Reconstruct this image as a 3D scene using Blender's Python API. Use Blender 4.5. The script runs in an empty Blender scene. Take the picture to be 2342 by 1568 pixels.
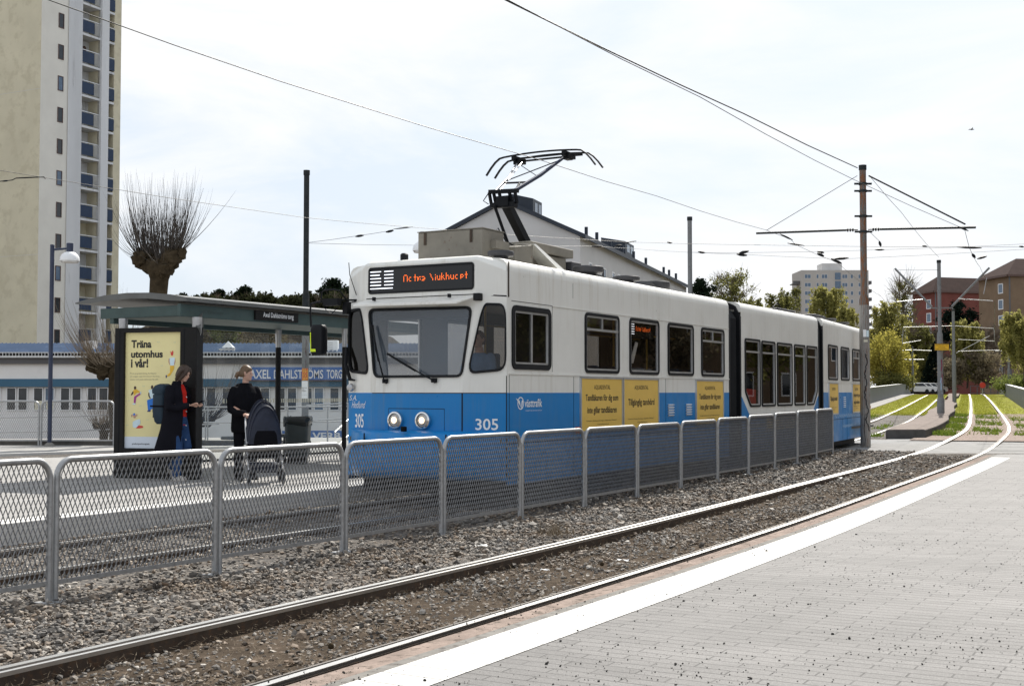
import bpy, bmesh, math, random
import numpy as np
from math import sin, cos, pi, radians, sqrt
from mathutils import Vector, Matrix
from mathutils.geometry import tessellate_polygon
random.seed(7); rng = np.random.default_rng(11)
scene = bpy.context.scene
COL = scene.collection

# ------------------------------------------------------------------ camera
F_PX, YH, CX, CY, EYE = 2850.0, 896.0, 1170.5, 784.0, 1.5
PITCH = math.atan((YH - CY) / F_PX)
cam_d = bpy.data.cameras.new("camera"); cam = bpy.data.objects.new("camera", cam_d); COL.objects.link(cam)
cam.location = (0, 0, EYE); cam.rotation_euler = (pi / 2 + PITCH, 0, 0)
cam_d.sensor_width = 36; cam_d.lens = F_PX / 2341 * 36; cam_d.clip_end = 3000; cam_d.clip_start = .05
scene.camera = cam

# ------------------------------------------------------------------ light
SUN_AZ, SUN_EL = radians(19), radians(45)          # azimuth measured from +Y towards +X
world = bpy.data.worlds.new("World"); scene.world = world; world.use_nodes = True
wn, wl = world.node_tree.nodes, world.node_tree.links
wn.clear()
w_out = wn.new('ShaderNodeOutputWorld'); w_bg = wn.new('ShaderNodeBackground'); w_bg.inputs['Strength'].default_value = .086
sky = wn.new('ShaderNodeTexSky'); sky.sky_type = 'NISHITA'; sky.sun_disc = False
sky.sun_elevation = SUN_EL; sky.sun_rotation = SUN_AZ; sky.dust_density = 2.5; sky.air_density = 1.0
tc = wn.new('ShaderNodeTexCoord'); mp = wn.new('ShaderNodeMapping'); mp.inputs['Scale'].default_value = (1.0, 1.0, 3.2)
mp.inputs['Rotation'].default_value = (0, radians(8), radians(30))
nz = wn.new('ShaderNodeTexNoise'); nz.inputs['Scale'].default_value = 2.6; nz.inputs['Detail'].default_value = 9; nz.inputs['Roughness'].default_value = .58
nz.inputs['Distortion'].default_value = .5
rp = wn.new('ShaderNodeValToRGB'); rp.color_ramp.elements[0].position = .41; rp.color_ramp.elements[0].color = (.08, .08, .08, 1)
rp.color_ramp.elements[1].position = .61; rp.color_ramp.elements[1].color = (1, 1, 1, 1)
mx = wn.new('ShaderNodeMix'); mx.data_type = 'RGBA'
mx.inputs[7].default_value = (8.2, 8.25, 8.35, 1)
thin = wn.new('ShaderNodeMix'); thin.data_type = 'RGBA'; thin.inputs[0].default_value = .78; thin.inputs[7].default_value = (6.1, 6.95, 8.0, 1)      # thin veil over the blue
wl.new(tc.outputs['Generated'], mp.inputs['Vector']); wl.new(mp.outputs[0], nz.inputs['Vector'])
wl.new(nz.outputs['Fac'], rp.inputs['Fac']); wl.new(rp.outputs['Color'], mx.inputs[0])
wl.new(sky.outputs[0], thin.inputs[6]); wl.new(thin.outputs[2], mx.inputs[6]); wl.new(mx.outputs[2], w_bg.inputs['Color']); wl.new(w_bg.outputs[0], w_out.inputs[0])
sun_d = bpy.data.lights.new("sun", 'SUN'); sun_d.energy = 5.0; sun_d.angle = radians(.53); sun_d.color = (1, .955, .88)
sun = bpy.data.objects.new("sun", sun_d); COL.objects.link(sun)
sdir = Vector((sin(SUN_AZ) * cos(SUN_EL), cos(SUN_AZ) * cos(SUN_EL), sin(SUN_EL)))
sun.rotation_euler = (-sdir).to_track_quat('-Z', 'Y').to_euler(); sun.location = (30, 60, 80)
vs = scene.view_settings; vs.view_transform = 'Standard'; vs.look = 'None'; vs.exposure = .55; vs.gamma = 1

# ------------------------------------------------------------------ layout helpers
def ray(x, y):
    a = (x - CX) / F_PX; b = (CY - y) / F_PX
    return Vector((a, cos(PITCH) - b * sin(PITCH), sin(PITCH) + b * cos(PITCH)))
def at(x, y, Y):                                      # point seen at (x, y) that stands Y metres ahead
    d = ray(x, y); return Vector((d.x, d.y, d.z)) * (Y / d.y) + Vector((0, 0, EYE))
def gnd(x, y, z=0.):
    d = ray(x, y); return Vector((d.x, d.y, d.z)) * ((z - EYE) / d.z) + Vector((0, 0, EYE))
def zt(Y): return .0121 * max(0, min(Y, 135) - 33)    # the line climbs gently beyond the crossing

# ------------------------------------------------------------------ object helpers
RM = {}
def tag(o, label=None, cat=None, group=None, kind=None):
    if label: o['label'] = label
    if cat: o['category'] = cat
    if group: o['group'] = group
    if kind: o['kind'] = kind
    return o
def thing(name, label, cat, loc=(0, 0, 0), rz=0, group=None):
    o = bpy.data.objects.new(name, None); COL.objects.link(o); o.empty_display_size = .2
    o.location = loc; o.rotation_euler = (0, 0, rz)
    RM[o] = Matrix.Translation(Vector(loc)) @ Matrix.Rotation(rz, 4, 'Z')
    return tag(o, label, cat, group)
def copy_tree(o, parent=None):
    c = o.copy(); COL.objects.link(c); c.parent = parent
    for ch in o.children: copy_tree(ch, c)
    return c

class MB:
    def __init__(s): s.v = []; s.f = []; s.m = []
    def add(s, vs, fs, m=0):
        b = len(s.v); s.v += [tuple(p) for p in vs]; s.f += [tuple(i + b for i in f) for f in fs]; s.m += [m] * len(fs); return s
    def quad(s, a, b, c, d, m=0): return s.add([a, b, c, d], [(0, 1, 2, 3)], m)
    def poly(s, pts, m=0): return s.add(pts, [tuple(range(len(pts)))], m)
    def box(s, x0, x1, y0, y1, z0, z1, M=None, m=0):
        P = [Vector((x, y, z)) for z in (z0, z1) for x, y in ((x0, y0), (x1, y0), (x1, y1), (x0, y1))]
        if M is not None: P = [M @ p for p in P]
        return s.add(P, [(3, 2, 1, 0), (4, 5, 6, 7), (0, 1, 5, 4), (1, 2, 6, 5), (2, 3, 7, 6), (3, 0, 4, 7)], m)
    def bar(s, p0, p1, w, h, up=(0, 0, 1), m=0):
        p0, p1 = Vector(p0), Vector(p1); d = (p1 - p0); L = d.length; d /= L
        u = Vector(up)
        if abs(d.dot(u)) > .98: u = Vector((0, 1, 0))
        r = d.cross(u).normalized(); u = r.cross(d)
        M = Matrix((( r.x, d.x, u.x, p0.x), (r.y, d.y, u.y, p0.y), (r.z, d.z, u.z, p0.z), (0, 0, 0, 1)))
        return s.box(-w / 2, w / 2, 0, L, -h / 2, h / 2, M, m)
    def tube(s, pts, r, n=8, cap=True, m=0, closed=False):
        pts = [Vector(p) for p in pts]; N = len(pts)
        rs = r if isinstance(r, (list, tuple)) else [r] * N
        V = []; ref = None
        for i, p in enumerate(pts):
            a = pts[(i - 1) % N] if (i > 0 or closed) else p; b = pts[(i + 1) % N] if (i < N - 1 or closed) else p
            d = (b - a).normalized()
            if ref is None: ref = Vector((0, 0, 1)) if abs(d.z) < .9 else Vector((1, 0, 0))
            x = ref - d * ref.dot(d)
            if x.length < 1e-4: x = Vector((1, 0, 0)).cross(d)
            x.normalize(); y = d.cross(x); ref = x
            V += [p + (x * cos(2 * pi * k / n) + y * sin(2 * pi * k / n)) * rs[i] for k in range(n)]
        Fc = [(i * n + k, i * n + (k + 1) % n, ((i + 1) % N) * n + (k + 1) % n, ((i + 1) % N) * n + k) for i in range(N if closed else N - 1) for k in range(n)]
        if cap and not closed: Fc += [tuple(reversed(range(n))), tuple((N - 1) * n + k for k in range(n))]
        return s.add(V, Fc, m)
    def lathe(s, prof, n=16, M=None, m=0):
        V = [Vector((r * cos(2 * pi * k / n), r * sin(2 * pi * k / n), z)) for r, z in prof for k in range(n)]
        if M is not None: V = [M @ p for p in V]
        N = len(prof); Fc = [(i * n + k, i * n + (k + 1) % n, (i + 1) * n + (k + 1) % n, (i + 1) * n + k) for i in range(N - 1) for k in range(n)]
        Fc += [tuple(reversed(range(n))), tuple((N - 1) * n + k for k in range(n))]
        return s.add(V, Fc, m)
    def loft(s, rings, cap=True, m=0):
        n = len(rings[0]); V = [p for r in rings for p in r]
        Fc = [(i * n + k, i * n + (k + 1) % n, (i + 1) * n + (k + 1) % n, (i + 1) * n + k) for i in range(len(rings) - 1) for k in range(n)]
        if cap: Fc += [tuple(reversed(range(n))), tuple((len(rings) - 1) * n + k for k in range(n))]
        return s.add(V, Fc, m)
    def plate(s, outer, holes, fm, m=0, flip=False):   # flat sheet with openings, mapped to 3-D by fm(a, b)
        loops = [[Vector((a, b, 0)) for a, b in L] for L in [outer] + holes]
        tri = tessellate_polygon(loops); P = [p for L in loops for p in L]
        return s.add([fm(p.x, p.y) for p in P], [t[::-1] if flip else t for t in tri], m)
    def prism(s, poly, fm, d0, d1, m=0):               # polygon with depth, fm(a, b, d)
        n = len(poly); V = [fm(a, b, d0) for a, b in poly] + [fm(a, b, d1) for a, b in poly]
        return s.add(V, [tuple(range(n)), tuple(range(2 * n - 1, n - 1, -1))] + [(i, i + n, (i + 1) % n + n, (i + 1) % n) for i in range(n)], m)
    def ring(s, outer, inner, fm, d0, d1, m=0):        # frame between two outlines of equal length
        n = len(outer); V = []
        for d in (d0, d1): V += [fm(a, b, d) for a, b in outer] + [fm(a, b, d) for a, b in inner]
        Fc = []
        for i in range(n):
            j = (i + 1) % n
            Fc += [(2 * n + i, 2 * n + j, 3 * n + j, 3 * n + i), (i, j, 2 * n + j, 2 * n + i), (n + i, 3 * n + i, 3 * n + j, n + j), (i, n + i, n + j, j)]
        return s.add(V, Fc, m)
    def sweep(s, prof, path, m=0):                     # prof (offset to the right, height), path of 3-D points
        R = []
        for i, p in enumerate(path):
            a = path[max(i - 1, 0)]; b = path[min(i + 1, len(path) - 1)]; d = (b - a); d.z = 0; d.normalize(); r = Vector((d.y, -d.x, 0))
            R.append([p + r * o + Vector((0, 0, z)) for o, z in prof])
        return s.loft(R, True, m)
    def build(s, name, mats, parent=None, smooth=38, bevel=0, w=False, recalc=True):
        me = bpy.data.meshes.new(name); V = s.v
        if parent is not None and w:
            Mi = RM[parent].inverted(); V = [tuple(Mi @ Vector(p)) for p in V]
        me.from_pydata(V, [], s.f)
        for mm in (mats if isinstance(mats, (list, tuple)) else [mats]): me.materials.append(mm)
        me.polygons.foreach_set('material_index', s.m)
        if recalc:
            bm = bmesh.new(); bm.from_mesh(me); bmesh.ops.remove_doubles(bm, verts=bm.verts, dist=1e-5)
            bmesh.ops.recalc_face_normals(bm, faces=bm.faces); bm.to_mesh(me); bm.free()
        if smooth:
            me.polygons.foreach_set('use_smooth', [True] * len(me.polygons)); me.set_sharp_from_angle(angle=radians(smooth))
        me.update()
        o = bpy.data.objects.new(name, me); COL.objects.link(o)
        if parent is not None: o.parent = parent; RM[o] = RM[parent]
        if bevel:
            b = o.modifiers.new('edge', 'BEVEL'); b.width = bevel; b.segments = 2; b.limit_method = 'ANGLE'; b.angle_limit = radians(40)
        return o

def np_mesh(name, V, Fq, mat, parent=None, smooth=False):
    """V (n,3) float, Fq (m,k) int -> one object, fast."""
    me = bpy.data.meshes.new(name); n, k = Fq.shape
    me.vertices.add(len(V)); me.vertices.foreach_set('co', np.ascontiguousarray(V, dtype=np.float32).ravel())
    me.loops.add(n * k); me.loops.foreach_set('vertex_index', np.ascontiguousarray(Fq, dtype=np.int32).ravel())
    me.polygons.add(n); me.polygons.foreach_set('loop_start', np.arange(n, dtype=np.int32) * k)
    me.polygons.foreach_set('use_smooth', np.full(n, smooth)); me.materials.append(mat); me.update(calc_edges=True); me.validate()
    o = bpy.data.objects.new(name, me); COL.objects.link(o)
    if parent is not None: o.parent = parent; RM[o] = RM[parent]
    return o

def rrect(x0, x1, y0, y1, r, n=5):
    P = []
    for cx, cy, a0 in ((x1 - r, y1 - r, 0), (x0 + r, y1 - r, 90), (x0 + r, y0 + r, 180), (x1 - r, y0 + r, 270)):
        for k in range(n + 1):
            a = radians(a0 + 90 * k / n); P.append((cx + r * cos(a), cy + r * sin(a)))
    return P
def rpoly(pts, r, n=4):                                # rounded corner polygon
    out = []; N = len(pts)
    for i in range(N):
        p = Vector(pts[i]).to_2d() if len(pts[i]) > 2 else Vector(pts[i]); a = Vector(pts[i - 1]); b = Vector(pts[(i + 1) % N])
        da = (a - p); db = (b - p); q = min(r, da.length * .45, db.length * .45); A = p + da.normalized() * q; B = p + db.normalized() * q
        for k in range(n + 1):
            t = k / n; out.append(tuple(A * (1 - t) ** 2 + p * 2 * t * (1 - t) + B * t * t))
    return out
def inset(pts, d):
    out = []; N = len(pts)
    area = sum(pts[i - 1][0] * pts[i][1] - pts[i][0] * pts[i - 1][1] for i in range(N)); sg = 1 if area > 0 else -1
    for i in range(N):
        a, p, b = Vector(pts[i - 1]), Vector(pts[i]), Vector(pts[(i + 1) % N])
        d1 = (p - a).normalized(); d2 = (b - p).normalized(); n1 = Vector((-d1.y, d1.x)) * sg; n2 = Vector((-d2.y, d2.x)) * sg
        nn = n1 + n2
        nn = n1 if nn.length < 1e-3 else nn / max(.35, nn.length_squared / 2)
        out.append(tuple(p + nn * d))
    return out

def glyphs(mb, txt, fm, x0, x1, y0, y1, bold=0., m=0, depth=.0):
    """lettering fitted to the box x0..x1, y0..y1 and mapped to 3-D by fm(a, b)"""
    cu = bpy.data.curves.new('t', 'FONT'); cu.body = txt; cu.offset = bold; cu.resolution_u = 3
    o = bpy.data.objects.new('t', cu); COL.objects.link(o)
    dg = bpy.context.evaluated_depsgraph_get(); me = bpy.data.meshes.new_from_object(o.evaluated_get(dg))
    P = [v.co.copy() for v in me.vertices]; Fs = [tuple(p.vertices) for p in me.polygons]
    bpy.data.objects.remove(o); bpy.data.curves.remove(cu); bpy.data.meshes.remove(me)
    if not P: return mb
    ax = min(p.x for p in P); bx = max(p.x for p in P); ay = min(p.y for p in P); by = max(p.y for p in P)
    return mb.add([fm(x0 + (p.x - ax) / (bx - ax) * (x1 - x0), y0 + (p.y - ay) / (by - ay) * (y1 - y0)) for p in P], Fs, m)

# ------------------------------------------------------------------ materials
def new_mat(name):
    m = bpy.data.materials.new(name); m.use_nodes = True; nt = m.node_tree; return m, nt.nodes, nt.links, nt.nodes['Principled BSDF']
def coords(N, L, scale=(1, 1, 1), rot=0, kind='Object'):
    t = N.new('ShaderNodeTexCoord'); p = N.new('ShaderNodeMapping'); p.inputs['Scale'].default_value = scale; p.inputs['Rotation'].default_value = (0, 0, rot)
    L.new(t.outputs[kind], p.inputs['Vector']); return p.outputs[0]
def noise(N, L, vec, scale, detail=6, rough=.6):
    n = N.new('ShaderNodeTexNoise'); n.inputs['Scale'].default_value = scale; n.inputs['Detail'].default_value = detail; n.inputs['Roughness'].default_value = rough
    L.new(vec, n.inputs['Vector']); return n.outputs['Fac']
def ramp(N, L, fac, stops):
    r = N.new('ShaderNodeValToRGB'); e = r.color_ramp.elements
    while len(e) < len(stops): e.new(.5)
    for i, (p, c) in enumerate(stops): e[i].position = p; e[i].color = (c[0], c[1], c[2], 1)
    L.new(fac, r.inputs['Fac']); return r.outputs['Color']
def mixc(N, L, fac, a, b, mode='MIX'):
    m = N.new('ShaderNodeMix'); m.data_type = 'RGBA'; m.blend_type = mode
    if hasattr(fac, 'links'): L.new(fac, m.inputs[0])
    else: m.inputs[0].default_value = fac
    for s, v in ((6, a), (7, b)):
        if hasattr(v, 'links'): L.new(v, m.inputs[s])
        else: m.inputs[s].default_value = (v[0], v[1], v[2], 1)
    return m.outputs[2]
def bumpn(N, L, h, strength, dist, base=None):
    b = N.new('ShaderNodeBump'); b.inputs['Strength'].default_value = strength; b.inputs['Distance'].default_value = dist
    L.new(h, b.inputs['Height'])
    if base is not None: L.new(base, b.inputs['Normal'])
    return b.outputs[0]
def mat(name, c, rough=.6, metal=0., var=.12, scale=5., c2=None, spot=(.52, .68), bump=0., bscale=60., stretch=(1, 1, 1), spec=.5, coat=0.):
    m, N, L, P = new_mat(name); v = coords(N, L, stretch)
    f = noise(N, L, v, scale); lo = [x * (1 - var) for x in c]; hi = [min(1, x * (1 + var)) for x in c]
    colr = ramp(N, L, f, [(.3, lo), (.7, hi)])
    if c2 is not None:
        g = noise(N, L, v, scale * 2.7, 8, .65); k = ramp(N, L, g, [(spot[0], (0, 0, 0)), (spot[1], (1, 1, 1))]); colr = mixc(N, L, k, colr, c2)
    L.new(colr, P.inputs['Base Color']); P.inputs['Roughness'].default_value = rough; P.inputs['Metallic'].default_value = metal
    P.inputs['Specular IOR Level'].default_value = spec * (.06 if rough > .75 else .8); P.inputs['Coat Weight'].default_value = coat; P.inputs['Coat Roughness'].default_value = .12
    if bump: L.new(bumpn(N, L, noise(N, L, coords(N, L), bscale, 5), bump, .01), P.inputs['Normal'])
    return m
def grimy(name, c, streak, rough, coat, spec=.5):
    """painted metal with vertical run-off streaks, faint scuffs and uneven gloss"""
    m, N, L, P = new_mat(name); v = coords(N, L); vs_ = coords(N, L, (1, 1, .06))
    base = ramp(N, L, noise(N, L, v, 1.4, 5), [(.3, [x * .95 for x in c]), (.7, [min(1, x * 1.04) for x in c])])
    s = ramp(N, L, noise(N, L, vs_, 9, 7, .7), [(.50, (0, 0, 0)), (.74, (1, 1, 1))]); patch = ramp(N, L, noise(N, L, v, .8, 4), [(.38, (0, 0, 0)), (.62, (1, 1, 1))])
    k = mixc(N, L, 1., s, patch, 'MULTIPLY'); base = mixc(N, L, k, base, streak)
    sc = ramp(N, L, noise(N, L, v, 26, 8, .75), [(.66, (0, 0, 0)), (.74, (.45, .45, .45))]); base = mixc(N, L, sc, base, [x * .8 + .05 for x in streak])
    L.new(base, P.inputs['Base Color']); L.new(ramp(N, L, noise(N, L, v, 3, 6), [(.3, [rough * .8] * 3), (.7, [min(1, rough * 1.4)] * 3)]), P.inputs['Roughness'])
    P.inputs['Coat Weight'].default_value = coat; P.inputs['Specular IOR Level'].default_value = spec
    L.new(bumpn(N, L, noise(N, L, v, 1.7, 2), .12, .03), P.inputs['Normal']); return m
def emit(name, c, s=1.):
    m, N, L, P = new_mat(name); P.inputs['Base Color'].default_value = (*[x * .3 for x in c], 1); P.inputs['Emission Color'].default_value = (*c, 1); P.inputs['Emission Strength'].default_value = s; return m
def glass(name, tint, dirt=.0, dcol=(.3, .32, .34), ior=1.5, rough=.0):
    m = bpy.data.materials.new(name); m.use_nodes = True; N, L = m.node_tree.nodes, m.node_tree.links; N.clear()
    out = N.new('ShaderNodeOutputMaterial'); tr = N.new('ShaderNodeBsdfTransparent'); tr.inputs[0].default_value = (*tint, 1)
    gl = N.new('ShaderNodeBsdfGlossy'); gl.inputs['Roughness'].default_value = rough; gl.inputs[0].default_value = (1, 1, 1, 1)
    lw = N.new('ShaderNodeLayerWeight'); lw.inputs[0].default_value = .5; pw = N.new('ShaderNodeMath'); pw.operation = 'POWER'; pw.inputs[1].default_value = 5
    ma_ = N.new('ShaderNodeMath'); ma_.operation = 'MULTIPLY_ADD'; r0 = ((ior - 1) / (ior + 1)) ** 2; ma_.inputs[1].default_value = 1 - r0; ma_.inputs[2].default_value = r0 * 1.6
    L.new(lw.outputs['Facing'], pw.inputs[0]); L.new(pw.outputs[0], ma_.inputs[0]); a = N.new('ShaderNodeMixShader')
    L.new(ma_.outputs[0], a.inputs[0]); L.new(tr.outputs[0], a.inputs[1]); L.new(gl.outputs[0], a.inputs[2]); res = a.outputs[0]
    if dirt:  # diffuse layer: dirt, and on the windscreen also painted sky reflection
        df = N.new('ShaderNodeBsdfDiffuse'); df.inputs[0].default_value = (*dcol, 1); b = N.new('ShaderNodeMixShader')
        v = coords(N, L); f = noise(N, L, v, 1.6, 5, .6); k = ramp(N, L, f, [(.3, [dirt * .8] * 3), (.7, [min(1, dirt * 1.2)] * 3)])
        L.new(k, b.inputs[0]); L.new(res, b.inputs[1]); L.new(df.outputs[0], b.inputs[2]); res = b.outputs[0]
    L.new(res, out.inputs[0]); return m
def leaf_mat(name, c1, c2, trans=.45, scale=1.2):
    m = bpy.data.materials.new(name); m.use_nodes = True; N, L = m.node_tree.nodes, m.node_tree.links; N.clear()
    out = N.new('ShaderNodeOutputMaterial'); g = N.new('ShaderNodeNewGeometry')
    colr = ramp(N, L, g.outputs['Random Per Island'], [(0, c1), (1, c2)])
    v = coords(N, L); f = noise(N, L, v, scale * .3, 3); colr = mixc(N, L, f, colr, [x * .55 for x in c1], 'MIX')
    d = N.new('ShaderNodeBsdfDiffuse'); t = N.new('ShaderNodeBsdfTranslucent'); a = N.new('ShaderNodeMixShader'); a.inputs[0].default_value = trans
    L.new(colr, d.inputs[0]); L.new(colr, t.inputs[0]); L.new(d.outputs[0], a.inputs[1]); L.new(t.outputs[0], a.inputs[2]); L.new(a.outputs[0], out.inputs[0]); return m

M = {}
M['cream'] = grimy('cream_paint', (.77, .76, .715), (.55, .51, .43), .34, .12)
M['blue'] = grimy('blue_paint', (.005, .19, .50), (.06, .19, .38), .34, .08, .3)
M['rubber'] = mat('black_rubber', (.012, .013, .015), .6, 0, .2, spec=.25)
M['black'] = mat('black_metal', (.007, .008, .010), .55, 0, .25, spec=.2)
M['alu'] = mat('aluminium_trim', (.55, .56, .57), .35, .7, .1)
M['galv'] = mat('galvanised_steel', (.37, .375, .38), .42, .55, .16, 14, c2=(.24, .235, .23), spot=(.55, .72))
M['galvmesh'] = mat('galvanised_mesh', (.20, .203, .21), .5, .4, .2, 9, c2=(.2, .2, .2))
M['roofgrey'] = mat('tan_roof_box', (.20, .185, .155), .6, .1, .15, 4, c2=(.12, .07, .04), spot=(.62, .74))
M['roofdark'] = mat('dark_roof_unit', (.045, .045, .05), .55, .1, .2)
M['inner'] = mat('tram_interior', (.085, .08, .074), .6, 0, .1)
M['seat'] = mat('seat_fabric', (.03, .055, .10), .9, 0, .3, 20)
M['yellow_ad'] = mat('advert_yellow', (.74, .49, .105), .45, 0, .05, 3)
M['ink'] = mat('print_black', (.02, .02, .022), .6, 0, .05)
M['greyink'] = mat('print_grey', (.30, .29, .22), .6, 0, .05)
M['white'] = mat('white_print', (.82, .83, .84), .5, 0, .02)
M['glass'] = glass('tinted_window', (.56, .54, .51), .0, ior=1.3)
M['wind'] = glass('windscreen', (.80, .82, .84), .17, (.36, .44, .54))  # blue-grey diffuse layer paints in the reflected sky, along with some dirt
M['clear'] = glass('shelter_glass', (.86, .89, .88), .07, (.5, .52, .52), 1.3)
M['pane'] = mat('window_pane', (.025, .03, .035), .06, 0, .3, 2, spec=.6)
M['bluepane'] = mat('blue_window_pane', (.10, .15, .22), .1, 0, .2, 3)
M['led_w'] = emit('white_led', (.85, .9, 1), 1.3)
M['led_o'] = emit('orange_led', (1, .16, .02), 1.6)
M['lamp_w'] = emit('headlamp_bulb', (1, .72, .45), 2.2)
M['chrome'] = mat('chrome', (.75, .74, .72), .12, 1, .05)
M['lens'] = mat('lamp_lens', (.42, .40, .37), .1, .35, .3, 30)
M['orange'] = mat('orange_lens', (.5, .12, .03), .25)
M['steel'] = mat('polished_rail', (.60, .59, .57), .36, 1., .08, 3, stretch=(1, 1, 1))
M['rust'] = mat('rusty_rail_side', (.055, .040, .030), .75, .2, .3, 8, c2=(.10, .055, .03))
M['darkpole'] = mat('dark_steel_pole', (.022, .027, .029), .6, 0, .2, 4, c2=(.04, .04, .04), spec=.2)
M['greypole'] = mat('grey_steel_pole', (.175, .18, .182), .5, .2, .12, 4, c2=(.10, .10, .10), spot=(.58, .7))
M['rustpole'] = mat('rust_stained_pole', (.125, .12, .112), .65, .1, .2, 2.2, c2=(.19, .07, .022), spot=(.46, .58), stretch=(5, 5, .7))
M['rail_lip'] = mat('dull_rail_lip', (.16, .145, .13), .55, .5, .2, 5)
M['wire'] = mat('copper_wire', (.012, .012, .012), .5, .3, .1)
M['bluepost'] = mat('dark_blue_post', (.03, .04, .075), .4, .1, .15)
M['opal'] = mat('white_lamp_shade', (.78, .79, .80), .25, 0, .03)
M['teal'] = mat('green_shelter_beam', (.055, .085, .082), .5, 0, .12, 5, spec=.3)
M['shroof'] = mat('grey_shelter_roof', (.11, .113, .11), .5, .1, .15, 3, c2=(.11, .11, .10))
M['shdark'] = mat('shelter_dark_frame', (.013, .0125, .0125), .55, 0, .2, spec=.2)
M['satin'] = mat('satin_steel', (.42, .42, .43), .3, .8, .1)
M['poster'] = mat('poster_yellow', (.80, .71, .36), .5, 0, .02)
M['bluefoot'] = mat('poster_pale_blue', (.66, .72, .80), .5, 0, .02)
def flat(n, c, r=.6, **k): M[n] = mat(n, c, r, **k); return M[n]
for n, c in (('fig_skin', (.50, .28, .20)), ('fig_dark', (.07, .04, .03)), ('fig_red', (.6, .06, .05)), ('fig_blue', (.02, .17, .60)), ('fig_yellow', (.75, .45, .04)),
             ('fig_magenta', (.36, .04, .26)), ('fig_pale', (.60, .74, .80)), ('fig_navy', (.03, .04, .16)), ('fig_mark', (.50, .60, .48))): flat(n, c)
M['tree_bark'] = mat('grey_brown_bark', (.095, .08, .068), .9, 0, .3, 6, bump=.5, bscale=20)
M['pollard_bark'] = mat('pollard_bark', (.05, .038, .024), .95, 0, .4, 5, bump=1, bscale=14)
M['shoot'] = mat('willow_shoots', (.17, .13, .085), .5, 0, .3, 3)
M['shoot_dk'] = mat('dark_willow_shoots', (.060, .05, .042), .55, 0, .3, 3)
M['twig'] = mat('bare_twigs', (.15, .125, .10), .8, 0, .25, 1)
# ------------------------------------------------------------------ the line: two tracks curving away over the bridge
def spline(P, step=.4, sm=6):
    P = np.array(P, float); Q = [P[0]]
    for i in range(len(P) - 1):
        p0, p1, p2, p3 = P[max(i - 1, 0)], P[i], P[i + 1], P[min(i + 2, len(P) - 1)]
        n = max(2, int(np.linalg.norm(p2 - p1) / step))
        for k in range(1, n + 1):
            t = k / n; Q.append(.5 * (2 * p1 + (p2 - p0) * t + (2 * p0 - 5 * p1 + 4 * p2 - p3) * t * t + (-p0 + 3 * p1 - 3 * p2 + p3) * t ** 3))
    Q = np.array(Q)
    for _ in range(sm * 10):
        Q[1:-1] = .25 * Q[:-2] + .5 * Q[1:-1] + .25 * Q[2:]
    return Q
PA = spline([(-6.8, -.1), (-2.79, 6.87), (-1.48, 9.1), (1.34, 14.05), (4.5, 20.11), (8.6, 28.04), (11.1, 33.25), (14.3, 40.3), (17.4, 47.7), (24.6, 67), (37.1, 101), (46.2, 126), (60, 164)])
PL = spline([(-12.85, -4.6), (-6.7, 6.3), (-.57, 17.15), (2.5, 22.6), (5.55, 28), (8.75, 34.6), (12.0, 41.8), (17.0, 53.8), (21.4, 65.6), (27.2, 81.4), (38.6, 113), (56, 161)])
def normals(Q):
    d = np.gradient(Q, axis=0); d /= np.linalg.norm(d, axis=1)[:, None]; return np.stack([d[:, 1], -d[:, 0]], 1)
NA, NL = normals(PA), normals(PL)
def off(Q, N, o, z, y0=-1e9, y1=1e9):
    R = Q + N * o; return [Vector((x, y, z + zt(y))) for x, y in R if y0 <= y <= y1]
def strip(mb, Q, N, o0, o1, z0, z1, y0, y1, m=0):
    a = [i for i in range(len(Q)) if y0 <= Q[i][1] <= y1]
    L = [Vector((*(Q[i] + N[i] * o0), z0 + zt(Q[i][1]))) for i in a]; R = [Vector((*(Q[i] + N[i] * o1), z1 + zt(Q[i][1]))) for i in a]
    for i in range(len(a) - 1): mb.quad(L[i], R[i], R[i + 1], L[i + 1], m)
    return mb
def structure(o): return tag(o, kind='structure')
ROW = radians(-29.7)                                    # paving rows run square to the track

# ---- materials of the ground
def gravel_mat():
    m, N, L, P = new_mat('ballast_ground'); v = coords(N, L)
    vo = N.new('ShaderNodeTexVoronoi'); vo.inputs['Scale'].default_value = 24; L.new(v, vo.inputs['Vector'])
    c = ramp(N, L, vo.outputs['Color'], [(0, (.035, .03, .026)), (.45, (.11, .10, .09)), (.8, (.19, .17, .145)), (1, (.26, .24, .21))])
    big = ramp(N, L, noise(N, L, v, .9, 4), [(.4, (1, 1, 1)), (.65, (.55, .48, .42))]); c = mixc(N, L, 1., c, big, 'MULTIPLY')
    L.new(c, P.inputs['Base Color']); P.inputs['Roughness'].default_value = .9
    L.new(bumpn(N, L, vo.outputs['Distance'], 1., .05), P.inputs['Normal']); return m
def stone_mat():
    m, N, L, P = new_mat('ballast_stone'); g = N.new('ShaderNodeNewGeometry')
    c = ramp(N, L, g.outputs['Random Per Island'], [(0, (.06, .056, .052)), (.3, (.14, .13, .12)), (.55, (.23, .21, .185)), (.75, (.17, .125, .088)), (.9, (.31, .285, .25)), (1, (.46, .43, .39))])
    v = coords(N, L); brown = ramp(N, L, noise(N, L, v, 1.1, 4), [(.42, (1, 1, 1)), (.66, (.76, .64, .52))]); c = mixc(N, L, 1., c, brown, 'MULTIPLY')
    f = ramp(N, L, noise(N, L, v, 120, 4), [(.3, (.75, .75, .75)), (.7, (1.15, 1.15, 1.15))]); c = mixc(N, L, 1., c, f, 'MULTIPLY')
    L.new(c, P.inputs['Base Color']); P.inputs['Roughness'].default_value = .8; return m
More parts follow.
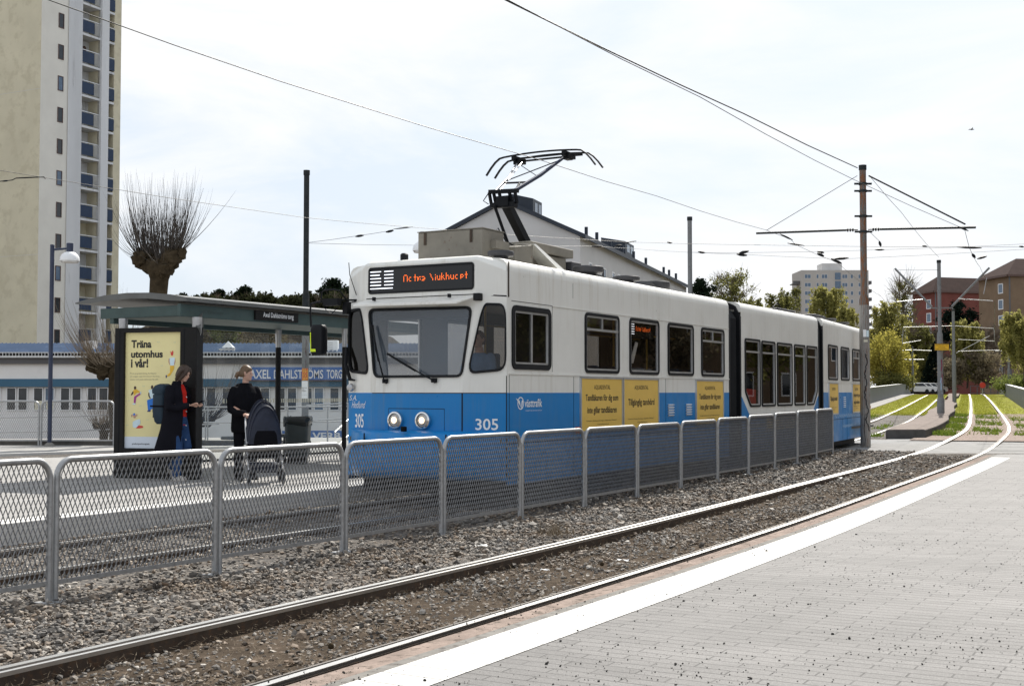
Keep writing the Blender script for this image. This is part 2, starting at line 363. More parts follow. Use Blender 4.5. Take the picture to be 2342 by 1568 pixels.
def paver_mat():
    m, N, L, P = new_mat('grey_pavers'); v = coords(N, L, (1, 1, 1), -ROW)
    b = N.new('ShaderNodeTexBrick'); b.inputs['Scale'].default_value = 1; b.inputs['Brick Width'].default_value = .42; b.inputs['Row Height'].default_value = .105
    b.inputs['Mortar Size'].default_value = .0062; b.inputs['Mortar Smooth'].default_value = .5; b.inputs['Bias'].default_value = 0
    b.inputs['Color1'].default_value = (.118, .113, .110, 1); b.inputs['Color2'].default_value = (.152, .146, .142, 1); b.inputs['Mortar'].default_value = (.03, .028, .027, 1)
    L.new(v, b.inputs['Vector']); c = b.outputs['Color']
    v2 = coords(N, L)
    mid = ramp(N, L, noise(N, L, v2, 62, 5, .75), [(.36, (.62, .62, .62)), (.5, (1, 1, 1)), (.68, (1.3, 1.3, 1.3))]); c = mixc(N, L, 1., c, mid, 'MULTIPLY')
    streak = ramp(N, L, noise(N, L, coords(N, L, (.35, 3.2, 1), -ROW), 1.6, 6, .7), [(.35, (.80, .80, .80)), (.65, (1.12, 1.12, 1.12))]); c = mixc(N, L, 1., c, streak, 'MULTIPLY')
    # worn joints: some filled with sand
    fill = ramp(N, L, noise(N, L, v2, 2.5, 5), [(.42, (0, 0, 0)), (.6, (1, 1, 1))]); c = mixc(N, L, fill, c, mixc(N, L, .45, c, (.142, .136, .132)))
    grain = ramp(N, L, noise(N, L, v2, 230, 3, .8), [(.30, (.35, .35, .35)), (.44, (.85, .85, .85)), (.56, (1.05, 1.05, 1.05)), (.72, (1.9, 1.9, 1.9))]); c = mixc(N, L, 1., c, grain, 'MULTIPLY')
    stain = ramp(N, L, noise(N, L, v2, .8, 6), [(.3, (.86, .86, .86)), (.7, (1.1, 1.1, 1.1))]); c = mixc(N, L, 1., c, stain, 'MULTIPLY')
    L.new(c, P.inputs['Base Color']); P.inputs['Roughness'].default_value = .78
    h = mixc(N, L, .25, b.outputs['Fac'], noise(N, L, v2, 160, 4, .7))
    inv = N.new('ShaderNodeInvert'); L.new(b.outputs['Fac'], inv.inputs['Color']); h = mixc(N, L, .35, inv.outputs[0], noise(N, L, v2, 160, 4, .7))
    L.new(bumpn(N, L, h, .55, .008), P.inputs['Normal']); return m
def whiteline_mat():
    m, N, L, P = new_mat('white_edge_slabs'); v = coords(N, L, (1, 1, 1), -ROW)
    b = N.new('ShaderNodeTexBrick'); b.offset = 0; b.inputs['Scale'].default_value = 1; b.inputs['Brick Width'].default_value = 3.1; b.inputs['Row Height'].default_value = .21
    b.inputs['Mortar Size'].default_value = .006; b.inputs['Mortar'].default_value = (.10, .095, .09, 1)
    b.inputs['Color1'].default_value = (.56, .55, .53, 1); b.inputs['Color2'].default_value = (.49, .48, .465, 1); L.new(v, b.inputs['Vector'])
    v2 = coords(N, L); w = ramp(N, L, noise(N, L, v2, 14, 8, .7), [(.52, (0, 0, 0)), (.70, (1, 1, 1))]); c = mixc(N, L, w, b.outputs['Color'], (.42, .40, .37)); w2 = ramp(N, L, noise(N, L, v2, 130, 5, .8), [(.60, (0, 0, 0)), (.66, (1, 1, 1))]); c = mixc(N, L, w2, c, (.16, .15, .14))
    L.new(c, P.inputs['Base Color']); P.inputs['Roughness'].default_value = .7; return m
M['gravel'] = gravel_mat(); M['stone'] = stone_mat(); M['paver'] = paver_mat(); M['whiteline'] = whiteline_mat()
M['pink'] = mat('pink_grit_concrete', (.27, .215, .185), .85, 0, .25, 5, c2=(.10, .085, .07), spot=(.52, .66), bump=.6, bscale=150)
M['kerb'] = mat('grey_kerb', (.21, .20, .185), .8, 0, .15, 6, c2=(.12, .11, .10), bump=.4, bscale=120)
M['asphalt'] = mat('worn_asphalt', (.28, .275, .268), .85, 0, .14, 2.2, c2=(.15, .145, .14), spot=(.58, .75), bump=.6, bscale=160)
M['slab'] = mat('platform_paving', (.32, .312, .30), .85, 0, .10, 3, c2=(.20, .195, .19), spot=(.55, .72), bump=.5, bscale=140)
M['edgeslab'] = mat('platform_edge_stone', (.55, .54, .52), .8, 0, .10, 6, bump=.3, bscale=120)
M['darkconc'] = mat('shaded_dirty_concrete', (.10, .095, .088), .9, 0, .2, 5, bump=.5, bscale=60)  # dark concrete; on the island sides the tone carries their shade and dirt
M['soil'] = mat('bare_soil', (.15, .125, .10), .95, 0, .3, 2, c2=(.10, .09, .05))
M['turf'] = mat('moss_and_turf', (.26, .28, .04), .95, 0, .3, 1.1, c2=(.19, .15, .08), spot=(.47, .62), bump=1, bscale=12)
M['grassblade'] = leaf_mat('grass_blades', (.25, .27, .035), (.46, .44, .08), .4)
M['weed'] = leaf_mat('weed_leaves', (.11, .19, .03), (.30, .32, .05), .4)
M['dry'] = leaf_mat('dry_needles', (.16, .12, .08), (.42, .36, .28), .1)

# ---- big ground sheet, lower behind the left platform, level with the line elsewhere
mb = MB(); xs = [-700, -250, -120, -60, -40, -25, -12, -6, 0, 6, 12, 20, 30, 45, 60, 90, 140, 250, 700]; ys = [-60, -10, 0, 10, 20, 30, 33, 36, 40, 46, 55, 70, 90, 110, 135, 170, 220, 300, 450, 800, 1600]
def gz(x, y):
    t = min(1, max(0, ((-4 + .48 * (y - 24)) - x) / 9)) * min(1, max(0, (y - 31.5) / 8)); return -.2 + zt(y) * .9 - t * (1.45 + zt(y))
for i in range(len(ys) - 1):
    for j in range(len(xs) - 1):
        mb.quad(*[(xs[a], ys[b], gz(xs[a], ys[b])) for a, b in ((j, i), (j + 1, i), (j + 1, i + 1), (j, i + 1))])
structure(mb.build('ground', M['soil'], smooth=0))

# ---- ballast sheet below both tracks
mb = MB(); e = Vector((.491, .871, 0)); pe = Vector((-2.465, 18.22, 0)); 
def bedz(Y): t = min(1, max(0, (Y - 19) / 11.5)); return -.115 + .105 * t * t * (3 - 2 * t)
row = []
for i in range(0, len(PA), 2):
    if not -3 < PA[i][1] < 31.6: continue
    p = Vector((*PA[i], 0)); q = pe + e * (p - pe).dot(e); z = bedz(PA[i][1]); mid_ = PA[i] - NA[i] * 2.0; row.append([Vector((q.x, q.y, -.115)), Vector((*mid_, z)), Vector((*(PA[i] + NA[i] * 1.8), z))])
for A, B in zip(row, row[1:]):
    for j in (0, 1): mb.quad(A[j], A[j + 1], B[j + 1], B[j])
mb.quad(row[-1][0], row[-1][1], Vector((7, 33, -.10)), Vector((3, 34, -.115)))
structure(mb.build('track_bed', M['gravel'], smooth=0))
M['dirt'] = mat('dark_track_dirt', (.062, .048, .036), .95, 0, .4, 3, c2=(.13, .10, .075), spot=(.55, .7), bump=1, bscale=60)
mb = MB(); ii = [i for i in range(len(PA)) if -2 < PA[i][1] < 30.6]
for i, j in zip(ii, ii[1:]): mb.quad(*[Vector((*(PA[k] + NA[k] * o), bedz(PA[k][1]) + .003)) for k, o in ((i, .08), (i, 1.42), (j, 1.42), (j, .08))])
structure(mb.build('dirt_between_rails', M['dirt'], smooth=0))
mb = MB(); strip(mb, PL, NL, -2.6, .75, -.09, -.09, 38, 66)
structure(mb.build('gravel_beyond_crossing', M['gravel'], smooth=0))
mb = MB(); strip(mb, PA, NA, -1.2, 4.4, -.05, -.03, 38, 66); structure(mb.build('bare_strip_beyond_crossing', M['pink'], smooth=0))

# ---- rails (grooved section)
head = [(-.028, 0), (.026, 0), (.028, -.028), (.058, -.03), (.060, -.006), (.086, -.008), (.088, -.03), (.075, -.15), (-.032, -.15), (-.036, -.03)]
def rail(name, label, Q, N, o, z, flip, z1=-.15):
    t = thing(name, label, 'rail', tuple(off(Q, N, o, z)[0])); s = -1 if flip else 1
    path = off(Q, N, o, z)[::2]
    top = [(-.028, .0), (.026, .0), (.026, -.02), (-.028, -.02)]
    MB().sweep([(s * a, b) for a, b in top], path).build('rail_head', M['steel'], t, w=True)
    lip = [(.058, -.03), (.060, -.004), (.085, -.006), (.087, -.03)]
    MB().sweep([(s * a, b) for a, b in lip], path).build('guard_lip', M['steel' if Q is PA and o == 0 else 'rail_lip'], t, w=True)
    web = [(-.034, -.021), (.027, -.021), (.029, -.031), (.088, -.031), (.078, -.16), (-.030, -.16)]
    MB().sweep([(s * a, b) for a, b in web], path).build('rail_web', M['rust'], t, w=True)
rail('tram_rail', 'near track: polished rail standing high on the ballast, the one closer to the mesh barriers', PA, NA, 0, 0, False)
rail('tram_rail', 'near track: grooved rail beside the white platform edge line', PA, NA, 1.5, 0, True)
rail('tram_rail', 'far track: rail nearer the mesh barriers, running under the tram', PL, NL, 0, -.05, True)
rail('tram_rail', 'far track: rail closest to the shelter platform kerb, under the tram', PL, NL, -1.5, -.05, False)

# ---- right-hand platform: grit band, kerb, white slabs, pavers
mb = MB(); strip(mb, PA, NA, 1.585, 1.80, -.012, -.006, -2, 31); structure(mb.build('grit_band', M['pink'], smooth=0))
mb = MB(); mb.sweep([(1.80, -.2), (1.80, .012), (1.905, .016), (1.905, -.2)], [Vector((*p, 0)) for p in PA if -2 < p[1] < 31.0]); structure(mb.build('platform_kerb', M['kerb'], bevel=.006))
mb = MB(); strip(mb, PA, NA, 1.909, 2.30, .020, .020, -2, 29.6); structure(mb.build('white_edge_line', M['whiteline'], smooth=0))
mb = MB(); a = off(PA, NA, 1.907, .016, -2, 30.2); mb.poly([*a, Vector((16, 31.0, .016)), Vector((60, 31, .016)), Vector((60, -4, .016)), Vector((-2, -4, .016))]); structure(mb.build('paved_platform', M['paver'], smooth=0))

# ---- asphalt level crossing
mb = MB(); z = -.008
def flatpoly(pts, z): return [Vector((x, y, z)) for x, y in pts]
mb.poly(flatpoly([(3.0, 31.9), (8.2, 31.15), (9.2, 30.75), (60, 30.75), (60, 40.0), (26, 39.6), (12.6, 40.6), (7.5, 42.0), (-1, 44), (-6, 38)], z))
ap = [Vector(q) for q in mb.v]
for i in range(len(ap)): a, b = ap[i], ap[(i + 1) % len(ap)]; mb.quad(a, b, b - Vector((0, 0, .25)), a - Vector((0, 0, .25)))
structure(mb.build('asphalt_crossing', M['asphalt'], smooth=0))
mb = MB()
for (xa, ya), (xb, yb) in (((3.0, 31.9), (8.2, 31.15)), ((8.2, 31.15), (9.2, 30.75)), ((9.2, 30.75), (12.4, 30.75))): mb.quad((xa - 1.1, ya - 1.9, -.116), (xb - .9, yb - 1.7, -.116), (xb, yb + .02, -.004), (xa, ya + .02, -.004))
structure(mb.build('gravel_ramp', M['gravel'], smooth=0))
mb = MB()
for pts, r in (([(13.2, 34.6), (14.0, 34.0), (15.3, 33.5)], .03), ([(11.8, 38.3), (13, 38.1), (14.2, 38.3), (16, 38.0)], .05), ([(13.5, 36.3), (15.2, 36.1), (17, 36.4), (19.5, 36.2)], .035), ([(12.2, 32.1), (13.2, 32.0), (14.2, 32.25), (15.1, 32.2)], .05)):
    for i in range(len(pts) - 1):
        (ax, ay), (bx, by) = pts[i], pts[i + 1]; mb.quad((ax, ay - r, -.004), (bx, by - r, -.004), (bx, by + r, -.004), (ax, ay + r, -.004))
structure(mb.build('asphalt_cracks', M['darkconc'], smooth=0))

# ---- shelter platform
ZP = .12
mb = MB(); P0, P1 = pe - e * 28, pe + e * 15.5; lft = Vector((-.871, .491, 0))
mb.poly([P0 + lft * .35 + Vector((0, 0, ZP)), P1 + lft * .35 + Vector((0, 0, ZP)), Vector((2, 38, ZP)), Vector((-8, 38, ZP)), Vector((-40, 33.5, ZP)), Vector((-40, 5, ZP))])
structure(mb.build('shelter_platform', M['slab'], smooth=0))
mb = MB(); mb.sweep([(0, -.2), (0, ZP + .004), (-.347, ZP + .004), (-.347, -.2)], [P0, P1]); structure(mb.build('platform_edge', M['edgeslab'], bevel=.012))
mb = MB()
q = [gnd(0, 1049, ZP + .004), gnd(560, 1026, ZP + .004), gnd(560, 1031, ZP + .004), gnd(0, 1065, ZP + .004)]; mb.poly([q[0] + Vector((-8, -3, 0)), q[1], q[2], q[3] + Vector((-8, -3, 0))]); structure(mb.build('gravel_gutter', M['gravel'], smooth=0))
mb = MB(); a, b = gnd(-160, 1049, ZP), gnd(580, 1023, ZP); mb.bar(a + Vector((0, 0, .02)), b + Vector((0, 0, .02)), .12, .09); structure(mb.build('gutter_kerb', M['edgeslab'], bevel=.01))
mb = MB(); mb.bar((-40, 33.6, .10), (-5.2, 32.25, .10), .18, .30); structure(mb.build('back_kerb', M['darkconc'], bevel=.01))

# ---- island between the tracks
il = [(PL[i] + NL[i] * .52, PL[i][1]) for i in range(len(PL)) if 40.2 < PL[i][1] < 128]
ir = [(PA[i] - NA[i] * .75, PA[i][1]) for i in range(len(PA)) if 39.8 < PA[i][1] < 128]
n = min(len(il), len(ir)); A_ = [il[int(k * (len(il) - 1) / (n - 1))][0] for k in range(n)]; B_ = [ir[int(k * (len(ir) - 1) / (n - 1))][0] for k in range(n)]
mb = MB(); rings = []
for a, b in zip(A_, B_):
    if np.linalg.norm(b - a) > 1.35: c = (a + b) / 2; d = (b - a) / np.linalg.norm(b - a); a, b = c - d * .67, c + d * .67
    zz = zt(a[1]) + .21; rings.append([Vector((*a, -.2)), Vector((*a, zz - .02)), Vector((a[0] + .05, a[1], zz)), Vector((b[0] - .05, b[1], zz)), Vector((*b, zz - .02)), Vector((*b, -.2))])
sk_ = MB(); sk_.loft([[Vector((q[0].x - .012, q[0].y - .02, q[0].z)), Vector((q[1].x - .012, q[1].y - .02, q[1].z - .01)), Vector((q[4].x + .012, q[4].y - .02, q[4].z - .01)), Vector((q[5].x + .012, q[5].y - .02, q[5].z))] for q in rings]); structure(sk_.build('island_kerb', M['darkconc'], smooth=0))  # island sides darker than the top: shade and dirt put into the colour
mb.loft(rings); M['islandtop'] = mat('island_concrete', (.22, .185, .165), .85, 0, .15, 2, c2=(.13, .11, .10), bump=.5, bscale=60)
structure(mb.build('track_island', M['islandtop'], smooth=30))

# ---- turf beside and between the far rails, footpaths
mb = MB(); strip(mb, PL, NL, -3.2, -1.60, -.075, -.10, 61, 160); strip(mb, PL, NL, -1.42, -.12, -.10, -.10, 64, 160); strip(mb, PL, NL, .06, .6, -.10, -.02, 64, 160); strip(mb, PA, NA, -1.1, -.07, -.02, -.06, 63, 160); strip(mb, PA, NA, .13, 1.37, -.06, -.06, 65, 160); strip(mb, PA, NA, 1.57, 4.3, -.06, -.01, 60, 160)
structure(mb.build('track_turf', M['turf'], smooth=0))
mb = MB(); strip(mb, PL, NL, -8.5, -3.2, .03, -.02, 41.8, 160); strip(mb, PA, NA, 4.3, 11, -.004, .02, 40.2, 160); structure(mb.build('footpath', M['slab'], smooth=0))

# ---- loose ballast stones
ico_v = []; g_ = (1 + sqrt(5)) / 2
for a in (-1, 1):
    for b in (-g_, g_): ico_v += [(0, a, b), (a, b, 0), (b, 0, a)]
ico = bmesh.new(); bmesh.ops.create_icosphere(ico, subdivisions=1, radius=1)
ICO_V = np.array([v.co[:] for v in ico.verts]); ICO_F = np.array([[v.index for v in f.verts] for f in ico.faces]); ico.free()
def rocks(name, P, size, flat_, matl, kind='stuff', squash=(.55, .85)):
    n = len(P); nv = len(ICO_V)
    tv = np.stack([ICO_V * (1 + rng.normal(0, .22, (nv, 1))) + rng.normal(0, .1, (nv, 3)) for _ in range(12)])
    V = tv[rng.integers(0, 12, n)]; s = size[:, None] * rng.uniform(.7, 1.3, (n, 3)); s[:, 2] *= rng.uniform(*squash, n)
    a = rng.uniform(0, 2 * pi, n); t = rng.normal(0, .35, n); V = V * s[:, None, :]
    x, y, z = V[..., 0], V[..., 1], V[..., 2]; ct, st = np.cos(t)[:, None], np.sin(t)[:, None]; y, z = y * ct - z * st, y * st + z * ct
    ca, sa = np.cos(a)[:, None], np.sin(a)[:, None]; V = np.stack([x * ca - y * sa, x * sa + y * ca, z], -1) + P[:, None, :]
    Fq = (ICO_F[None] + (np.arange(n) * nv)[:, None, None]).reshape(-1, 3)
    o = np_mesh(name, V.reshape(-1, 3), Fq, matl); tag(o, kind=kind); return o
def sample_track(n, o0, o1, y0, y1, power=1.6):
    Y = y0 + (y1 - y0) * rng.random(n * 2) ** power; o = rng.uniform(o0, o1, n * 2)
    X = np.interp(Y, PA[:, 1], PA[:, 0]); nx = np.interp(Y, PA[:, 1], NA[:, 0]); ny = np.interp(Y, PA[:, 1], NA[:, 1])
    P = np.stack([X + nx * o, Y + ny * o], 1)[:n]; return P, o[:n]
parts = []
for n, o0, o1, y0, y1 in ((33000, -1.9, -.05, 4.5, 31.2), (17000, .09, 1.40, 5.2, 30), (18000, -5.3, -1.9, 6.5, 30)):
    P, o = sample_track(n, o0, o1, y0, y1, 1.45); parts.append(P)
P = np.concatenate(parts); keep = ((P - np.array(pe[:2])) @ np.array([-.871, .491]) < -.06); P = P[keep]
# keep only what the tram does not hide and what is not buried by the far rails
o_in = ((P[:, 0] - np.interp(P[:, 1], PA[:, 1], PA[:, 0])) > 0); sz = rng.lognormal(math.log(.0108), .36, len(P)) * (1 + P[:, 1] / 38) * np.where(o_in, .85, 1)
sz = np.clip(sz, .006, .045)
t_ = np.clip((P[:, 1] - 19) / 11.5, 0, 1); Z = -.112 + .105 * t_ * t_ * (3 - 2 * t_) + sz * rng.uniform(-.1, 1.0, len(P)) + .012 * np.sin(P[:, 0] * 3) * np.sin(P[:, 1] * 2.2)
X_ = P[:, 0] - np.interp(P[:, 1], PA[:, 1], PA[:, 0])
tag(rocks('ballast_stones', np.column_stack([P, Z]), sz, .7, M['stone']), 'loose grey and brown ballast stones around the near rails', 'ballast')
# heap against the rail in the four-foot is lower and dirtier: needles and dead grass
n = 17000; P, o = sample_track(n, .1, 1.42, 5.3, 29, 1.5); L_ = rng.uniform(.02, .075, n); a = rng.uniform(0, 2 * pi, n); w_ = rng.uniform(.0006, .0014, n) * (1 + P[:, 1] / 18)
d = np.stack([np.cos(a), np.sin(a)], 1); nn = np.stack([-d[:, 1], d[:, 0]], 1); z0 = rng.uniform(-.09, -.055, n) + .10 * np.clip((P[:, 1] - 19) / 11.5, 0, 1) ** 2 * .9; z1 = z0 + rng.uniform(-.012, .03, n)
V = np.stack([np.column_stack([P - nn * w_[:, None], z0]), np.column_stack([P + nn * w_[:, None], z0]), np.column_stack([P + d * L_[:, None], z1])], 1).reshape(-1, 3)
tag(np_mesh('dry_needles', V, np.arange(3 * n).reshape(-1, 3), M['dry']), 'dry grass and pine needles lying between the near rails', 'dry grass', kind='stuff')
# grit scattered over the pavers and the white line
n = 19000; Y = 5.5 + 22 * rng.random(n) ** 1.9; X = np.interp(Y, PA[:, 1], PA[:, 0]) + 2.3 + rng.random(n) ** 1.25 * (5 + Y * .55) - .6
cl = (np.sin(X * 3.1 + Y * 1.7) + np.sin(X * 1.3 - Y * 2.9 + 1) + rng.normal(0, .8, n)) > .05; X, Y = X[cl], Y[cl]; sz = np.clip(rng.lognormal(math.log(.0030), .42, len(X)), .0016, .010)
M['grit'] = mat('dark_grit', (.045, .042, .04), .9, 0, .4, 30)
tag(rocks('grit_on_paving', np.column_stack([X, Y, np.full(len(X), .018) + sz * .4]), sz, .8, M['grit']), 'dark grit scattered over the grey paving', 'grit', kind='stuff')

# ---- grass blades over the turf, weeds at its edge
def blades(n, P, h, w_, matl, name, lean=.35):
    a = rng.uniform(0, 2 * pi, n); d = np.stack([np.cos(a), np.sin(a)], 1); z = np.array([zt(y) for y in P[:, 1]]) - .045
    tip = P + rng.normal(0, lean, (n, 2)) * h[:, None]
    V = np.stack([np.column_stack([P - d * w_[:, None], z]), np.column_stack([P + d * w_[:, None], z]), np.column_stack([tip, z + h])], 1).reshape(-1, 3)
    return np_mesh(name, V, np.arange(3 * n).reshape(-1, 3), matl)
def sample_any(Q, N, n, o0, o1, y0, y1, p=1.5):
    Y = y0 + (y1 - y0) * rng.random(n) ** p; o = rng.uniform(o0, o1, n); X = np.interp(Y, Q[:, 1], Q[:, 0]); nx = np.interp(Y, Q[:, 1], N[:, 0]); ny = np.interp(Y, Q[:, 1], N[:, 1]); return np.stack([X + nx * o, Y + ny * o], 1)
P = np.concatenate([sample_any(PL, NL, 8000, -3.1, -1.68, 60, 140), sample_any(PL, NL, 9000, -1.36, -.18, 63, 140), sample_any(PL, NL, 2500, .14, .5, 63, 140), sample_any(PA, NA, 5000, -.8, -.14, 62, 140), sample_any(PA, NA, 7000, .2, 1.3, 64, 140), sample_any(PA, NA, 12000, 1.68, 4.2, 58, 140)])
n = len(P); tag(blades(n, P, rng.uniform(.02, .07, n), rng.uniform(.006, .016, n) * (P[:, 1] / 60), M['grassblade'], 'track_grass'), 'bright yellow green grass growing between the distant rails', 'grass', kind='stuff')
P = np.concatenate([sample_any(PA, NA, 6500, -.85, -.12, 41, 64, 1.2), sample_any(PA, NA, 3000, .25, 1.25, 41, 65, 1.3), sample_any(PA, NA, 5200, 1.7, 4.0, 41, 61, 1.2), sample_any(PL, NL, 1500, -2.9, -1.7, 41, 61, 1), sample_any(PL, NL, 260, -.6, -.15, 46, 52, 1), sample_any(PL, NL, 300, .12, .5, 40.5, 45, 1)])
k = (np.sin(P[:, 0] * 2.3) + np.sin(P[:, 1] * 1.9 + P[:, 0]) + rng.normal(0, .45, len(P))) > .35; P = P[k]; n = len(P)
tag(blades(n, P, rng.uniform(.04, .17, n), rng.uniform(.012, .032, n), M['weed'], 'trackside_weeds', .6), 'leafy weeds growing at the rail edges just past the crossing', 'weeds', kind='stuff')
# ------------------------------------------------------------------ the tram (local x runs back along the side, y across to the platform, z up)
YAW = .5136; TW = 2.65
tram = thing('articulated_tram', 'cream and blue articulated tram with yellow advert panels standing at the platform', 'tram', (-.0718, 16.8741, 0), pi / 2 - YAW)
def S1(u, h, d=0.): return Vector((u, -d, h))                      # near side plane, d = outwards
M3 = Matrix.Translation((15.6, 0, 0)) @ Matrix.Rotation(.0773, 4, 'Z')
def S3(u, h, d=0.): return M3 @ Vector((u, -d, h))
def F1(u, h, d=0.): return Vector((u, TW + d, h))
def F3(u, h, d=0.): return M3 @ Vector((u, TW + d, h))
def hw(h): return .75 if h < 1.5 else min(.92, .75 + (h - 1.5) * .138)
def uf(h): return -.23 + .085 * max(0, min(1, (h - 1.6) / 1.4))
def FR(s, h, d=0.): return Vector((uf(h) - d, 1.315 + s * hw(h), h))               # front facet, s = -1 (near) .. 1 (far)
def CR(t, h, d=0.):                                                                # near corner facet, t = 0 front edge .. 1 side
    a = Vector((uf(h), 1.315 - hw(h), h)); b = Vector((0, 0, h)); n = Vector((b.y - a.y, a.x - b.x, 0)); n.normalize()
    if n.x > 0: n = -n
    return a.lerp(b, t) + n * d
def CL(t, h, d=0.):
    a = Vector((uf(h), 1.315 + hw(h), h)); b = Vector((0, TW, h)); n = Vector((b.y - a.y, a.x - b.x, 0)); n.normalize()
    if n.x > 0: n = -n
    return a.lerp(b, t) + n * d
HB, HM, HG, HT, H0 = 1.49, 1.75, 2.735, 3.14, .24

def window(name, poly, fm, parent, transom=None, mull=(), gasket=.045, frame=True, gl='glass', tilt=0):
    """rubber gasket with silver frame, glass and transom; returns the hole outline for the body shell"""
    w = MB().ring(poly, inset(poly, gasket), fm, -.02, .022).build(name, M['rubber'], parent)
    i1 = inset(poly, gasket - .004)
    if frame: MB().ring(i1, inset(poly, gasket + .026), fm, -.015, .012).build('window_frame', M['alu'], w)
    MB().plate(i1, [], lambda a, b: fm(a, b, -.008)).build('window_pane', M[gl], w, smooth=0)
    xs = [p[0] for p in poly]; ys = [p[1] for p in poly]; x0, x1, y1 = min(xs) + gasket, max(xs) - gasket, max(ys) - gasket
    if transom or mull:
        mb = MB()
        if transom: mb.prism([(x0, transom - .018), (x1, transom - .018), (x1, transom + .018), (x0, transom + .018)], fm, -.004, .016)
        for mx_, a, b in mull: mb.prism([(mx_ - .013, a), (mx_ + .013, a), (mx_ + .013, b), (mx_ - .013, b)], fm, -.004, .014)
        mb.build('transom_bar', M['alu'], w)
    return inset(poly, gasket * .7)

def side_windows(fm, L, parent):
    holes = []
    for (u0, u1, h0, h1, tr) in L:
        p = rrect(u0, u1, h0, h1, .09); c = (u0 + u1) / 2
        holes.append(window('side_window', p, fm, parent, tr, [(c, tr, h1 - .04)] if tr else ()))
    return holes

def side_shell(name, fm, fi, white, blue, holes, parent, flip=False):
    b = MB(); b.plate(white, holes, lambda a, h: fm(a, h, 0), 0, flip); b.plate(blue, [], lambda a, h: fm(a, h, 0), 1, flip)
    o = b.build(name, [M['cream'], M['blue']], parent, smooth=0, recalc=False)
    MB().plate([(a, max(h, .5)) for a, h in white], holes, lambda a, h: fm(a, h, -.035)).build('inner_lining', M['inner'], o, smooth=0)
    return o

W1 = [(2.39, 3.64, 1.79, 2.715, 2.46), (4.05, 5.29, 1.79, 2.72, None), (5.69, 6.92, 1.79, 2.72, None), (7.32, 8.56, 1.79, 2.71, 2.46)]
holes = side_windows(S1, W1, tram)
p = rrect(.13, 1.27, 1.81, 2.69, .10); holes.append(window('cab_side_window', p, S1, tram, None, [(.70, 1.87, 2.63)], gasket=.075))
side_shell('front_section_side', S1, S1, [(0, HB), (8.86, HB), (8.86, HT), (0, HT)], [(0, H0), (8.86, H0), (8.86, HB), (0, HB)], holes, tram)
fh = side_windows(F1, [(2.6, 3.9, 1.5, 2.7, None), (4.1, 5.2, 1.79, 2.72, None), (5.8, 7.0, 1.55, 2.72, None), (7.3, 8.5, 1.79, 2.71, None), (.9, 1.9, 1.55, 2.72, None)], tram)
side_shell('platform_side', F1, F1, [(0, HB), (8.86, HB), (8.86, HT), (0, HT)], [(0, H0), (8.86, H0), (8.86, HB), (0, HB)], [h for h in fh if min(q[1] for q in h) > HB], tram, True)

# middle section: low floor, windows dip down into a white panel
U2, V2 = 9.57, 15.2
w2 = [[(9.79, 2.60), (10.77, 2.60), (10.77, 1.19), (10.13, 1.19), (9.79, 1.50)], None, None, None, [(14.2, 2.59), (15.08, 2.59), (15.08, 1.50), (14.76, 1.19), (14.2, 1.19)]]
h2 = []
for i, (a, b) in enumerate(((9.79, 10.77), (10.86, 11.80), (11.93, 13.05), (13.21, 14.08), (14.2, 15.08))):
    p = rpoly(w2[i], .07) if w2[i] else rrect(a, b, 1.19, 2.59, .07)
    h2.append(window('tall_side_window', p, S1, tram, 2.33, gasket=.04))
white2 = [(U2, 1.42), (9.62, 1.40), (10.10, 1.02), (14.70, 1.02), (15.12, 1.38), (V2, 1.42), (V2, HT - .02), (U2, HT - .02)]
b2 = [(U2, H0), (V2, H0), (V2, 1.42), (15.12, 1.38), (14.70, 1.02), (10.10, 1.02), (9.62, 1.40), (U2, 1.42)]
side_shell('middle_section_side', S1, S1, white2, b2, h2, tram)
fh = side_windows(F1, [(9.8, 11.0, 1.79, 2.6, None), (11.2, 13.6, 1.55, 2.6, None), (13.9, 15.0, 1.79, 2.6, None)], tram)
side_shell('platform_side', F1, F1, [(U2, HB), (V2, HB), (V2, HT), (U2, HT)], [(U2, H0), (V2, H0), (V2, HB), (U2, HB)], fh, tram, True)
# rear section
W3 = [(.66, 1.92, 1.80, 2.69, None), (2.38, 3.60, 1.80, 2.69, None), (4.10, 5.32, 1.80, 2.69, 2.44)]
h3 = side_windows(S3, W3, tram)
side_shell('rear_section_side', S3, S3, [(0.05, HB), (7.1, HB), (7.1, HT - .02), (.05, HT - .02)], [(.05, H0), (7.1, H0), (7.1, HB), (.05, HB)], h3, tram)
side_shell('platform_side', F3, F3, [(0.05, HB), (7.1, HB), (7.1, HT), (.05, HT)], [(.05, H0), (7.1, H0), (7.1, HB), (.05, HB)], side_windows(F3, [(.66, 1.9, 1.8, 2.69, None), (2.4, 3.6, 1.8, 2.69, None), (4.1, 5.3, 1.8, 2.69, None)], tram), tram, True)
mb = MB(); mb.loft([[M3 @ Vector(p) for p in ((7.1, .0, z), (7.35, .5, z), (7.35, 2.15, z), (7.1, 2.65, z))] for z in (H0, HB, 2.9, 3.2)]); mb.build('tail_end', M['blue'], tram)
t_ = MB().prism(rrect(6.92, 7.02, 1.02, 1.10, .02), S3, 0, .03).build('tail_lamp', M['orange'], tram)

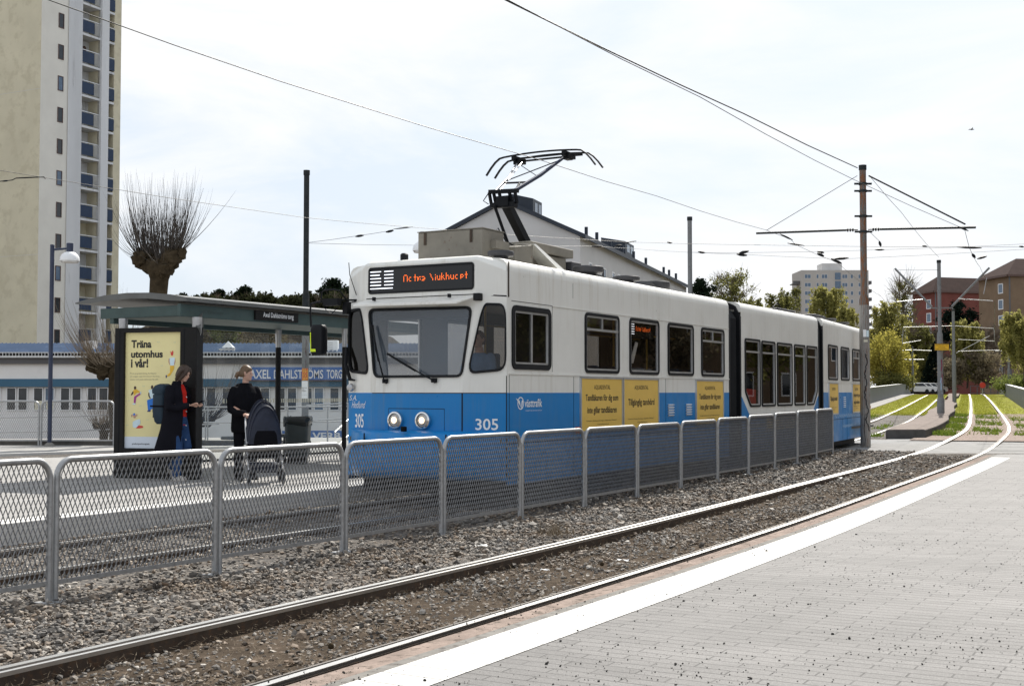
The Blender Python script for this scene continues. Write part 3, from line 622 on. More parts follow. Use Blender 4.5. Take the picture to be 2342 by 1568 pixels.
# roofs: rounded edge catching the sun
def roof(u0, u1, mtx, name, ht=HT, top=3.385):
    pr = [(0, ht - .002), (.004, 3.20), (.022, 3.255), (.06, 3.30), (.13, 3.325), (.35, 3.345), (1.325, top)]
    pr = pr + [(TW - a, b) for a, b in pr[-2::-1]]
    mb = MB(); mb.loft([[mtx @ Vector((u, a, b)) for a, b in pr] for u in (u0, u1)], cap=False)
    mb.poly([mtx @ Vector((u0, a, b)) for a, b in pr]); mb.poly([mtx @ Vector((u1, a, b)) for a, b in pr])
    return mb.build(name, M['cream'], tram, smooth=45)
I4 = Matrix.Identity(4)
roof(.02, 8.86, I4, 'front_roof'); roof(U2, V2, I4, 'middle_roof', HT - .02); roof(.05, 7.1, M3, 'rear_roof', HT - .02)

# bellows
def bellows(u0, u1, mtx0, mtx1, name):
    mb = MB(); n = 11; rings = []
    for i in range(n):
        t = i / (n - 1); q = .05 + (.045 if i % 2 else 0); m_ = mtx0 if t < .5 else mtx1
        u = u0 + (u1 - u0) * t
        pr = [(q, .35), (q, 2.98), (q + .10, 3.13), (q + .3, 3.2), (TW - q - .3, 3.2), (TW - q - .1, 3.13), (TW - q, 2.98), (TW - q, .35)]
        rings.append([Vector((u, a, b)) for a, b in pr])
    mb.loft(rings, True); o = mb.build(name, M['rubber'], tram, smooth=0)
    b = MB()
    for u in (u0 + .03, u1 - .03):
        pr = [(-.005, .3), (-.005, 3.02), (.10, 3.24), (.32, 3.36), (TW - .32, 3.36), (TW - .1, 3.24), (TW, 3.02), (TW, .3)]
        b.ring([(a, h) for a, h in pr], [(min(max(a, .12), TW - .12), min(h, 3.18)) for a, h in pr], lambda a, h, d: Vector((u + d, a, h)), -.04, .04)
    b.build('bellows_frame', M['black'], o)
bellows(8.86, U2, I4, I4, 'bellows'); bellows(V2, 15.62, I4, I4, 'bellows')

# front facets
wspoly = rpoly([(-.965, 1.70), (.93, 1.70), (.95, 2.69), (-.965, 2.67)], .12, 5)
hw_ = window('windscreen', wspoly, FR, tram, None, (), gasket=.035, frame=False, gl='wind')
wind = [o for o in tram.children if o.name.startswith('windscreen')][0]
cr = rpoly([(.04, 1.74), (1.0, 1.79), (.985, 2.70), (.30, 2.71), (.20, 2.55)], .22, 5)
hr_ = window('corner_window', cr, CR, tram, None, (), gasket=.035, frame=False)
hl_ = window('corner_window', cr, CL, tram, None, (), gasket=.035, frame=False)
front_w = [(-1, HB), (1, HB), (1, 1.8), (1, 2.2), (1, 2.6), (1, 2.73), (1, 3.30), (-1, 3.30), (-1, 2.73), (-1, 2.6), (-1, 2.2), (-1, 1.8)]
front_b = [(-1, .35), (1, .35), (1, HB), (-1, HB)]
sign = rrect(-.965, .955, 2.895, 3.275, .05)
b = MB(); b.plate(front_w, [hw_, sign], lambda s, h: FR(s, h), 0, True); b.plate(front_b, [], lambda s, h: FR(s, h), 1, True); o = b.build('front_panel', [M['cream'], M['blue']], tram, smooth=0, recalc=False)
MB().plate([(-1, HB), (1, HB), (1, 3.3), (-1, 3.3)], [hw_], lambda s, h: FR(s, h, -.04)).build('inner_lining', M['inner'], o, smooth=0)
for fm, hol, fl in ((CR, hr_, True), (CL, hl_, False)):
    b = MB(); b.plate([(0, HB), (1, HB), (1, HT), (0, 3.30), (0, 2.73), (0, 2.2), (0, 1.8)], [hol], lambda t, h: fm(t, h), 0, fl); b.plate([(0, .3), (1, .3), (1, HB), (0, HB)], [], lambda t, h: fm(t, h), 1, fl)
    o = b.build('corner_panel', [M['cream'], M['blue']], tram, smooth=0, recalc=False)
    MB().plate([(0, HB), (1, HB), (1, HT), (0, HT)], [hol], lambda t, h: fm(t, h, -.04)).build('inner_lining', M['inner'], o, smooth=0)
# brow: bevelled roof edge over the front
pr = [(0, 3.30), (.025, 3.345), (.085, 3.37), (.5, 3.385)]
b = MB(); ring = lambda k: [Vector((0 + pr[k][0] * 1.2, -.0 + pr[k][0], min(HT + (pr[k][1] - 3.3) * 2.3, 3.335) if k < 3 else 3.345)), Vector((uf(3.3) + pr[k][0], 1.315 - .92 + pr[k][0] * .3, pr[k][1])), Vector((uf(3.3) + pr[k][0], 1.315 + .92 - pr[k][0] * .3, pr[k][1])), Vector((pr[k][0] * 1.2, TW - pr[k][0], min(HT + (pr[k][1] - 3.3) * 2.3, 3.335) if k < 3 else 3.345))]
R = [ring(k) for k in range(4)]
for k in range(3):
    for j in range(3): b.quad(R[k][j], R[k][j + 1], R[k + 1][j + 1], R[k + 1][j])
b.poly([Vector((.5, .12, 3.33)), *R[3], Vector((.5, TW - .12, 3.33))]); b.build('front_brow', M['cream'], tram, smooth=50)
# seams
b = MB()
def seam(pts, fm, w=.006, mbx=None):
    for (a0, h0), (a1, h1) in zip(pts, pts[1:]):
        d = Vector((a1 - a0, h1 - h0)).normalized(); n = Vector((-d.y, d.x)) * w / 2
        (mbx or b).prism([(a0 - n.x, h0 - n.y), (a1 - n.x, h1 - n.y), (a1 + n.x, h1 + n.y), (a0 + n.x, h0 + n.y)], fm, -.002, .0025)
seam([(0, 2.825), (1, 2.80)], CR, .018); seam([(0, 2.825), (1, 2.80)], CL, .018); seam([(-1, 2.83), (1, 2.83)], FR, .012)
seam([(0.0, HB - .004), (1, HB - .004)], CR, .01); seam([(-1, HB - .004), (1, HB - .004)], FR, .01); seam([(0, .35), (0, HB)], CR, .03)
seam([(.995, .35), (.995, 1.72)], CR, .02)
for u in (.07, 2.02, 5.6): seam([(u, H0), (u, 1.73)], S1, .008)
seam([(0, .80), (8.86, .80)], S1, .012); seam([(.05, .80), (7.1, .80)], S3, .012); seam([(U2, .80), (V2, .80)], S1, .012)
seam([(-.62, 1.27), (.62, 1.27)], FR, .008); seam([(-.62, .9), (-.62, 1.27)], FR, .006); seam([(.62, .9), (.62, 1.27)], FR, .006); seam([(1.33, 1.79), (1.33, 2.74)], S1, .008)
seam([(.13, 2.745), (1.33, 2.745)], S1, .008); seam([(2.0, 2.9), (2.0, 3.12)], S1, .005)
for u in (2.6, 3.25, 5.9): seam([(u, H0), (u, .8)], S3, .008)
b.build('panel_seams', M['rubber'], tram, smooth=0)
for u0, u1, fm in ((.06, 8.84, S1), (.06, 7.08, S3)): MB().prism([(u0, HM - .010), (u1, HM - .010), (u1, HM + .012), (u0, HM + .012)], fm, 0, .014).build('side_moulding', M['cream'], tram)
MB().prism([(1.33, HG), (8.84, HG), (8.84, HG + .012), (1.33, HG + .012)], S1, 0, .010).build('rain_gutter', M['cream'], tram)
b = MB().prism([(.03, HT - .35), (.052, HT - .35), (.052, HT + .15), (.03, HT + .10)], S1, 0, .012).build('roof_drip_strip', M['rust'], tram)

# bumper apron
b = MB(); rings = []
for h, k in ((.30, .0), (.31, .55), (.36, .9), (.45, 1.0), (.80, .95), (.92, .82), (.965, .5), (.97, 0.)):
    R = []
    for i in range(25):
        t = -1 + i / 12; q = abs(t); v = 1.315 + t * 1.27; base = uf(1.) if q < .59 else uf(1.) * (1 - (q - .59) / .41 * .95)
        R.append(Vector((base - (.34 * (1 - q ** 3.2) + .012) * k, v, h)))
    rings.append(R)
for A, B in zip(rings, rings[1:]):
    for j in range(24): b.quad(A[j], A[j + 1], B[j + 1], B[j])
bp = b.build('bumper_apron', M['blue'], tram, smooth=50)
for t in (-.53, .53): MB().box(uf(1) - .348 + .05, uf(1) - .33 + .05, 1.315 + t * 1.27 - .006, 1.315 + t * 1.27 + .006, .34, .93).build('apron_joint', M['rubber'], bp); MB().box(-.56, -.50, 1.28, 1.35, .96, 1.03).build('coupling_pin', M['black'], bp, bevel=.01)
MB().box(-.1, 20, .35, 2.3, .10, .36).build('underframe', M['black'], tram)
for u in (1.6, 3.3, 7.4, 10.4, 14.6):
    for v in (.52, 2.05): MB().lathe([(.05, -.06), (.30, -.06), (.33, .0), (.30, .06), (.05, .06)], 20, Matrix.Translation((u, v, .285)) @ Matrix.Rotation(pi / 2, 4, 'X')).build('wheel', M['rust'], tram)

# sun visor, sign, wipers, lamps
b = MB(); vp = [(-.985, 2.80), (-.985, 2.735), (.985, 2.745), (.985, 2.81)]
b.add([FR(-1.02, 2.80, .03), FR(1.0, 2.81, .03), FR(1.03, 2.735, .27), FR(-.86, 2.72, .27), FR(-1.02, 2.785, .03), FR(1.0, 2.795, .03), FR(1.03, 2.700, .27), FR(-.86, 2.685, .27)], [(0, 1, 2, 3), (7, 6, 5, 4), (0, 4, 5, 1), (1, 5, 6, 2), (2, 6, 7, 3), (3, 7, 4, 0)])
MB().prism([(-.93, 2.52), (.90, 2.52), (.92, 2.64), (-.94, 2.64)], FR, -.10, -.06).build('shade_band', M['black'], tram)
vis = b.build('sun_visor', M['cream'], tram, bevel=.006)
for s in (-.62, .75): MB().box(-.03, .03, -.012, .012, 0, .05, Matrix.Translation(FR(s, 2.79, .12))).build('visor_bracket', M['black'], vis)
MB().box(-.05, .05, -.05, .05, -.05, .05, Matrix.Translation(CR(.08, 2.79, .03))).build('marker_lamp', M['rubber'], tram, bevel=.01)
M['signglass'] = mat('sign_black', (.008, .009, .011), .18, 0, .2, 40)
sg = MB().ring(sign, inset(sign, .03), FR, -.03, .012).build('destination_sign', M['rubber'], tram)
MB().plate(inset(sign, .025), [], lambda s, h: FR(s, h, -.004)).build('sign_panel', M['signglass'], sg, smooth=0)
LET = {'O': ['.###.', '#...#', '#...#', '#...#', '#...#', '#...#', '.....'], 's': ['.....', '.....', '.##', '#..', '#..', '.##', '...'], 't': ['.#.', '.#.', '###', '.#.', '.#.', '.#.', '...'], 'r': ['...', '...', '#.##', '##..', '##.#', '#...', '...'], 'a': ['....', '....', '###.', '...#', '.###', '###.', '....'],
       'S': ['#....', '.#...', '.#...', '..#..', '...#.', '...#.', '.....'], 'j': ['.', '#', '.', '#', '#', '#', '.'], 'u': ['....', '....', '#..#', '#..#', '#..#', '.###', '....'], 'k': ['#...', '#...', '#.#.', '##..', '#.#.', '#..#', '....'], 'h': ['#...', '#...', '###.', '#..#', '#..#', '#..#', '....'], 'e': ['....', '....', '###.', '#..#', '###.', '#...', '....'], ' ': ['...'] * 7}
def led_text(mb, txt, fm, x0, x1, y1, dy):
    n = sum(max(len(r) for r in LET[c]) + 1 for c in txt); dx = (x1 - x0) / n; c0 = 0
    for ch in txt:
        rows = LET[ch]
        for r, row in enumerate(rows):
            for k, q in enumerate(row):
                if q == '#':
                    x = x0 + (c0 + k) * dx; y = y1 - r * dy; mb.quad(fm(x, y), fm(x + dx * .66, y), fm(x + dx * .66, y + dy * .66), fm(x, y + dy * .66))
        c0 += max(len(r) for r in rows) + 1
fs = lambda s, h: FR(-s, h, .002)                                  # reads left to right when seen from the front
b = MB(); led_text(b, 'Ostra Sjukhuset', fs, -.30, .87, 3.135, .0165); b.build('led_lettering', M['led_o'], sg, smooth=0)
b = MB()
for i in range(6):
    h = 3.205 - i * .048; e1 = (-.72, -.745)[i == 1] if i < 5 else None
    if i == 5: b.quad(fs(-.925, h), fs(-.50, h), fs(-.50, h + .013), fs(-.925, h + .013))
    else: b.quad(fs(-.925, h), fs(e1, h), fs(e1, h + .013), fs(-.925, h + .013)); b.quad(fs(-.66, h), fs(-.49, h), fs(-.49, h + .013), fs(-.66, h + .013))
b.build('line_number', M['led_w'], sg, smooth=0)
for (s0, h0, s1, h1) in ((.66, 1.655, .84, 2.45), (-.40, 1.66, .55, 2.04)):
    b = MB(); p0, p1 = FR(s0, h0, .05), FR(s1, h1, .05); mid = p0.lerp(p1, .55) + Vector((-.05, 0, 0))
    b.tube([p0 + Vector((.05, 0, -.03)), p0, mid], [.014, .012, .009], 6); b.tube([p0.lerp(p1, .30) + Vector((-.02, 0, .0)), mid, p1], [.008, .014, .007], 6); b.bar(p0.lerp(p1, .35) + Vector((-.012, .02, 0)), p1 + Vector((-.008, .02, 0)), .012, .028)
    b.box(-.03, .03, -.035, .035, -.03, .03, Matrix.Translation(p0 + Vector((.03, 0, 0)))); b.build('wiper', M['black'], wind)
for s in (.433, -.185):
    c = FR(0, 1.11, .012); c.y = 1.315 + s * .75
    Mx = Matrix.Translation(c) @ Matrix.Rotation(-pi / 2, 4, 'Y')
    hl = MB().lathe([(.115, -.02), (.125, .02), (.118, .05), (.095, .056), (.093, .02)], 28, Mx).build('headlight', M['chrome'], tram)
    MB().lathe([(.095, .022), (.085, .042), (.05, .055), (.01, .06)], 24, Mx).build('headlight_lens', M['lens'], hl); MB().lathe([(.045, .060), (.03, .072), (.004, .076)], 14, Mx).build('headlight_bulb', M['lamp_w'], hl)
# lettering on the body
b = MB(); glyphs(b, '305', lambda x, y: CR(x, y, .004), .30, .81, .985, 1.14, .012); b.build('fleet_number', M['white'], tram, smooth=0); b = MB(); glyphs(b, '305', lambda x, y: CL(1 - x, y, .004), .30, .66, .99, 1.19, .012); b.build('fleet_number', M['white'], tram, smooth=0)
b = MB(); glyphs(b, 'S.A.', lambda x, y: CL(1 - x - (y - 1.4) * .6, y, .004), .06, .38, 1.38, 1.455, -.004); glyphs(b, 'Hedlund', lambda x, y: CL(1 - x - (y - 1.3) * .6, y, .004), .16, .70, 1.27, 1.37, -.006); b.build('name_lettering', M['white'], tram, smooth=0)
b = MB(); glyphs(b, 'västtrafik', lambda x, y: S1(x, y, .003), .50, 1.01, 1.29, 1.405, .012); glyphs(b, 'I SAMARBETE MED GÖTEBORGS SPÅRVÄGAR', lambda x, y: S1(x, y, .003), .52, 1.01, 1.235, 1.252)
cx, cy = .385, 1.345
b.ring([(cx + .088 * cos(k * pi / 12), cy + .088 * sin(k * pi / 12)) for k in range(24)], [(cx + .074 * cos(k * pi / 12), cy + .074 * sin(k * pi / 12)) for k in range(24)], S1, .001, .004)
b.prism([(cx - .13, cy + .07), (cx - .03, cy + .035), (cx + .005, cy - .06), (cx - .03, cy - .02)], S1, .001, .004); b.prism([(cx + .02, cy - .06), (cx + .03, cy + .03), (cx + .075, cy + .06), (cx + .03, cy - .08)], S1, .001, .004)
b.build('operator_logo', M['white'], tram, smooth=0)
# adverts
def advert(fm, u0, u1, h0, h1, lines, top=True):
    p = MB().prism(rrect(u0, u1, h0, h1, .01, 2), fm, 0, .018).build('advert_panel', M['yellow_ad'], tram)
    q = rrect(u0 - .025, u1 + .025, h0 - .02, h1 + .03, .015, 2); MB().ring(q, inset(q, .032), fm, 0, .028).build('advert_frame', M['alu'], p)
    b = MB(); w = u1 - u0; f = lambda x, y: fm(x, y, .0205)
    glyphs(b, 'AQUADENTAL', f, u0 + w * .30, u0 + w * .70, h1 - .175, h1 - .095, .0)
    for txt, a0, a1, y0, y1 in lines: glyphs(b, txt, f, u0 + w * a0, u0 + w * a1, y0, y1, .016)
    glyphs(b, 'Kortedala | Älvsborg | Järntorget | Sahlgrenska | Mölndal C', f, u0 + w * .12, u0 + w * .86, h0 + .145, h0 + .175); glyphs(b, 'aquadental.se  031-123 45 67'.split('  ')[0], f, u0 + w * .38, u0 + w * .66, h0 + .09, h0 + .115)
    b.build('advert_lettering', M['ink'], p, smooth=0)
two = [('Tandläkaren för dig som', .10, .90, 1.335, 1.465), ('inte gillar tandläkaren', .14, .86, 1.145, 1.275)]; one = [('Tillgänglig tandvård', .12, .88, 1.25, 1.39)]
advert(S1, 2.24, 3.72, .90, 1.705, two); advert(S1, 3.79, 5.22, .90, 1.705, one); advert(S1, 7.03, 8.46, .90, 1.705, two)
advert(S3, .70, 1.90, .95, 1.71, one); advert(S3, 4.02, 5.30, .95, 1.71, two)
for a, b_ in ((11.15, 12.38), (12.42, 13.70)):
    p = MB().prism(rrect(a, b_, .70, 1.00, .01, 2), S1, 0, .018).build('advert_panel', M['yellow_ad'], tram); MB().ring(rrect(a - .02, b_ + .02, .68, 1.02, .01, 2), rrect(a, b_, .70, 1.0, .01, 2), S1, 0, .024).build('advert_frame', M['alu'], p)
for u in (5.68, 6.53):
    b = MB()
    for k in range(5): h = 1.075 + k * .045; b.add([S1(u, h, .0), S1(u + .27, h, .0), S1(u + .27, h + .022, .03), S1(u, h + .022, .03), S1(u, h + .03, .002), S1(u + .27, h + .03, .002)], [(0, 1, 2, 3), (3, 2, 5, 4)])
    b.build('louvre_vent', M['white'], tram, smooth=0)
b = MB()
for k in range(6): b.prism([(2.75, 1.10 + k * .05), (3.05, 1.10 + k * .05), (3.05, 1.12 + k * .05), (2.75, 1.12 + k * .05)], S3, 0, .01)
b.build('louvre_vent', M['white'], tram)
MB().prism(rrect(2.07, 2.16, .88, .98, .015, 3), S1, 0, .045).build('side_indicator', M['orange'], tram)
# graffiti marks scrawled on the rear section
b = MB()
for base, amp, u0, u1 in ((.88, .06, 1.5, 5.6), (.60, .05, 2.6, 5.8)):
    pts = [(u0 + (u1 - u0) * k / 46, base + amp * sin(k * 2.1) * (0.4 + .6 * abs(sin(k * .37)))) for k in range(47)]
    seam(pts, S3, .022, b)
M['pale_spray'] = mat('pale_spray_paint', (.30, .42, .55), .6, 0, .1); b.build('spray_scrawl', M['pale_spray'], tram, smooth=0)
# in-window destination display
b = MB(); fw = lambda x, y: S1(x, y, -.06); ds = MB().prism([(4.12, 2.40), (5.22, 2.40), (5.22, 2.68), (4.12, 2.68)], S1, -.16, -.065).build('window_display', M['signglass'], tram)
for i in range(6): b.quad(fw(4.15, 2.66 - i * .040), fw(4.40, 2.66 - i * .040), fw(4.40, 2.672 - i * .040), fw(4.15, 2.672 - i * .040))
b.build('line_number', M['led_w'], ds, smooth=0); b = MB(); led_text(b, 'Ostra Sjukhuset', fw, 4.47, 5.08, 2.585, .0125); b.build('led_lettering', M['led_o'], ds, smooth=0)

# interior
MB().box(-.05, 8.8, .06, 2.59, .80, .86).build('floor', M['inner'], tram); MB().box(U2, 22, .3, 2.4, .50, .56).build('floor', M['inner'], tram)
MB().box(0, 8.8, .08, 2.57, 2.86, 2.90).build('ceiling', M['inner'], tram); MB().box(U2, 15.2, .08, 2.57, 2.86, 2.90).build('ceiling', M['inner'], tram)
for u in (2.7, 3.6, 4.5, 6.1, 7.0, 7.9):
    for v in (.45, 2.2):
        b = MB().box(u, u + .45, v - .32, v + .32, 1.22, 1.30).box(u + .40, u + .48, v - .32, v + .32, 1.25, 1.92); b.build('passenger_seat', M['seat'], tram, bevel=.03)
MB().box(1.55, 1.60, .1, 2.5, .86, 1.5).build('cab_partition', M['inner'], tram); MB().box(1.55, 1.6, .1, .8, 1.5, 2.8).build('cab_bulkhead', M['inner'], tram)
MB().box(-.10, .38, .35, 2.3, .9, 1.62).build('dashboard', M['rubber'], tram, bevel=.04)
b = MB()
for u, v in ((2.3, 1.0), (4.0, .95), (5.5, 1.7), (5.5, .95), (7.1, 1.0), (2.3, 1.7)): b.tube([(u, v, .86), (u, v, 2.86)], .018, 8)
b.tube([(2.3, .95, 2.55), (8.4, .95, 2.55)], .015, 6); b.tube([(2.3, 1.7, 2.55), (8.4, 1.7, 2.55)], .015, 6); b.build('grab_poles', M['yellow_ad'], tram)
fl = MB().prism([(5.74, 1.83), (5.98, 1.83), (5.92, 2.12), (5.74, 2.16)], S1, -.10, -.09).build('window_leaflet', M['fig_pale'], tram)
MB().prism([(4.28, 1.98), (4.42, 1.98), (4.62, 2.32), (4.52, 2.34)], S1, -.10, -.09).build('window_sticker', M['white'], tram)
MB().prism([(9.93, 1.28), (10.68, 1.25), (10.68, 1.55), (9.84, 1.58)], S1, -.10, -.06).build('red_window_sign', M['fig_red'], tram)

# roof equipment
bx = MB().box(.80, 1.42, .86, 1.98, 3.36, 3.87).build('resistor_box', M['roofgrey'], tram, bevel=.012); MB().box(.79, 1.43, .85, 1.99, 3.872, 3.885).build('box_lid', M['roofgrey'], bx)
for v in (1.05, 1.85): MB().box(.785, .80, v - .02, v + .02, 3.68, 3.86).build('box_hinge', M['rust'], bx)
MB(); MB().box(1.02, 1.40, .76, .86, 3.60, 3.72).build('box_flap', M['roofgrey'], bx)
def disc(u, v, r=.24, h=.10, mt=I4, z=3.35, name='roof_vent'):
    MB().lathe([(r * .55, 0), (r * .55, .06), (r * .95, .07), (r, .09), (r, .06 + h), (r * .94, .075 + h), (r * .2, .085 + h)], 20, mt @ Matrix.Translation((u, v, z))).build(name, M['roofdark'], tram)
disc(.62, .45, .19, .07); disc(3.45, .45, .25); disc(5.05, .5, .24, .07); disc(7.0, .75, .25, .14)
b = MB(); b.add([Vector(p) for p in ((6.0, .5, 3.34), (6.6, .5, 3.34), (6.15, .5, 3.50), (6.0, .9, 3.36), (6.6, .9, 3.36), (6.15, .9, 3.52))], [(0, 1, 2), (3, 5, 4), (0, 3, 4, 1), (1, 4, 5, 2), (2, 5, 3, 0)]); b.build('roof_hatch', M['roofdark'], tram)
# pantograph well: sloping white cheek plate and two tan boxes behind
b = MB(); b.add([(1.45, .68, 3.34), (2.0, .68, 3.34), (2.0, .68, 3.74), (1.45, .68, 3.66), (1.45, 1.9, 3.36), (2.0, 1.9, 3.36), (2.0, 1.9, 3.76), (1.45, 1.9, 3.68)], [(0, 1, 2, 3), (4, 7, 6, 5), (3, 2, 6, 7), (0, 3, 7, 4), (1, 5, 6, 2)]); b.build('pantograph_base', M['roofgrey'], tram, bevel=.008)
b = MB(); b.add([(1.98, .66, 3.75), (2.06, .66, 3.76), (2.78, .52, 3.40), (2.60, .52, 3.38), (2.60, 1.0, 3.40), (2.78, 1.0, 3.42), (2.06, 1.0, 3.78), (1.98, 1.0, 3.77)], [(0, 1, 2, 3), (7, 4, 5, 6), (0, 7, 6, 1), (1, 6, 5, 2)]); b.build('cheek_plate', M['cream'], tram)
MB().box(2.05, 3.55, .9, 1.7, 3.35, 3.68).build('roof_case', M['roofgrey'], tram, bevel=.01); MB().box(2.25, 3.72, .85, 1.75, 3.70, 3.84).build('roof_tray', M['roofgrey'], tram, bevel=.01)
MB().box(3.60, 3.95, .82, 1.4, 3.35, 3.64).build('roof_case', M['roofdark'], tram, bevel=.01)
b = MB()
for k in range(7): b.box(4.0 + k * .13, 4.03 + k * .13, .8, 1.5, 3.54 - .012 * k, 3.56 - .012 * k)
b.bar((3.98, .82, 3.55), (4.95, .82, 3.46), .03, .03); b.tube([(4.3, .82, 3.34), (4.3, .82, 3.52)], .03, 6); b.tube([(4.8, .82, 3.34), (4.8, .82, 3.62)], .02, 6); b.build('roof_rack', M['roofdark'], tram)
# pantograph
pn = MB().bar((3.02, 1.32, 3.84), (2.22, 1.32, 4.52), .13, .13).build('pantograph', M['black'], tram)
b = MB(); b.tube([(2.48, 1.36, 3.78), (2.10, 1.42, 4.42)], .025, 8); b.tube([(1.9, 1.35, 3.70), (2.2, 1.2, 3.82), (2.45, 1.0, 3.62), (2.35, .9, 3.5)], .010, 6); b.tube([(2.14, 1.55, 4.62), (2.10, 1.62, 4.5), (2.16, 1.56, 4.45)], .008, 6); b.tube([(1.45, 1.05, 3.86), (1.4, .95, 3.95), (1.6, .85, 3.65), (2.0, .75, 3.5)], .009, 6); b.build('control_rod', M['black'], pn)
b = MB(); b.bar((2.20, 1.05, 4.63), (2.20, 1.57, 4.65), .07, .06); b.bar((2.22, 1.10, 4.42), (2.22, 1.53, 4.43), .12, .08)
for v in (1.08, 1.18, 1.36, 1.46, 1.54): b.bar((2.22, v, 4.44), (2.18, v + .02, 4.64), .045, .035)
b.box(2.14, 2.34, 1.2, 1.42, 4.40, 4.56); b.build('knee_frame', M['black'], pn)
b = MB(); b.tube([(2.24, 1.14, 4.64), (2.9, 1.03, 4.98), (3.55, .90, 5.38)], [.035, .033, .022], 10); b.build('upper_arm', M['bluepost'], pn)
b = MB(); b.tube([(2.22, 1.50, 4.64), (2.9, 1.62, 4.99), (3.55, 1.80, 5.38)], [.022, .021, .016], 10); b.tube([(2.26, 1.44, 4.64), (3.5, 1.70, 5.34)], .010, 6); b.build('upper_arm', M['satin'], pn)
b = MB(); b.tube([(2.62, 1.55, 4.85), (2.62, 1.08, 4.83)], .016, 6); b.tube([(2.36, 1.2, 4.64), (2.62, 1.25, 4.84)], .018, 6); b.tube([(2.66, 1.57, 4.88), (3.42, .93, 5.30)], .009, 6); b.tube([(2.84, 1.05, 4.95), (3.45, 1.72, 5.30)], .007, 6); b.build('bracing', M['black'], pn)
b = MB()
for u, c in ((3.42, 1.32), (3.72, 1.33)):
    pts = []
    for k in range(-12, 13):
        t = k / 12; q = abs(t); h = 5.47 - .035 * min(q / .72, 1) ** 2 - (0 if q < .72 else .27 * ((q - .72) / .28) ** 1.5); pts.append(Vector((u, c + t * 1.02, h)))
    for p, q in zip(pts, pts[1:]): b.bar(p, q + (q - p) * .06, .035, .024)
b.bar((3.45, .90, 5.40), (3.45, 1.80, 5.40), .02, .03); b.bar((3.69, .90, 5.40), (3.69, 1.80, 5.40), .02, .03)
for v in (.86, 1.80): b.bar((3.36, v, 5.40), (3.78, v, 5.40), .05, .09); b.box(3.45, 3.6, v - .06, v + .04, 5.31, 5.42)
b.bar((3.42, .70, 5.36), (3.72, .70, 5.42), .05, .05); b.build('collector_head', M['black'], pn)
# rear roof units
MB().lathe([(.06, 0), (.06, .1), (.04, .12)], 10, Matrix.Translation((.06, 1.72, 3.36))).build('beacon', M['rubber'], tram)
MB().box(13.7, 15.0, .5, 1.6, 3.36, 3.47).build('roof_unit', M['roofdark'], tram, bevel=.02); b = MB(); b.tube([(13.0 + .9 * k / 8 + .3, .55, 3.35 + .22 * sin(pi * k / 8)) for k in range(9)], .014, 6); b.build('roof_cable', M['black'], tram)
disc(1.9, .6, .25, .06, M3); disc(3.4, .55, .27, .06, M3); MB().box(3.3, 4.6, .8, 1.5, 3.35, 3.62, M3).build('roof_unit', M['roofdark'], tram, bevel=.02); disc(5.2, .5, .25, .05, M3)
# mirror arm on the platform side
ma = MB(); P_ = lambda v, h, u=-.35: Vector((u, v, h))
ma.tube([P_(2.45, 2.83, -.05), P_(2.62, 2.82, -.3), P_(2.95, 2.80, -.35), P_(3.07, 2.78, -.35), P_(3.085, 2.70, -.35), P_(3.07, 2.44, -.35)], .014, 8); ma.tube([P_(2.52, 2.80, -.2), P_(2.56, 2.95), P_(2.66, 2.97), P_(2.82, 2.97), P_(2.88, 2.94), P_(2.89, 2.80)], .012, 6)
ma.box(-.40, -.30, 2.56, 2.82, 2.74, 2.84); ma.box(-.25, -.15, 2.50, 2.58, 2.62, 2.80); ma.tube([P_(2.86, 2.82), P_(2.80, 2.68), P_(2.70, 2.62), P_(2.58, 2.72)], .006, 5); mo = ma.build('mirror_arm', M['black'], tram)
mm = MB().loft([[Vector((-.35 + x, 2.92 + sx * .115 * k, 2.25 + sz * .22 * k)) for sx, sz in rrect(-1, 1, -1, 1, .35, 3)] for x, k in ((-.075, .86), (-.05, 1), (.03, 1), (.06, .9))]).build('wing_mirror', M['black'], mo, smooth=40)
M['acid'] = mat('acid_yellow', (.62, .78, .01), .5, 0, .03)
b = MB(); b.add([(-.412, 3.032, 2.36), (-.412, 3.012, 2.36), (-.412, 3.006, 2.11), (-.412, 2.93, 2.11), (-.412, 2.925, 2.065), (-.412, 3.03, 2.065)], [(0, 1, 2, 5), (2, 3, 4, 5)])
bb = MB(); bb.prism([(3.028, 2.36), (3.012, 2.36), (3.006, 2.12), (2.93, 2.12), (2.92, 2.08), (3.02, 2.08)], lambda a, h, d: Vector((-.428 + d, a, h)), 0, .012); bb.build('mirror_marking', M['acid'], mm)
b = MB(); b.tube([CL(.5, 2.9, .02), CL(.8, 3.2, .05), CL(.86, 3.38, .05)], .006, 5); b.build('aerial', M['black'], tram)
b = MB(); b.tube([CL(1.02, 2.15, .03), CL(.92, 1.9, .08), CL(.80, 1.68, .05), CL(.62, 1.67, .04)], [.02, .028, .028, .012], 8); b.build('side_handle', M['black'], tram)
MB().lathe([(.02, 0), (.03, .04), (.06, .05), (.05, .09), (.02, .1)], 12, Matrix.Translation(CL(.80, 1.565, .0)) @ Matrix.Rotation(-pi / 2, 4, 'Y')).build('corner_indicator', M['satin'], tram)
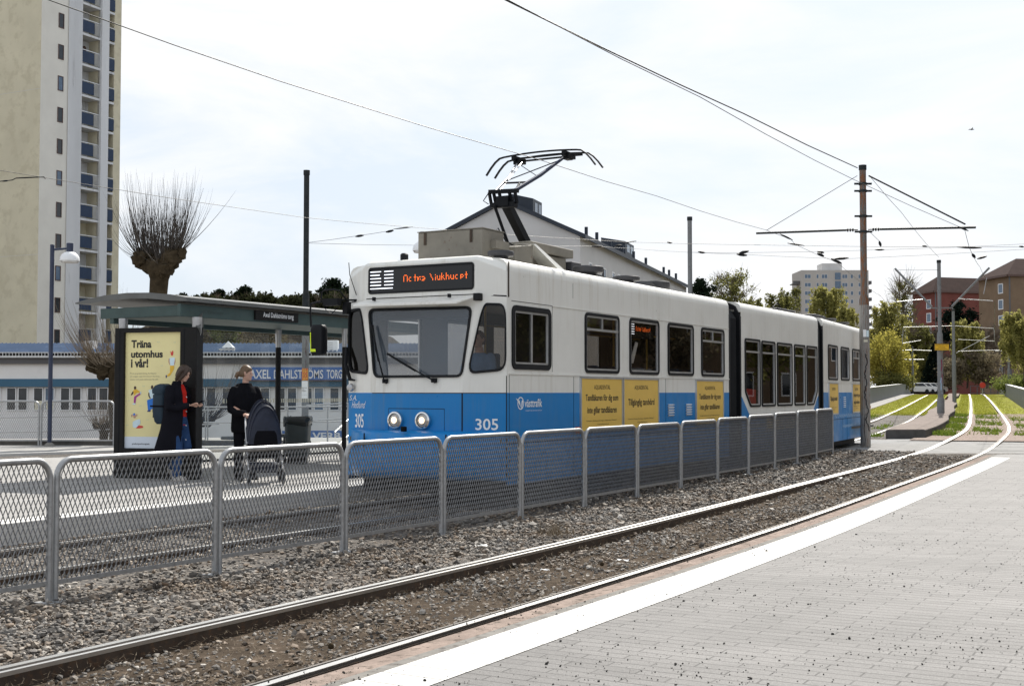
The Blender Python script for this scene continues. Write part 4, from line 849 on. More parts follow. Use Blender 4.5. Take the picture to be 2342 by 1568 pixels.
# ------------------------------------------------------------------ mesh barriers
def barrier_parts(root, L=1.9, H=1.12, pitch=.05, lwd=.105, z0=.17, mid=False):
    r = .026; R = .15; pts = [(r, 0, 0), (r, 0, H - r - R)]
    for k in range(1, 8): a = pi - pi / 2 * k / 8; pts.append((r + R + R * cos(a), 0, H - r - R + R * sin(a)))
    pts.append((r + R, 0, H - r)); q = [(L - x, y, z) for x, y, z in pts[::-1]]; pts = pts + q
    MB().tube(pts, r, 10).build('tube_frame', M['galv'], root, smooth=60)
    MB().box(r, L - r, -.006, .006, z0 - .035, z0).build('bottom_rail', M['galv'], root)
    b = MB(); na = int((L - .09) / (pitch / 2)); nb = int((H - .05 - z0) / (lwd / 2)); x0 = .045; dx = (L - .09) / na; dz = (H - .05 - z0) / nb
    def inside(x, z):
        for cx in (r + R, L - r - R):
            if (cx < L / 2 and x < cx or cx > L / 2 and x > cx) and z > H - r - R: return (x - cx) ** 2 + (z - H + r + R) ** 2 < (R - .01) ** 2
        return True
    w, d = .0017, .0048
    for j in range(nb):
        for i in range(na + 1):
            if (i + j) % 2: continue
            for s in (-1, 1):
                if not 0 <= i + s <= na: continue
                xa, za, xb, zb = x0 + i * dx, z0 + j * dz, x0 + (i + s) * dx, z0 + (j + 1) * dz
                if not (inside(xa, za) and inside(xb, zb)): continue
                ya = d * .35
                b.add([(xa - w, -d + ya, za), (xa + w, -d + ya, za), (xa + w, d + ya, za), (xa - w, d + ya, za), (xb - w, -d - ya, zb), (xb + w, -d - ya, zb), (xb + w, d - ya, zb), (xb - w, d - ya, zb)], [(0, 1, 5, 4), (1, 2, 6, 5), (2, 3, 7, 6), (3, 0, 4, 7)])
    b.build('expanded_mesh', M['galvmesh'], root, smooth=0, recalc=False)
    return root
def barrier_proto(label, grp):
    t = thing('mesh_barrier', label, 'barrier', (0, 0, 0), 0, grp); barrier_parts(t)
    MB().box(-.12, .12, -.08, .08, 0, .012).build('base_plate', M['galv'], t, bevel=.003); return t
fpos = [Vector((-3.480237 + .896191 * k + .000693 * k * k, 9.670587 + 1.462666 * k + .0211766 * k * k, -.118)) for k in range(-2, 14)]
for k, p in zip(range(-2, 14), fpos):
    t = min(1, max(0, (k - 5) / 8)); z = -.118 + .122 * t * t * (3 - 2 * t); s = (EYE - z) / (EYE + .118); p.x *= s; p.y *= s; p.z = z; p.x -= .06 * max(0, 1 - abs(k) / 2.5)      # the ballast rises to the crossing
ordn = ['first', 'second', 'third', 'fourth', 'fifth', 'sixth', 'seventh', 'eighth', 'ninth', 'tenth', 'eleventh', 'twelfth', 'thirteenth', 'fourteenth', 'fifteenth']
G1 = 'mesh barriers between the two tracks'
proto = barrier_proto('galvanised mesh barrier in the front row cut off by the left edge of the photo', G1)
blab = ['', 'galvanised mesh barrier in front of the yellow poster and the person in the coat', 'galvanised mesh barrier in front of the pushchair and the litter bin', 'mesh barrier in front of the tram headlights', 'mesh barrier below the white 305 on the tram corner',
        'mesh barrier just right of the tram corner, below the white logo', 'mesh barrier below the first yellow advert on the tram', 'mesh barrier below the second yellow advert, with one word line', 'mesh barrier below the two louvre vents on the tram', 'mesh barrier below the third yellow advert on the front car', 'mesh barrier in front of the first tram bellows',
        'mesh barrier in front of the middle tram car, fourth from the end of the row', 'mesh barrier in front of the middle tram car, third from the end of the row', 'next to last mesh barrier of the row, before the level crossing', 'last mesh barrier of the row, its end post at the asphalt crossing']
for i in range(len(fpos) - 1):
    a, b = fpos[i], fpos[i + 1]; d = b - a; L = d.length
    if i == 0: continue
    o = proto if i == 1 else copy_tree(proto)
    o.location = a; o.rotation_euler = (0, 0, math.atan2(d.y, d.x)); o.scale = (L / 1.9 * .992, 1, 1)
    if i > 1: o['label'] = blab[i]
M['marker'] = mat('black_marker', (.01, .01, .012), .6)
bl = thing('mesh_barrier', 'mesh barrier with rounded frame at the back, just left of the lamp post', 'barrier', (-14.16, 32.35, .12), 0, 'mesh barriers along the back of the platform')
barrier_parts(bl, 1.93, 1.17, .055, .11, .15)
for k, lb in ((-1, 'mesh barrier cut off by the left edge, at the back of the platform'), (1, 'mesh barrier with rounded frame behind the dark blue lamp post'), (2, 'mesh barrier with rounded frame at the back, mostly hidden by the poster case')):
    c = copy_tree(bl); c.location = (-14.16 + 1.95 * k, 32.35 - .02 * k, .12); c['label'] = lb
def railing(name, label, pts, zs, posts, r=.02):
    t = thing(name, label, 'railing', tuple(pts[0]))
    for h in zs: MB().tube([Vector(p) + Vector((0, 0, h)) for p in pts], r, 8).build('rail', M['galv'], t, w=True)
    for i in posts:
        k = int(i); f = i - k; p = Vector(pts[k]).lerp(Vector(pts[min(k + 1, len(pts) - 1)]), f)
        MB().tube([p, p + Vector((0, 0, max(zs)))], r, 8).build('post', M['galv'], t, w=True)
    return t
railing('ramp_railing', 'sloping two-bar ramp railing seen through the mesh at far left', [(-16.5, 34.2, -.10), (-12.0, 34.6, -.02), (-8.2, 35, .16)], (.45, .85), (.35, 1.35, 1.9))
railing('platform_railing', 'two-bar steel railing behind the shelter glass', [(-8.2, 33.2, .12), (-6.0, 33.4, .12), (-4.25, 33.6, .14)], (.57, .98), (.05, 1, 1.6))
railing('step_railing', 'bent handrail of the steps, between litter bin and tram', [at(700, 962, 33.0) + Vector((0, 0, -.57)), at(795, 957, 33.0) + Vector((0, 0, -.57)), at(818, 950, 33.0) + Vector((0, 0, -.85)), at(765, 1000, 31.5) + Vector((0, 0, -.85))], (.57, .98), (1, 2.2))

# ------------------------------------------------------------------ shelter
E_ = Vector((.491, .871, 0)); LF = Vector((-.871, .491, 0)); UP = Vector((0, 0, 1))
sh = thing('tram_shelter', 'grey tram shelter with curved roof, green beam, glass walls and yellow poster', 'shelter', (-4.96, 19.8, ZP))
RC = Vector((-5.11, 19.53, 0))
def R_(t, s, z): return RC + E_ * t + LF * s + UP * z
prof = [(0, 2.925), (0, 2.985), (.35, 3.045), (.8, 3.09), (1.3, 3.105), (1.8, 3.085), (2.25, 3.03), (2.50, 2.985), (2.50, 2.965), (2.15, 2.965), (1.8, 2.99), (1.3, 3.01), (.8, 2.995), (.35, 2.945)]
MB().loft([[R_(t, s, z) for s, z in prof] for t in (0, 7.4)]).build('curved_roof', M['shroof'], sh, w=True, smooth=40)
b = MB(); b.bar(R_(.0, .16, 2.79), R_(7.4, .16, 2.79), .07, .20); b.build('front_beam', M['teal'], sh, w=True, bevel=.008)
b = MB(); b.bar(R_(.12, .20, 2.79), R_(.12, 2.0, 2.79), .07, .17); b.build('end_beam', M['teal'], sh, w=True, bevel=.008)
MB().bar(R_(.1, 1.75, 2.70), R_(7.3, 1.75, 2.70), .09, .16).build('back_beam', M['teal'], sh, w=True, bevel=.008)
MB().bar(R_(.15, .97, 2.715), R_(7.3, .97, 2.715), 1.5, .03).build('soffit', M['teal'], sh, w=True)
# end wall with the poster case
CW = radians(17); PA0 = Vector((-4.96, 19.8, 0)); PD = Vector((-cos(CW), sin(CW), 0)); PN = Vector((-sin(CW), -cos(CW), 0)); PWD = 1.50
def PC(a, z, d=0.): return PA0 + PD * (PWD * (1 - a)) + UP * z + PN * d       # a = 0 left .. 1 right seen from the track
b = MB(); b.ring([(0, ZP), (1, ZP), (1, 2.53), (0, 2.53)], [(.115, .60), (.80, .60), (.80, 2.455), (.115, 2.455)], PC, -.10, .10); pc = b.build('poster_case', M['shdark'], sh, w=True, bevel=.01)
for a0 in (.055, .845): MB().prism([(a0, ZP + .1), (a0 + .012, ZP + .1), (a0 + .012, 2.5), (a0, 2.5)], PC, .09, .103).build('case_groove', M['black'], pc, w=True)
b = MB().prism([(.11, .595), (.805, .595), (.805, 2.46), (.11, 2.46)], PC, -.06, .05)
po = b.build('poster', M['poster'], sh, w=True); pz = .052
def PO(x, y): return PC(.115 + .685 * x, .60 + 1.855 * y, pz)
MB().poly([PO(0, 0), PO(1, 0), PO(1, .1), PO(0, .1)]).build('poster_foot', M['bluefoot'], po, w=True, smooth=0)
pz = .054; b = MB()
for t, x0, x1, y0, y1 in (('Träna', .105, .465, .867, .935), ('utomhus', .10, .67, .782, .845), ('i vår!', .10, .41, .697, .775)): glyphs(b, t, PO, x0, x1, y0, y1, .034)
glyphs(b, 'goteborg.se/tranagratis', PO, .135, .45, .028, .046, .012); b.build('poster_heading', M['ink'], po, w=True, smooth=0)
b = MB()
for i, t in enumerate(('Prova på gruppträning, familjepass', 'och utegym med instruktörer. Det finns', 'massor med gratis aktiviteter för alla!')): glyphs(b, t, PO, .085, (.56, .615, .59)[i], .637 - .026 * i, .653 - .026 * i)
b.build('poster_small_print', M['greyink'], po, w=True, smooth=0)
FM = ['fig_skin', 'fig_dark', 'fig_red', 'fig_blue', 'fig_yellow', 'fig_magenta', 'fig_pale', 'fig_navy', 'fig_mark', 'white']
def fig(polys):
    b = MB()
    for i, (mi, pts) in enumerate(polys):
        P = [(x, 1 - y) for x, y in pts]; L = [Vector((x, y, 0)) for x, y in rpoly([((x - 165) / 655, 1 - (y - 82) / 1168) for x, y in pts], .008, 2)]
        b.plate([(p.x, p.y) for p in L], [], lambda x, y, k=i: PC(.115 + .685 * x, .60 + 1.855 * y, .0535 + .0004 * k), FM.index(mi))
    b.build('poster_figure', [M[k] for k in FM], po, w=True, smooth=0)
fig([('fig_magenta', [(268, 795), (272, 730), (345, 690), (350, 708), (298, 738), (290, 798)]), ('fig_yellow', [(258, 665), (300, 655), (342, 680), (338, 692), (305, 690), (268, 722), (268, 690)]), ('fig_dark', [(258, 672), (268, 690), (245, 718), (232, 712)]), ('fig_dark', [(270, 630), (285, 622), (297, 632), (296, 652), (282, 660), (270, 650)]), ('fig_pale', [(250, 810), (262, 796), (292, 796), (290, 810)]), ('fig_pale', [(340, 682), (356, 676), (358, 704), (346, 706)])])
fig([('fig_blue', [(425, 765), (500, 742), (520, 760), (520, 850), (470, 855), (472, 868), (438, 868), (428, 800)]), ('fig_pale', [(440, 665), (500, 650), (515, 690), (500, 745), (460, 745), (455, 700)]), ('fig_dark', [(440, 688), (452, 690), (452, 715), (470, 745), (460, 752), (438, 718)]), ('fig_dark', [(470, 622), (486, 612), (497, 624), (494, 648), (478, 656), (470, 645)]), ('fig_navy', [(424, 880), (440, 865), (468, 866), (466, 882)])])
fig([('fig_yellow', [(690, 418), (738, 415), (735, 455), (690, 520), (658, 528), (660, 508), (690, 490)]), ('fig_pale', [(682, 340), (745, 335), (742, 380), (735, 418), (692, 418)]), ('fig_skin', [(672, 350), (684, 345), (680, 385), (694, 410), (688, 416), (670, 385)]), ('fig_skin', [(745, 342), (752, 380), (740, 412), (736, 402), (742, 375)]), ('fig_red', [(690, 266), (702, 290), (720, 264), (728, 285), (722, 318), (700, 318)]), ('fig_navy', [(640, 515), (656, 512), (652, 542), (642, 542)])])
fig([('fig_pale', [(258, 985), (300, 965), (345, 955), (352, 1000), (300, 1045), (262, 1040)]), ('fig_red', [(296, 1050), (330, 1020), (380, 1025), (386, 1042), (340, 1050)]), ('fig_skin', [(262, 920), (280, 908), (298, 918), (294, 945), (272, 948)]), ('fig_skin', [(238, 915), (258, 908), (256, 935), (242, 938)]), ('fig_skin', [(300, 905), (314, 905), (312, 930), (302, 930)]), ('fig_blue', [(258, 915), (276, 892), (294, 910), (280, 920)])])
for q in ((548, 180), (738, 186), (590, 418), (380, 625), (208, 770), (345, 822), (430, 962), (192, 1018)): fig([('fig_mark', [(q[0] - 12, q[1]), (q[0] - 3, q[1] - 6), (q[0] + 2, q[1] + 6)]), ('fig_mark', [(q[0] + 4, q[1] + 4), (q[0] + 14, q[1] - 8), (q[0] + 16, q[1] + 2)])])
# posts with satin heads
def post(P, r, name='post'):
    o = MB().lathe([(r, 0), (r, 2.22), (r * 1.02, 2.225)], 16, Matrix.Translation((P[0], P[1], ZP))).build(name, M['shdark'], sh, w=True)
    MB().lathe([(r * .96, 2.226), (r * 1.22, 2.53), (r * 1.22, 2.57)], 16, Matrix.Translation((P[0], P[1], ZP))).build('post_head', M['satin'], o, w=True); return o
post(PC(.955, 0, -.02), .068); post(PC(.05, 0, -.02), .06)
BW = Vector((-6.45, 20.15, 0))
p2, p3 = BW + E_ * 4.08, BW + E_ * 6.42
post(BW + E_ * 1.95, .05); post(p2, .052); post(p3, .05)
post(R_(4.35, .2, 0), .045)
for i, (t0, t1) in enumerate(((.1, 1.9), (2.0, 4.0), (4.16, 6.34))):
    a, b_ = BW + E_ * t0, BW + E_ * t1
    gp = MB().quad(a + UP * .30, b_ + UP * .30, b_ + UP * 2.58, a + UP * 2.58).build('glass_wall', M['clear'], sh, w=True, smooth=0)
    b = MB(); b.bar(a + UP * .29, b_ + UP * .29, .03, .04); b.build('glass_clamp', M['shdark'], gp, w=True)
    if i:
        n = Vector((.871, -.491, 0)) * .006; b = MB(); dx = (b_ - a); N_ = 40 if i == 2 else 22
        for k in range(N_):
            if i == 1 and k < 6: continue
            p = a + dx * ((k + .2) / N_) + n; q = a + dx * ((k + .72) / N_) + n
            b.quad(p + UP * 1.30, q + UP * 1.30, q + UP * 1.375, p + UP * 1.375)
        M['film'] = M.get('film') or mat('frosted_film', (.66, .63, .50), .6); b.build('warning_dashes', M['film'], gp, w=True, smooth=0)
MB().bar(PC(.98, 2.42, .0), R_(.55, .22, 2.70), .08, .26).build('corner_bracket', M['shroof'], sh, w=True, bevel=.01)
a, b_ = R_(1.75, .118, 2.80), R_(2.75, .118, 2.80); n = -LF
nb_ = MB(); nb_.bar(R_(1.72, .11, 2.805), R_(2.85, .11, 2.805), .05, .165); nb = nb_.build('stop_name_board', M['shdark'], sh, w=True)
b = MB(); f = lambda x, y: R_(1.72 + 1.13 * x, .083, 2.725 + .16 * y); glyphs(b, 'Axel Dahlströms torg', f, .17, .88, .17, .86, .008); b.build('stop_name', M['white'], nb, w=True, smooth=0)
b = MB(); f = lambda x, y: R_(.45 + .7 * x, .122, 2.73 + .12 * y); glyphs(b, 'JCDecaux', f, .05, .75, .12, .75, .0); M['darkteal'] = mat('dark_relief_letter', (.03, .045, .045), .4); b.build('maker_lettering', M['darkteal'], sh, w=True, smooth=0)
bn = thing('shelter_bench', 'narrow grey perch bench inside the shelter behind the pushchair', 'bench', (-4.7, 23.6, ZP))
b = MB(); b.bar((-5.2, 22.75, .66), (-4.26, 24.45, .66), .30, .06); b.build('seat', M['shroof'], bn, w=True, bevel=.02)
for q in (.15, .85): MB().tube([Vector((-5.2, 22.75, ZP)).lerp(Vector((-4.26, 24.45, ZP)), q), Vector((-5.2, 22.75, .64)).lerp(Vector((-4.26, 24.45, .64)), q)], .03, 8).build('leg', M['shdark'], bn, w=True)
bn = thing('park_bench', 'grey slatted bench with backrest half hidden by the tram front', 'bench', (-3.6, 31.5, ZP))
for k in range(4): MB().bar((-4.05, 31.2, .78 + .09 * k), (-2.6, 31.7, .78 + .09 * k), .03, .07).build('back_slat', M['galv'], bn, w=True)
MB().bar((-4.0, 31.0, .56), (-2.5, 31.5, .56), .40, .04).build('seat', M['galv'], bn, w=True)
for q in (.1, .9): MB().bar(Vector((-4.0, 31.05, ZP)).lerp(Vector((-2.55, 31.6, ZP)), q), Vector((-4.05, 31.2, 1.08)).lerp(Vector((-2.6, 31.7, 1.08)), q), .05, .05).build('leg', M['shdark'], bn, w=True)

# ------------------------------------------------------------------ lamps and poles
def street_lamp(name, label, P, h, side=1):
    t = thing(name, label, 'lamp', P, 0, 'white dome lamps of the stop'); b = MB(); b.tube([(0, 0, 0), (0, 0, h)], .055, 12); b.lathe([(.055, h), (.06, h + .01), (.05, h + .03)], 12); b.build('post', M['bluepost'], t)
    MB().lathe([(.15, 0), (.14, .03), (.07, .09), (.056, .10)], 12).build('post_foot', M['kerb'], t)
    MB().tube([(0, 0, h - .10), (.40 * side, 0, h - .07)], .028, 8).build('arm', M['bluepost'], t)
    MB().lathe([(.085, -.12), (.088, .09), (.07, .10)], 14, Matrix.Translation((.45 * side, 0, h - .03))).build('lamp_cap', M['bluepost'], t)
    d = MB().lathe([(.24, -.36), (.245, -.33), (.235, -.27), (.20, -.20), (.14, -.145), (.06, -.12)], 22, Matrix.Translation((.45 * side, 0, h - .03))).build('lamp_shade', M['opal'], t)
    MB().lathe([(.21, -.40), (.225, -.361), (.20, -.36)], 22, Matrix.Translation((.45 * side, 0, h - .03))).build('lamp_lens', M['alu'], d); return t
P = gnd(113, 1020, ZP); street_lamp('street_lamp', 'dark blue lamp post with white dome shade, in front of the yellow tower', (P.x, P.y, ZP), 5.12)
street_lamp('street_lamp', 'lamp with white dome shade peeping out behind the tan roof box of the tram', (-1.66, 29.4, ZP), 5.10, -1)
def pole(label, P, h, r0, r1, mt, name='wire_pole', step=None):
    t = thing(name, label, 'pole', tuple(P)); prof = [(r0, 0), (r0, step or h * .5), (r1, (step or h * .5) + .15), (r1, h - .14)]
    MB().lathe(prof, 16).build('shaft', mt, t, smooth=50); MB().lathe([(r1 * 1.02, h - .14), (r1 * 1.18, h - .13), (r1 * 1.18, h), (r1 * .4, h + .01)], 16).build('cap', M['darkpole'], t); return t
tp = pole('tall dark grey wire pole behind the shelter, with paper notices taped on it', (-5.8, 35, -.1), 7.85, .098, .078, M['darkpole'], step=4.3)
MB().lathe([(.10, 0), (.10, 3.2), (.0995, 3.25)], 16, Matrix.Translation((0, 0, .001))).build('pale_lower_sleeve', M['greypole'], tp)
b = MB()
def wrap(b, z0, z1, a0, a1, r=.1035, n=8, m=0):
    for k in range(n): t0 = a0 + (a1 - a0) * k / n; t1 = a0 + (a1 - a0) * (k + 1) / n; b.quad(*[(r * cos(t), r * sin(t), z) for t, z in ((t0, z0), (t1, z0), (t1, z1), (t0, z1))], m)
A0, A1 = radians(-155), radians(-35)
n1 = thing('paper_notice', 'red and yellow poster taped round the grey pole behind the shelter', 'notice', (-5.8, 35, -.1)); b = MB(); wrap(b, 1.93, 2.26, A0, A1); M['notice_red'] = mat('red_yellow_print', (.55, .10, .05), .6, 0, .2, 14, c2=(.70, .45, .03), spot=(.5, .56)); b.build('sheet', M['notice_red'], n1, smooth=0)
n2 = thing('paper_notice', 'white notice with lines of print, taped to the grey pole below the red poster', 'notice', (-5.8, 35, -.1)); b = MB(); wrap(b, 1.42, 1.91, A0, A1); b.build('sheet', M['white'], n2, smooth=0)
b = MB(); fz = lambda x, y: Vector((.105 * cos(A0 + (A1 - A0) * x), .105 * sin(A0 + (A1 - A0) * x), 1.44 + .45 * y))
for t, x0, x1, y0, y1 in (('RÄTTVIS', .12, .8, .58, .66), ('inte', .12, .5, .48, .55), ('expert', .12, .75, .37, .45), ('samtal varje dag', .12, .85, .16, .19)): glyphs(b, t, fz, x0, x1, y0, y1, .01)
b.build('notice_print', M['ink'], n2, smooth=0)
def scrawl(b, pts, r, w, m=0):                                     # painted line on a round pole, pts = (angle, z)
    for (a0, z0), (a1, z1) in zip(pts, pts[1:]):
        d = Vector(((a1 - a0) * r, z1 - z0)); d.normalize(); n = Vector((-d.y, d.x)) * w / 2
        b.quad(*[(r * cos(a), r * sin(a), z) for a, z in ((a0 - n.x / r, z0 - n.y), (a1 - n.x / r, z1 - n.y), (a1 + n.x / r, z1 + n.y), (a0 + n.x / r, z0 + n.y))], m)
b = MB(); scrawl(b, [(-1.6, 3.12), (-1.2, 3.05), (-1.35, 2.8), (-1.15, 2.6), (-1.5, 2.75)], .1012, .02); scrawl(b, [(-1.3, 2.5), (-1.3, 2.25), (-1.0, 2.26)], .1012, .015); M['brown_spray'] = mat('brown_spray', (.09, .045, .04), .6); b.build('scrawl', M['brown_spray'], tp, smooth=0)
pole('plain grey wire pole rising behind the first tram car', (6.3, 44, .1), 7.6, .095, .08, M['greypole'], step=4)

MP = Vector((9.71, 34.31, -.01))
mp_ = pole('main wire pole with rust streaks, graffiti and two cross arms, beside the level crossing', MP, 7.78, .135, .09, M['rustpole'], step=4.05)
b = MB(); pts = [(-1.75, 2.55), (-1.35, 2.35), (-1.9, 2.0), (-1.5, 1.75), (-1.95, 1.5), (-1.6, 1.15), (-1.2, 1.0), (-1.8, .75), (-1.15, .55), (-1.1, .42)]
sp = []
for (a, z), (c, d) in zip(pts, pts[1:]): sp += [(a + (c - a) * k / 5 + .12 * sin(k * 2.3), z + (d - z) * k / 5) for k in range(5)]
scrawl(b, sp, .1385, .032); scrawl(b, [(-1.9, .9), (-2.1, .5), (-1.9, .2), (-2.0, .05)], .1385, .018); b.build('graffiti', M['marker'], mp_, smooth=0)
M['palepole'] = mat('worn_pale_pole', (.25, .24, .225), .65, .1, .15, 2.5, c2=(.13, .075, .05), spot=(.54, .68), stretch=(4, 4, .8)); MB().lathe([(.1362, .0), (.1362, 3.9)], 18).build('pale_lower_shaft', M['palepole'], mp_, smooth=60)
b = MB(); wrap(b, 3.02, 3.22, -2.1, -1.5, .1388); b.build('sticker', M['white'], mp_, smooth=0); b = MB(); wrap(b, 3.02, 3.20, -1.45, -.9, .1388); b.build('sticker', M['fig_pale'], mp_, smooth=0); b = MB(); wrap(b, 2.88, 2.94, -2.0, -1.2, .1388); b.build('sticker', M['film'], mp_, smooth=0)
def wpt(x, y, Y): return at(x, y, Y)
def rel(o, P): return P
AR = at(2231, 520, 33.0); AL = at(1729, 533.5, 35.6); AC = at(1973, 525, 34.3)
for nm, p in (('cross_arm', AR), ('cross_arm', AL)):
    b = MB(); d = (p - AC).normalized(); b.tube([AC + d * .45, p], .032, 8); b.build(nm, M['darkpole'], mp_, w=True)
    b = MB(); b.tube([AC + d * .14, AC + d * .5], .018, 6)
    for k in range(3): b.tube([AC + d * (.26 + .07 * k), AC + d * (.29 + .07 * k)], .05, 8)
    b.build('insulator', M['black'], mp_, w=True)
b = MB()
for z in (7.25, 7.05, 6.35, 5.92): b.lathe([(.092, -.03), (.115, -.03), (.115, .03), (.092, .03)], 14, Matrix.Translation((MP.x, MP.y, z))); b.bar((MP.x - .24, MP.y - .02, z), (MP.x + .24, MP.y - .02, z), .05, .05)
b.build('clamp_bands', M['darkpole'], mp_, w=True)
TP = at(1986, 402, 34.3)
MB().tube([TP, at(2207, 513, 33.05)], .022, 8).build('stay_rod', M['black'], mp_, w=True); MB().tube([at(1960, 402, 34.3), at(1752, 527, 35.4)], .008, 6).build('stay_wire', M['wire'], mp_, w=True)

def centre_pole(label, P, h, r0, r1): return pole(label, P, h, r0, r1, M['greypole'], step=h * .52)
C1 = gnd(2151, 949, .42); C1 = Vector((C1.x, C1.y, .42))
cp = centre_pole('grey pole on the track island carrying a yellow warning sign and V-shaped brackets', C1, 7.25, .13, .085)
MB().box(-.34, .34, -.34, .34, 0, .05).build('base_plate', M['greypole'], cp); MB().lathe([(.17, .05), (.17, .75), (.135, .82)], 16).build('base_sleeve', M['greypole'], cp)
Yc = C1.y
for s, (x0, y0, x1, y1) in enumerate(((2130, 701, 2046, 614), (2176, 701, 2262, 612))): MB().tube([at(x0, y0, Yc), at(x1, y1, Yc + (.9 if s == 0 else -.9))], .05, 8).build('strut', M['greypole'], cp, w=True)
for x0, y0, x1, y1, d in ((2050, 690, 2114, 684, .9), (2190, 683, 2270, 688, -.9)): MB().tube([at(x0, y0, Yc + (d if s == 0 else d * .8)), at(x1, y1, Yc + d * .5)], .02, 8).build('registration_arm', M['galv'], cp, w=True)
MB().tube([at(2256, 635, Yc - .8), at(2249, 672, Yc - .8)], .02, 6).build('drop_rod', M['satin'], cp, w=True); b = MB(); b.bar(at(2128, 704, Yc), at(2178, 704, Yc), .06, .06); b.build('bracket_band', M['greypole'], cp, w=True)
ys_ = thing('warning_sign', 'small yellow warning sign with black lettering fixed to the island pole', 'sign', tuple(at(2153, 793, Yc - .2)))
M['signyellow'] = mat('sign_yellow', (.72, .42, .02), .5, 0, .05); sy = lambda x, y, d=0.: at(2136 + 34 * x, 801.5 - 16 * y, Yc - .2) + Vector((0, -d, 0))
MB().prism([(0, 0), (1, 0), (1, 1), (0, 1)], sy, 0, .02).build('plate', M['signyellow'], ys_, w=True); MB().ring([(0, 0), (1, 0), (1, 1), (0, 1)], [(.03, .06), (.97, .06), (.97, .94), (.03, .94)], sy, .018, .028).build('border', M['ink'], ys_, w=True)
b = MB(); f = lambda x, y: sy(x, y, .024); glyphs(b, 'Förbjudet att', f, .12, .88, .66, .84); glyphs(b, 'beträda', f, .28, .72, .40, .56); glyphs(b, 'spårområdet', f, .12, .88, .14, .30); b.build('sign_lettering', M['ink'], ys_, w=True, smooth=0)
b = MB(); scrawl(b, [(-1.5, 2.6), (-1.3, 2.3), (-1.6, 2.1), (-1.2, 1.9), (-1.5, 1.5)], .133, .05); b.build('red_scrawl', mat('red_spray', (.20, .02, .05), .6), cp, smooth=0); b = MB(); scrawl(b, [(-1.9, 1.5), (-1.6, 1.75), (-1.7, 1.2), (-1.3, 1.0)], .133, .05); b.build('pale_scrawl', M['pale_spray'], cp, smooth=0)
C2 = Vector((31.2, 88, .75)); c2 = pole('second pole on the track island, its brackets spreading both ways', C2, 6.6, .14, .10, M['greypole'])
def hbar(x0, y0, x1, y1, Y, r=.02, o=c2, n='bracket_arm', m='galv'): MB().tube([at(x0, y0, Y), at(x1, y1, Y)], r, 6).build(n, M[m], o, w=True)
for q in ((2181, 745, 2065, 748), (2181, 745, 2272, 751), (2065, 748, 2063, 785), (2272, 751, 2274, 780), (2063, 785, 2105, 778), (2190, 776, 2274, 780), (2186, 807, 2262, 768), (2190, 803, 2285, 800)): hbar(*q, 87.5)
for q in ((2100, 797, 2135, 800, 'galv'), ): pass
def far_pole(label, x, yb, yt, Y):
    p = at(x, yb, Y); h = (yb - yt) * Y / F_PX; return pole(label, p, h, .14, .11, M['greypole'])
f1 = far_pole('slim grey pole at the end of the left bridge wall', 2087, 890, 793, 150); hbar(2035, 803, 2087, 800, 150, .06, f1); hbar(2087, 800, 2130, 802, 150, .06, f1); hbar(2035, 813, 2082, 825, 150, .05, f1); hbar(2036, 822, 2112, 822, 150, .06, f1)
f2 = far_pole('slim grey pole beyond the red disc sign', 2307, 900, 790, 140); hbar(2275, 802, 2307, 802, 140, .05, f2); hbar(2307, 802, 2330, 803, 140, .05, f2)

# ------------------------------------------------------------------ overhead wires
def wire(label, pts, r=.006, fit=()):
    P = [at(*p) for p in pts]; t = thing('overhead_wire', label, 'wire', tuple(P[0])); Q = []
    for a, b in zip(P, P[1:]): n = max(2, int((b - a).length / 3)); Q += [a.lerp(b, k / n) - UP * (.0035 * (b - a).length * 4 * (k / n) * (1 - k / n)) for k in range(n)]
    MB().tube(Q + [P[-1]], r, 5).build('cable', M['wire'], t, w=True, smooth=60)
    for (x0, y0, x1, y1, Y, rr) in fit: MB().tube([at(x0, y0, Y), at((x0 * 2 + x1) / 3, (y0 * 2 + y1) / 3, Y), at((x0 + x1 * 2) / 3, (y0 + y1 * 2) / 3, Y), at(x1, y1, Y)], [rr * .2, rr * .55, rr * .55, rr * .2], 7).build('insulator', M['black'], t, w=True)
    return t
wire('contact wire from top left over the pantograph to the left cross arm', [(60, -16, 12.4), (110, 0, 12.7), (640, 186, 15.6), (1235, 366, 20.6), (1500, 448, 26), (1751, 526, 35.4), (1808, 547, 35.9), (1818, 559, 36.3), (1914, 600, 44), (2013, 677, 62)], .0062, ((1783, 535, 1812, 549, 35.8, .05), (1800, 556, 1840, 562, 36.3, .05), (1868, 579, 1884, 586, 40, .09), (1900, 592, 1924, 602, 44, .10)))
wire('thick feeder cable from top centre down to the head of the main pole', [(1130, -12, 19.2), (1155, 0, 19.4), (1700, 260, 27), (1960, 384, 34.2)], .014)
wire('contact wire from top centre passing the main pole to the right cross arm', [(1135, -14, 13.3), (1160, 0, 13.5), (1600, 222, 19.5), (1950, 410, 29.5), (2205, 524, 33.1), (2211, 548, 33.3), (2216, 566, 33.6), (2240, 610, 48), (2260, 650, 60)], .0068, ((2190, 518, 2214, 528, 33.1, .05), (2188, 565, 2244, 567, 33.5, .06), (2222, 580, 2230, 590, 36, .08), (2234, 592, 2256, 586, 38, .07)))
wire('long level wire crossing the whole picture below the cross arms', [(-30, 386, 23.2), (0, 390, 23.5), (690, 497, 29.5), (945, 520, 31.3), (1425, 553, 34.5), (1717, 560, 35.2), (2341, 565, 35.8), (2420, 565, 35.9)], .0058, ((1525, 554, 1537, 556, 34.8, .05), (2108, 562, 2120, 564, 35.6, .05), (2330, 563, 2341, 565, 35.8, .05)))
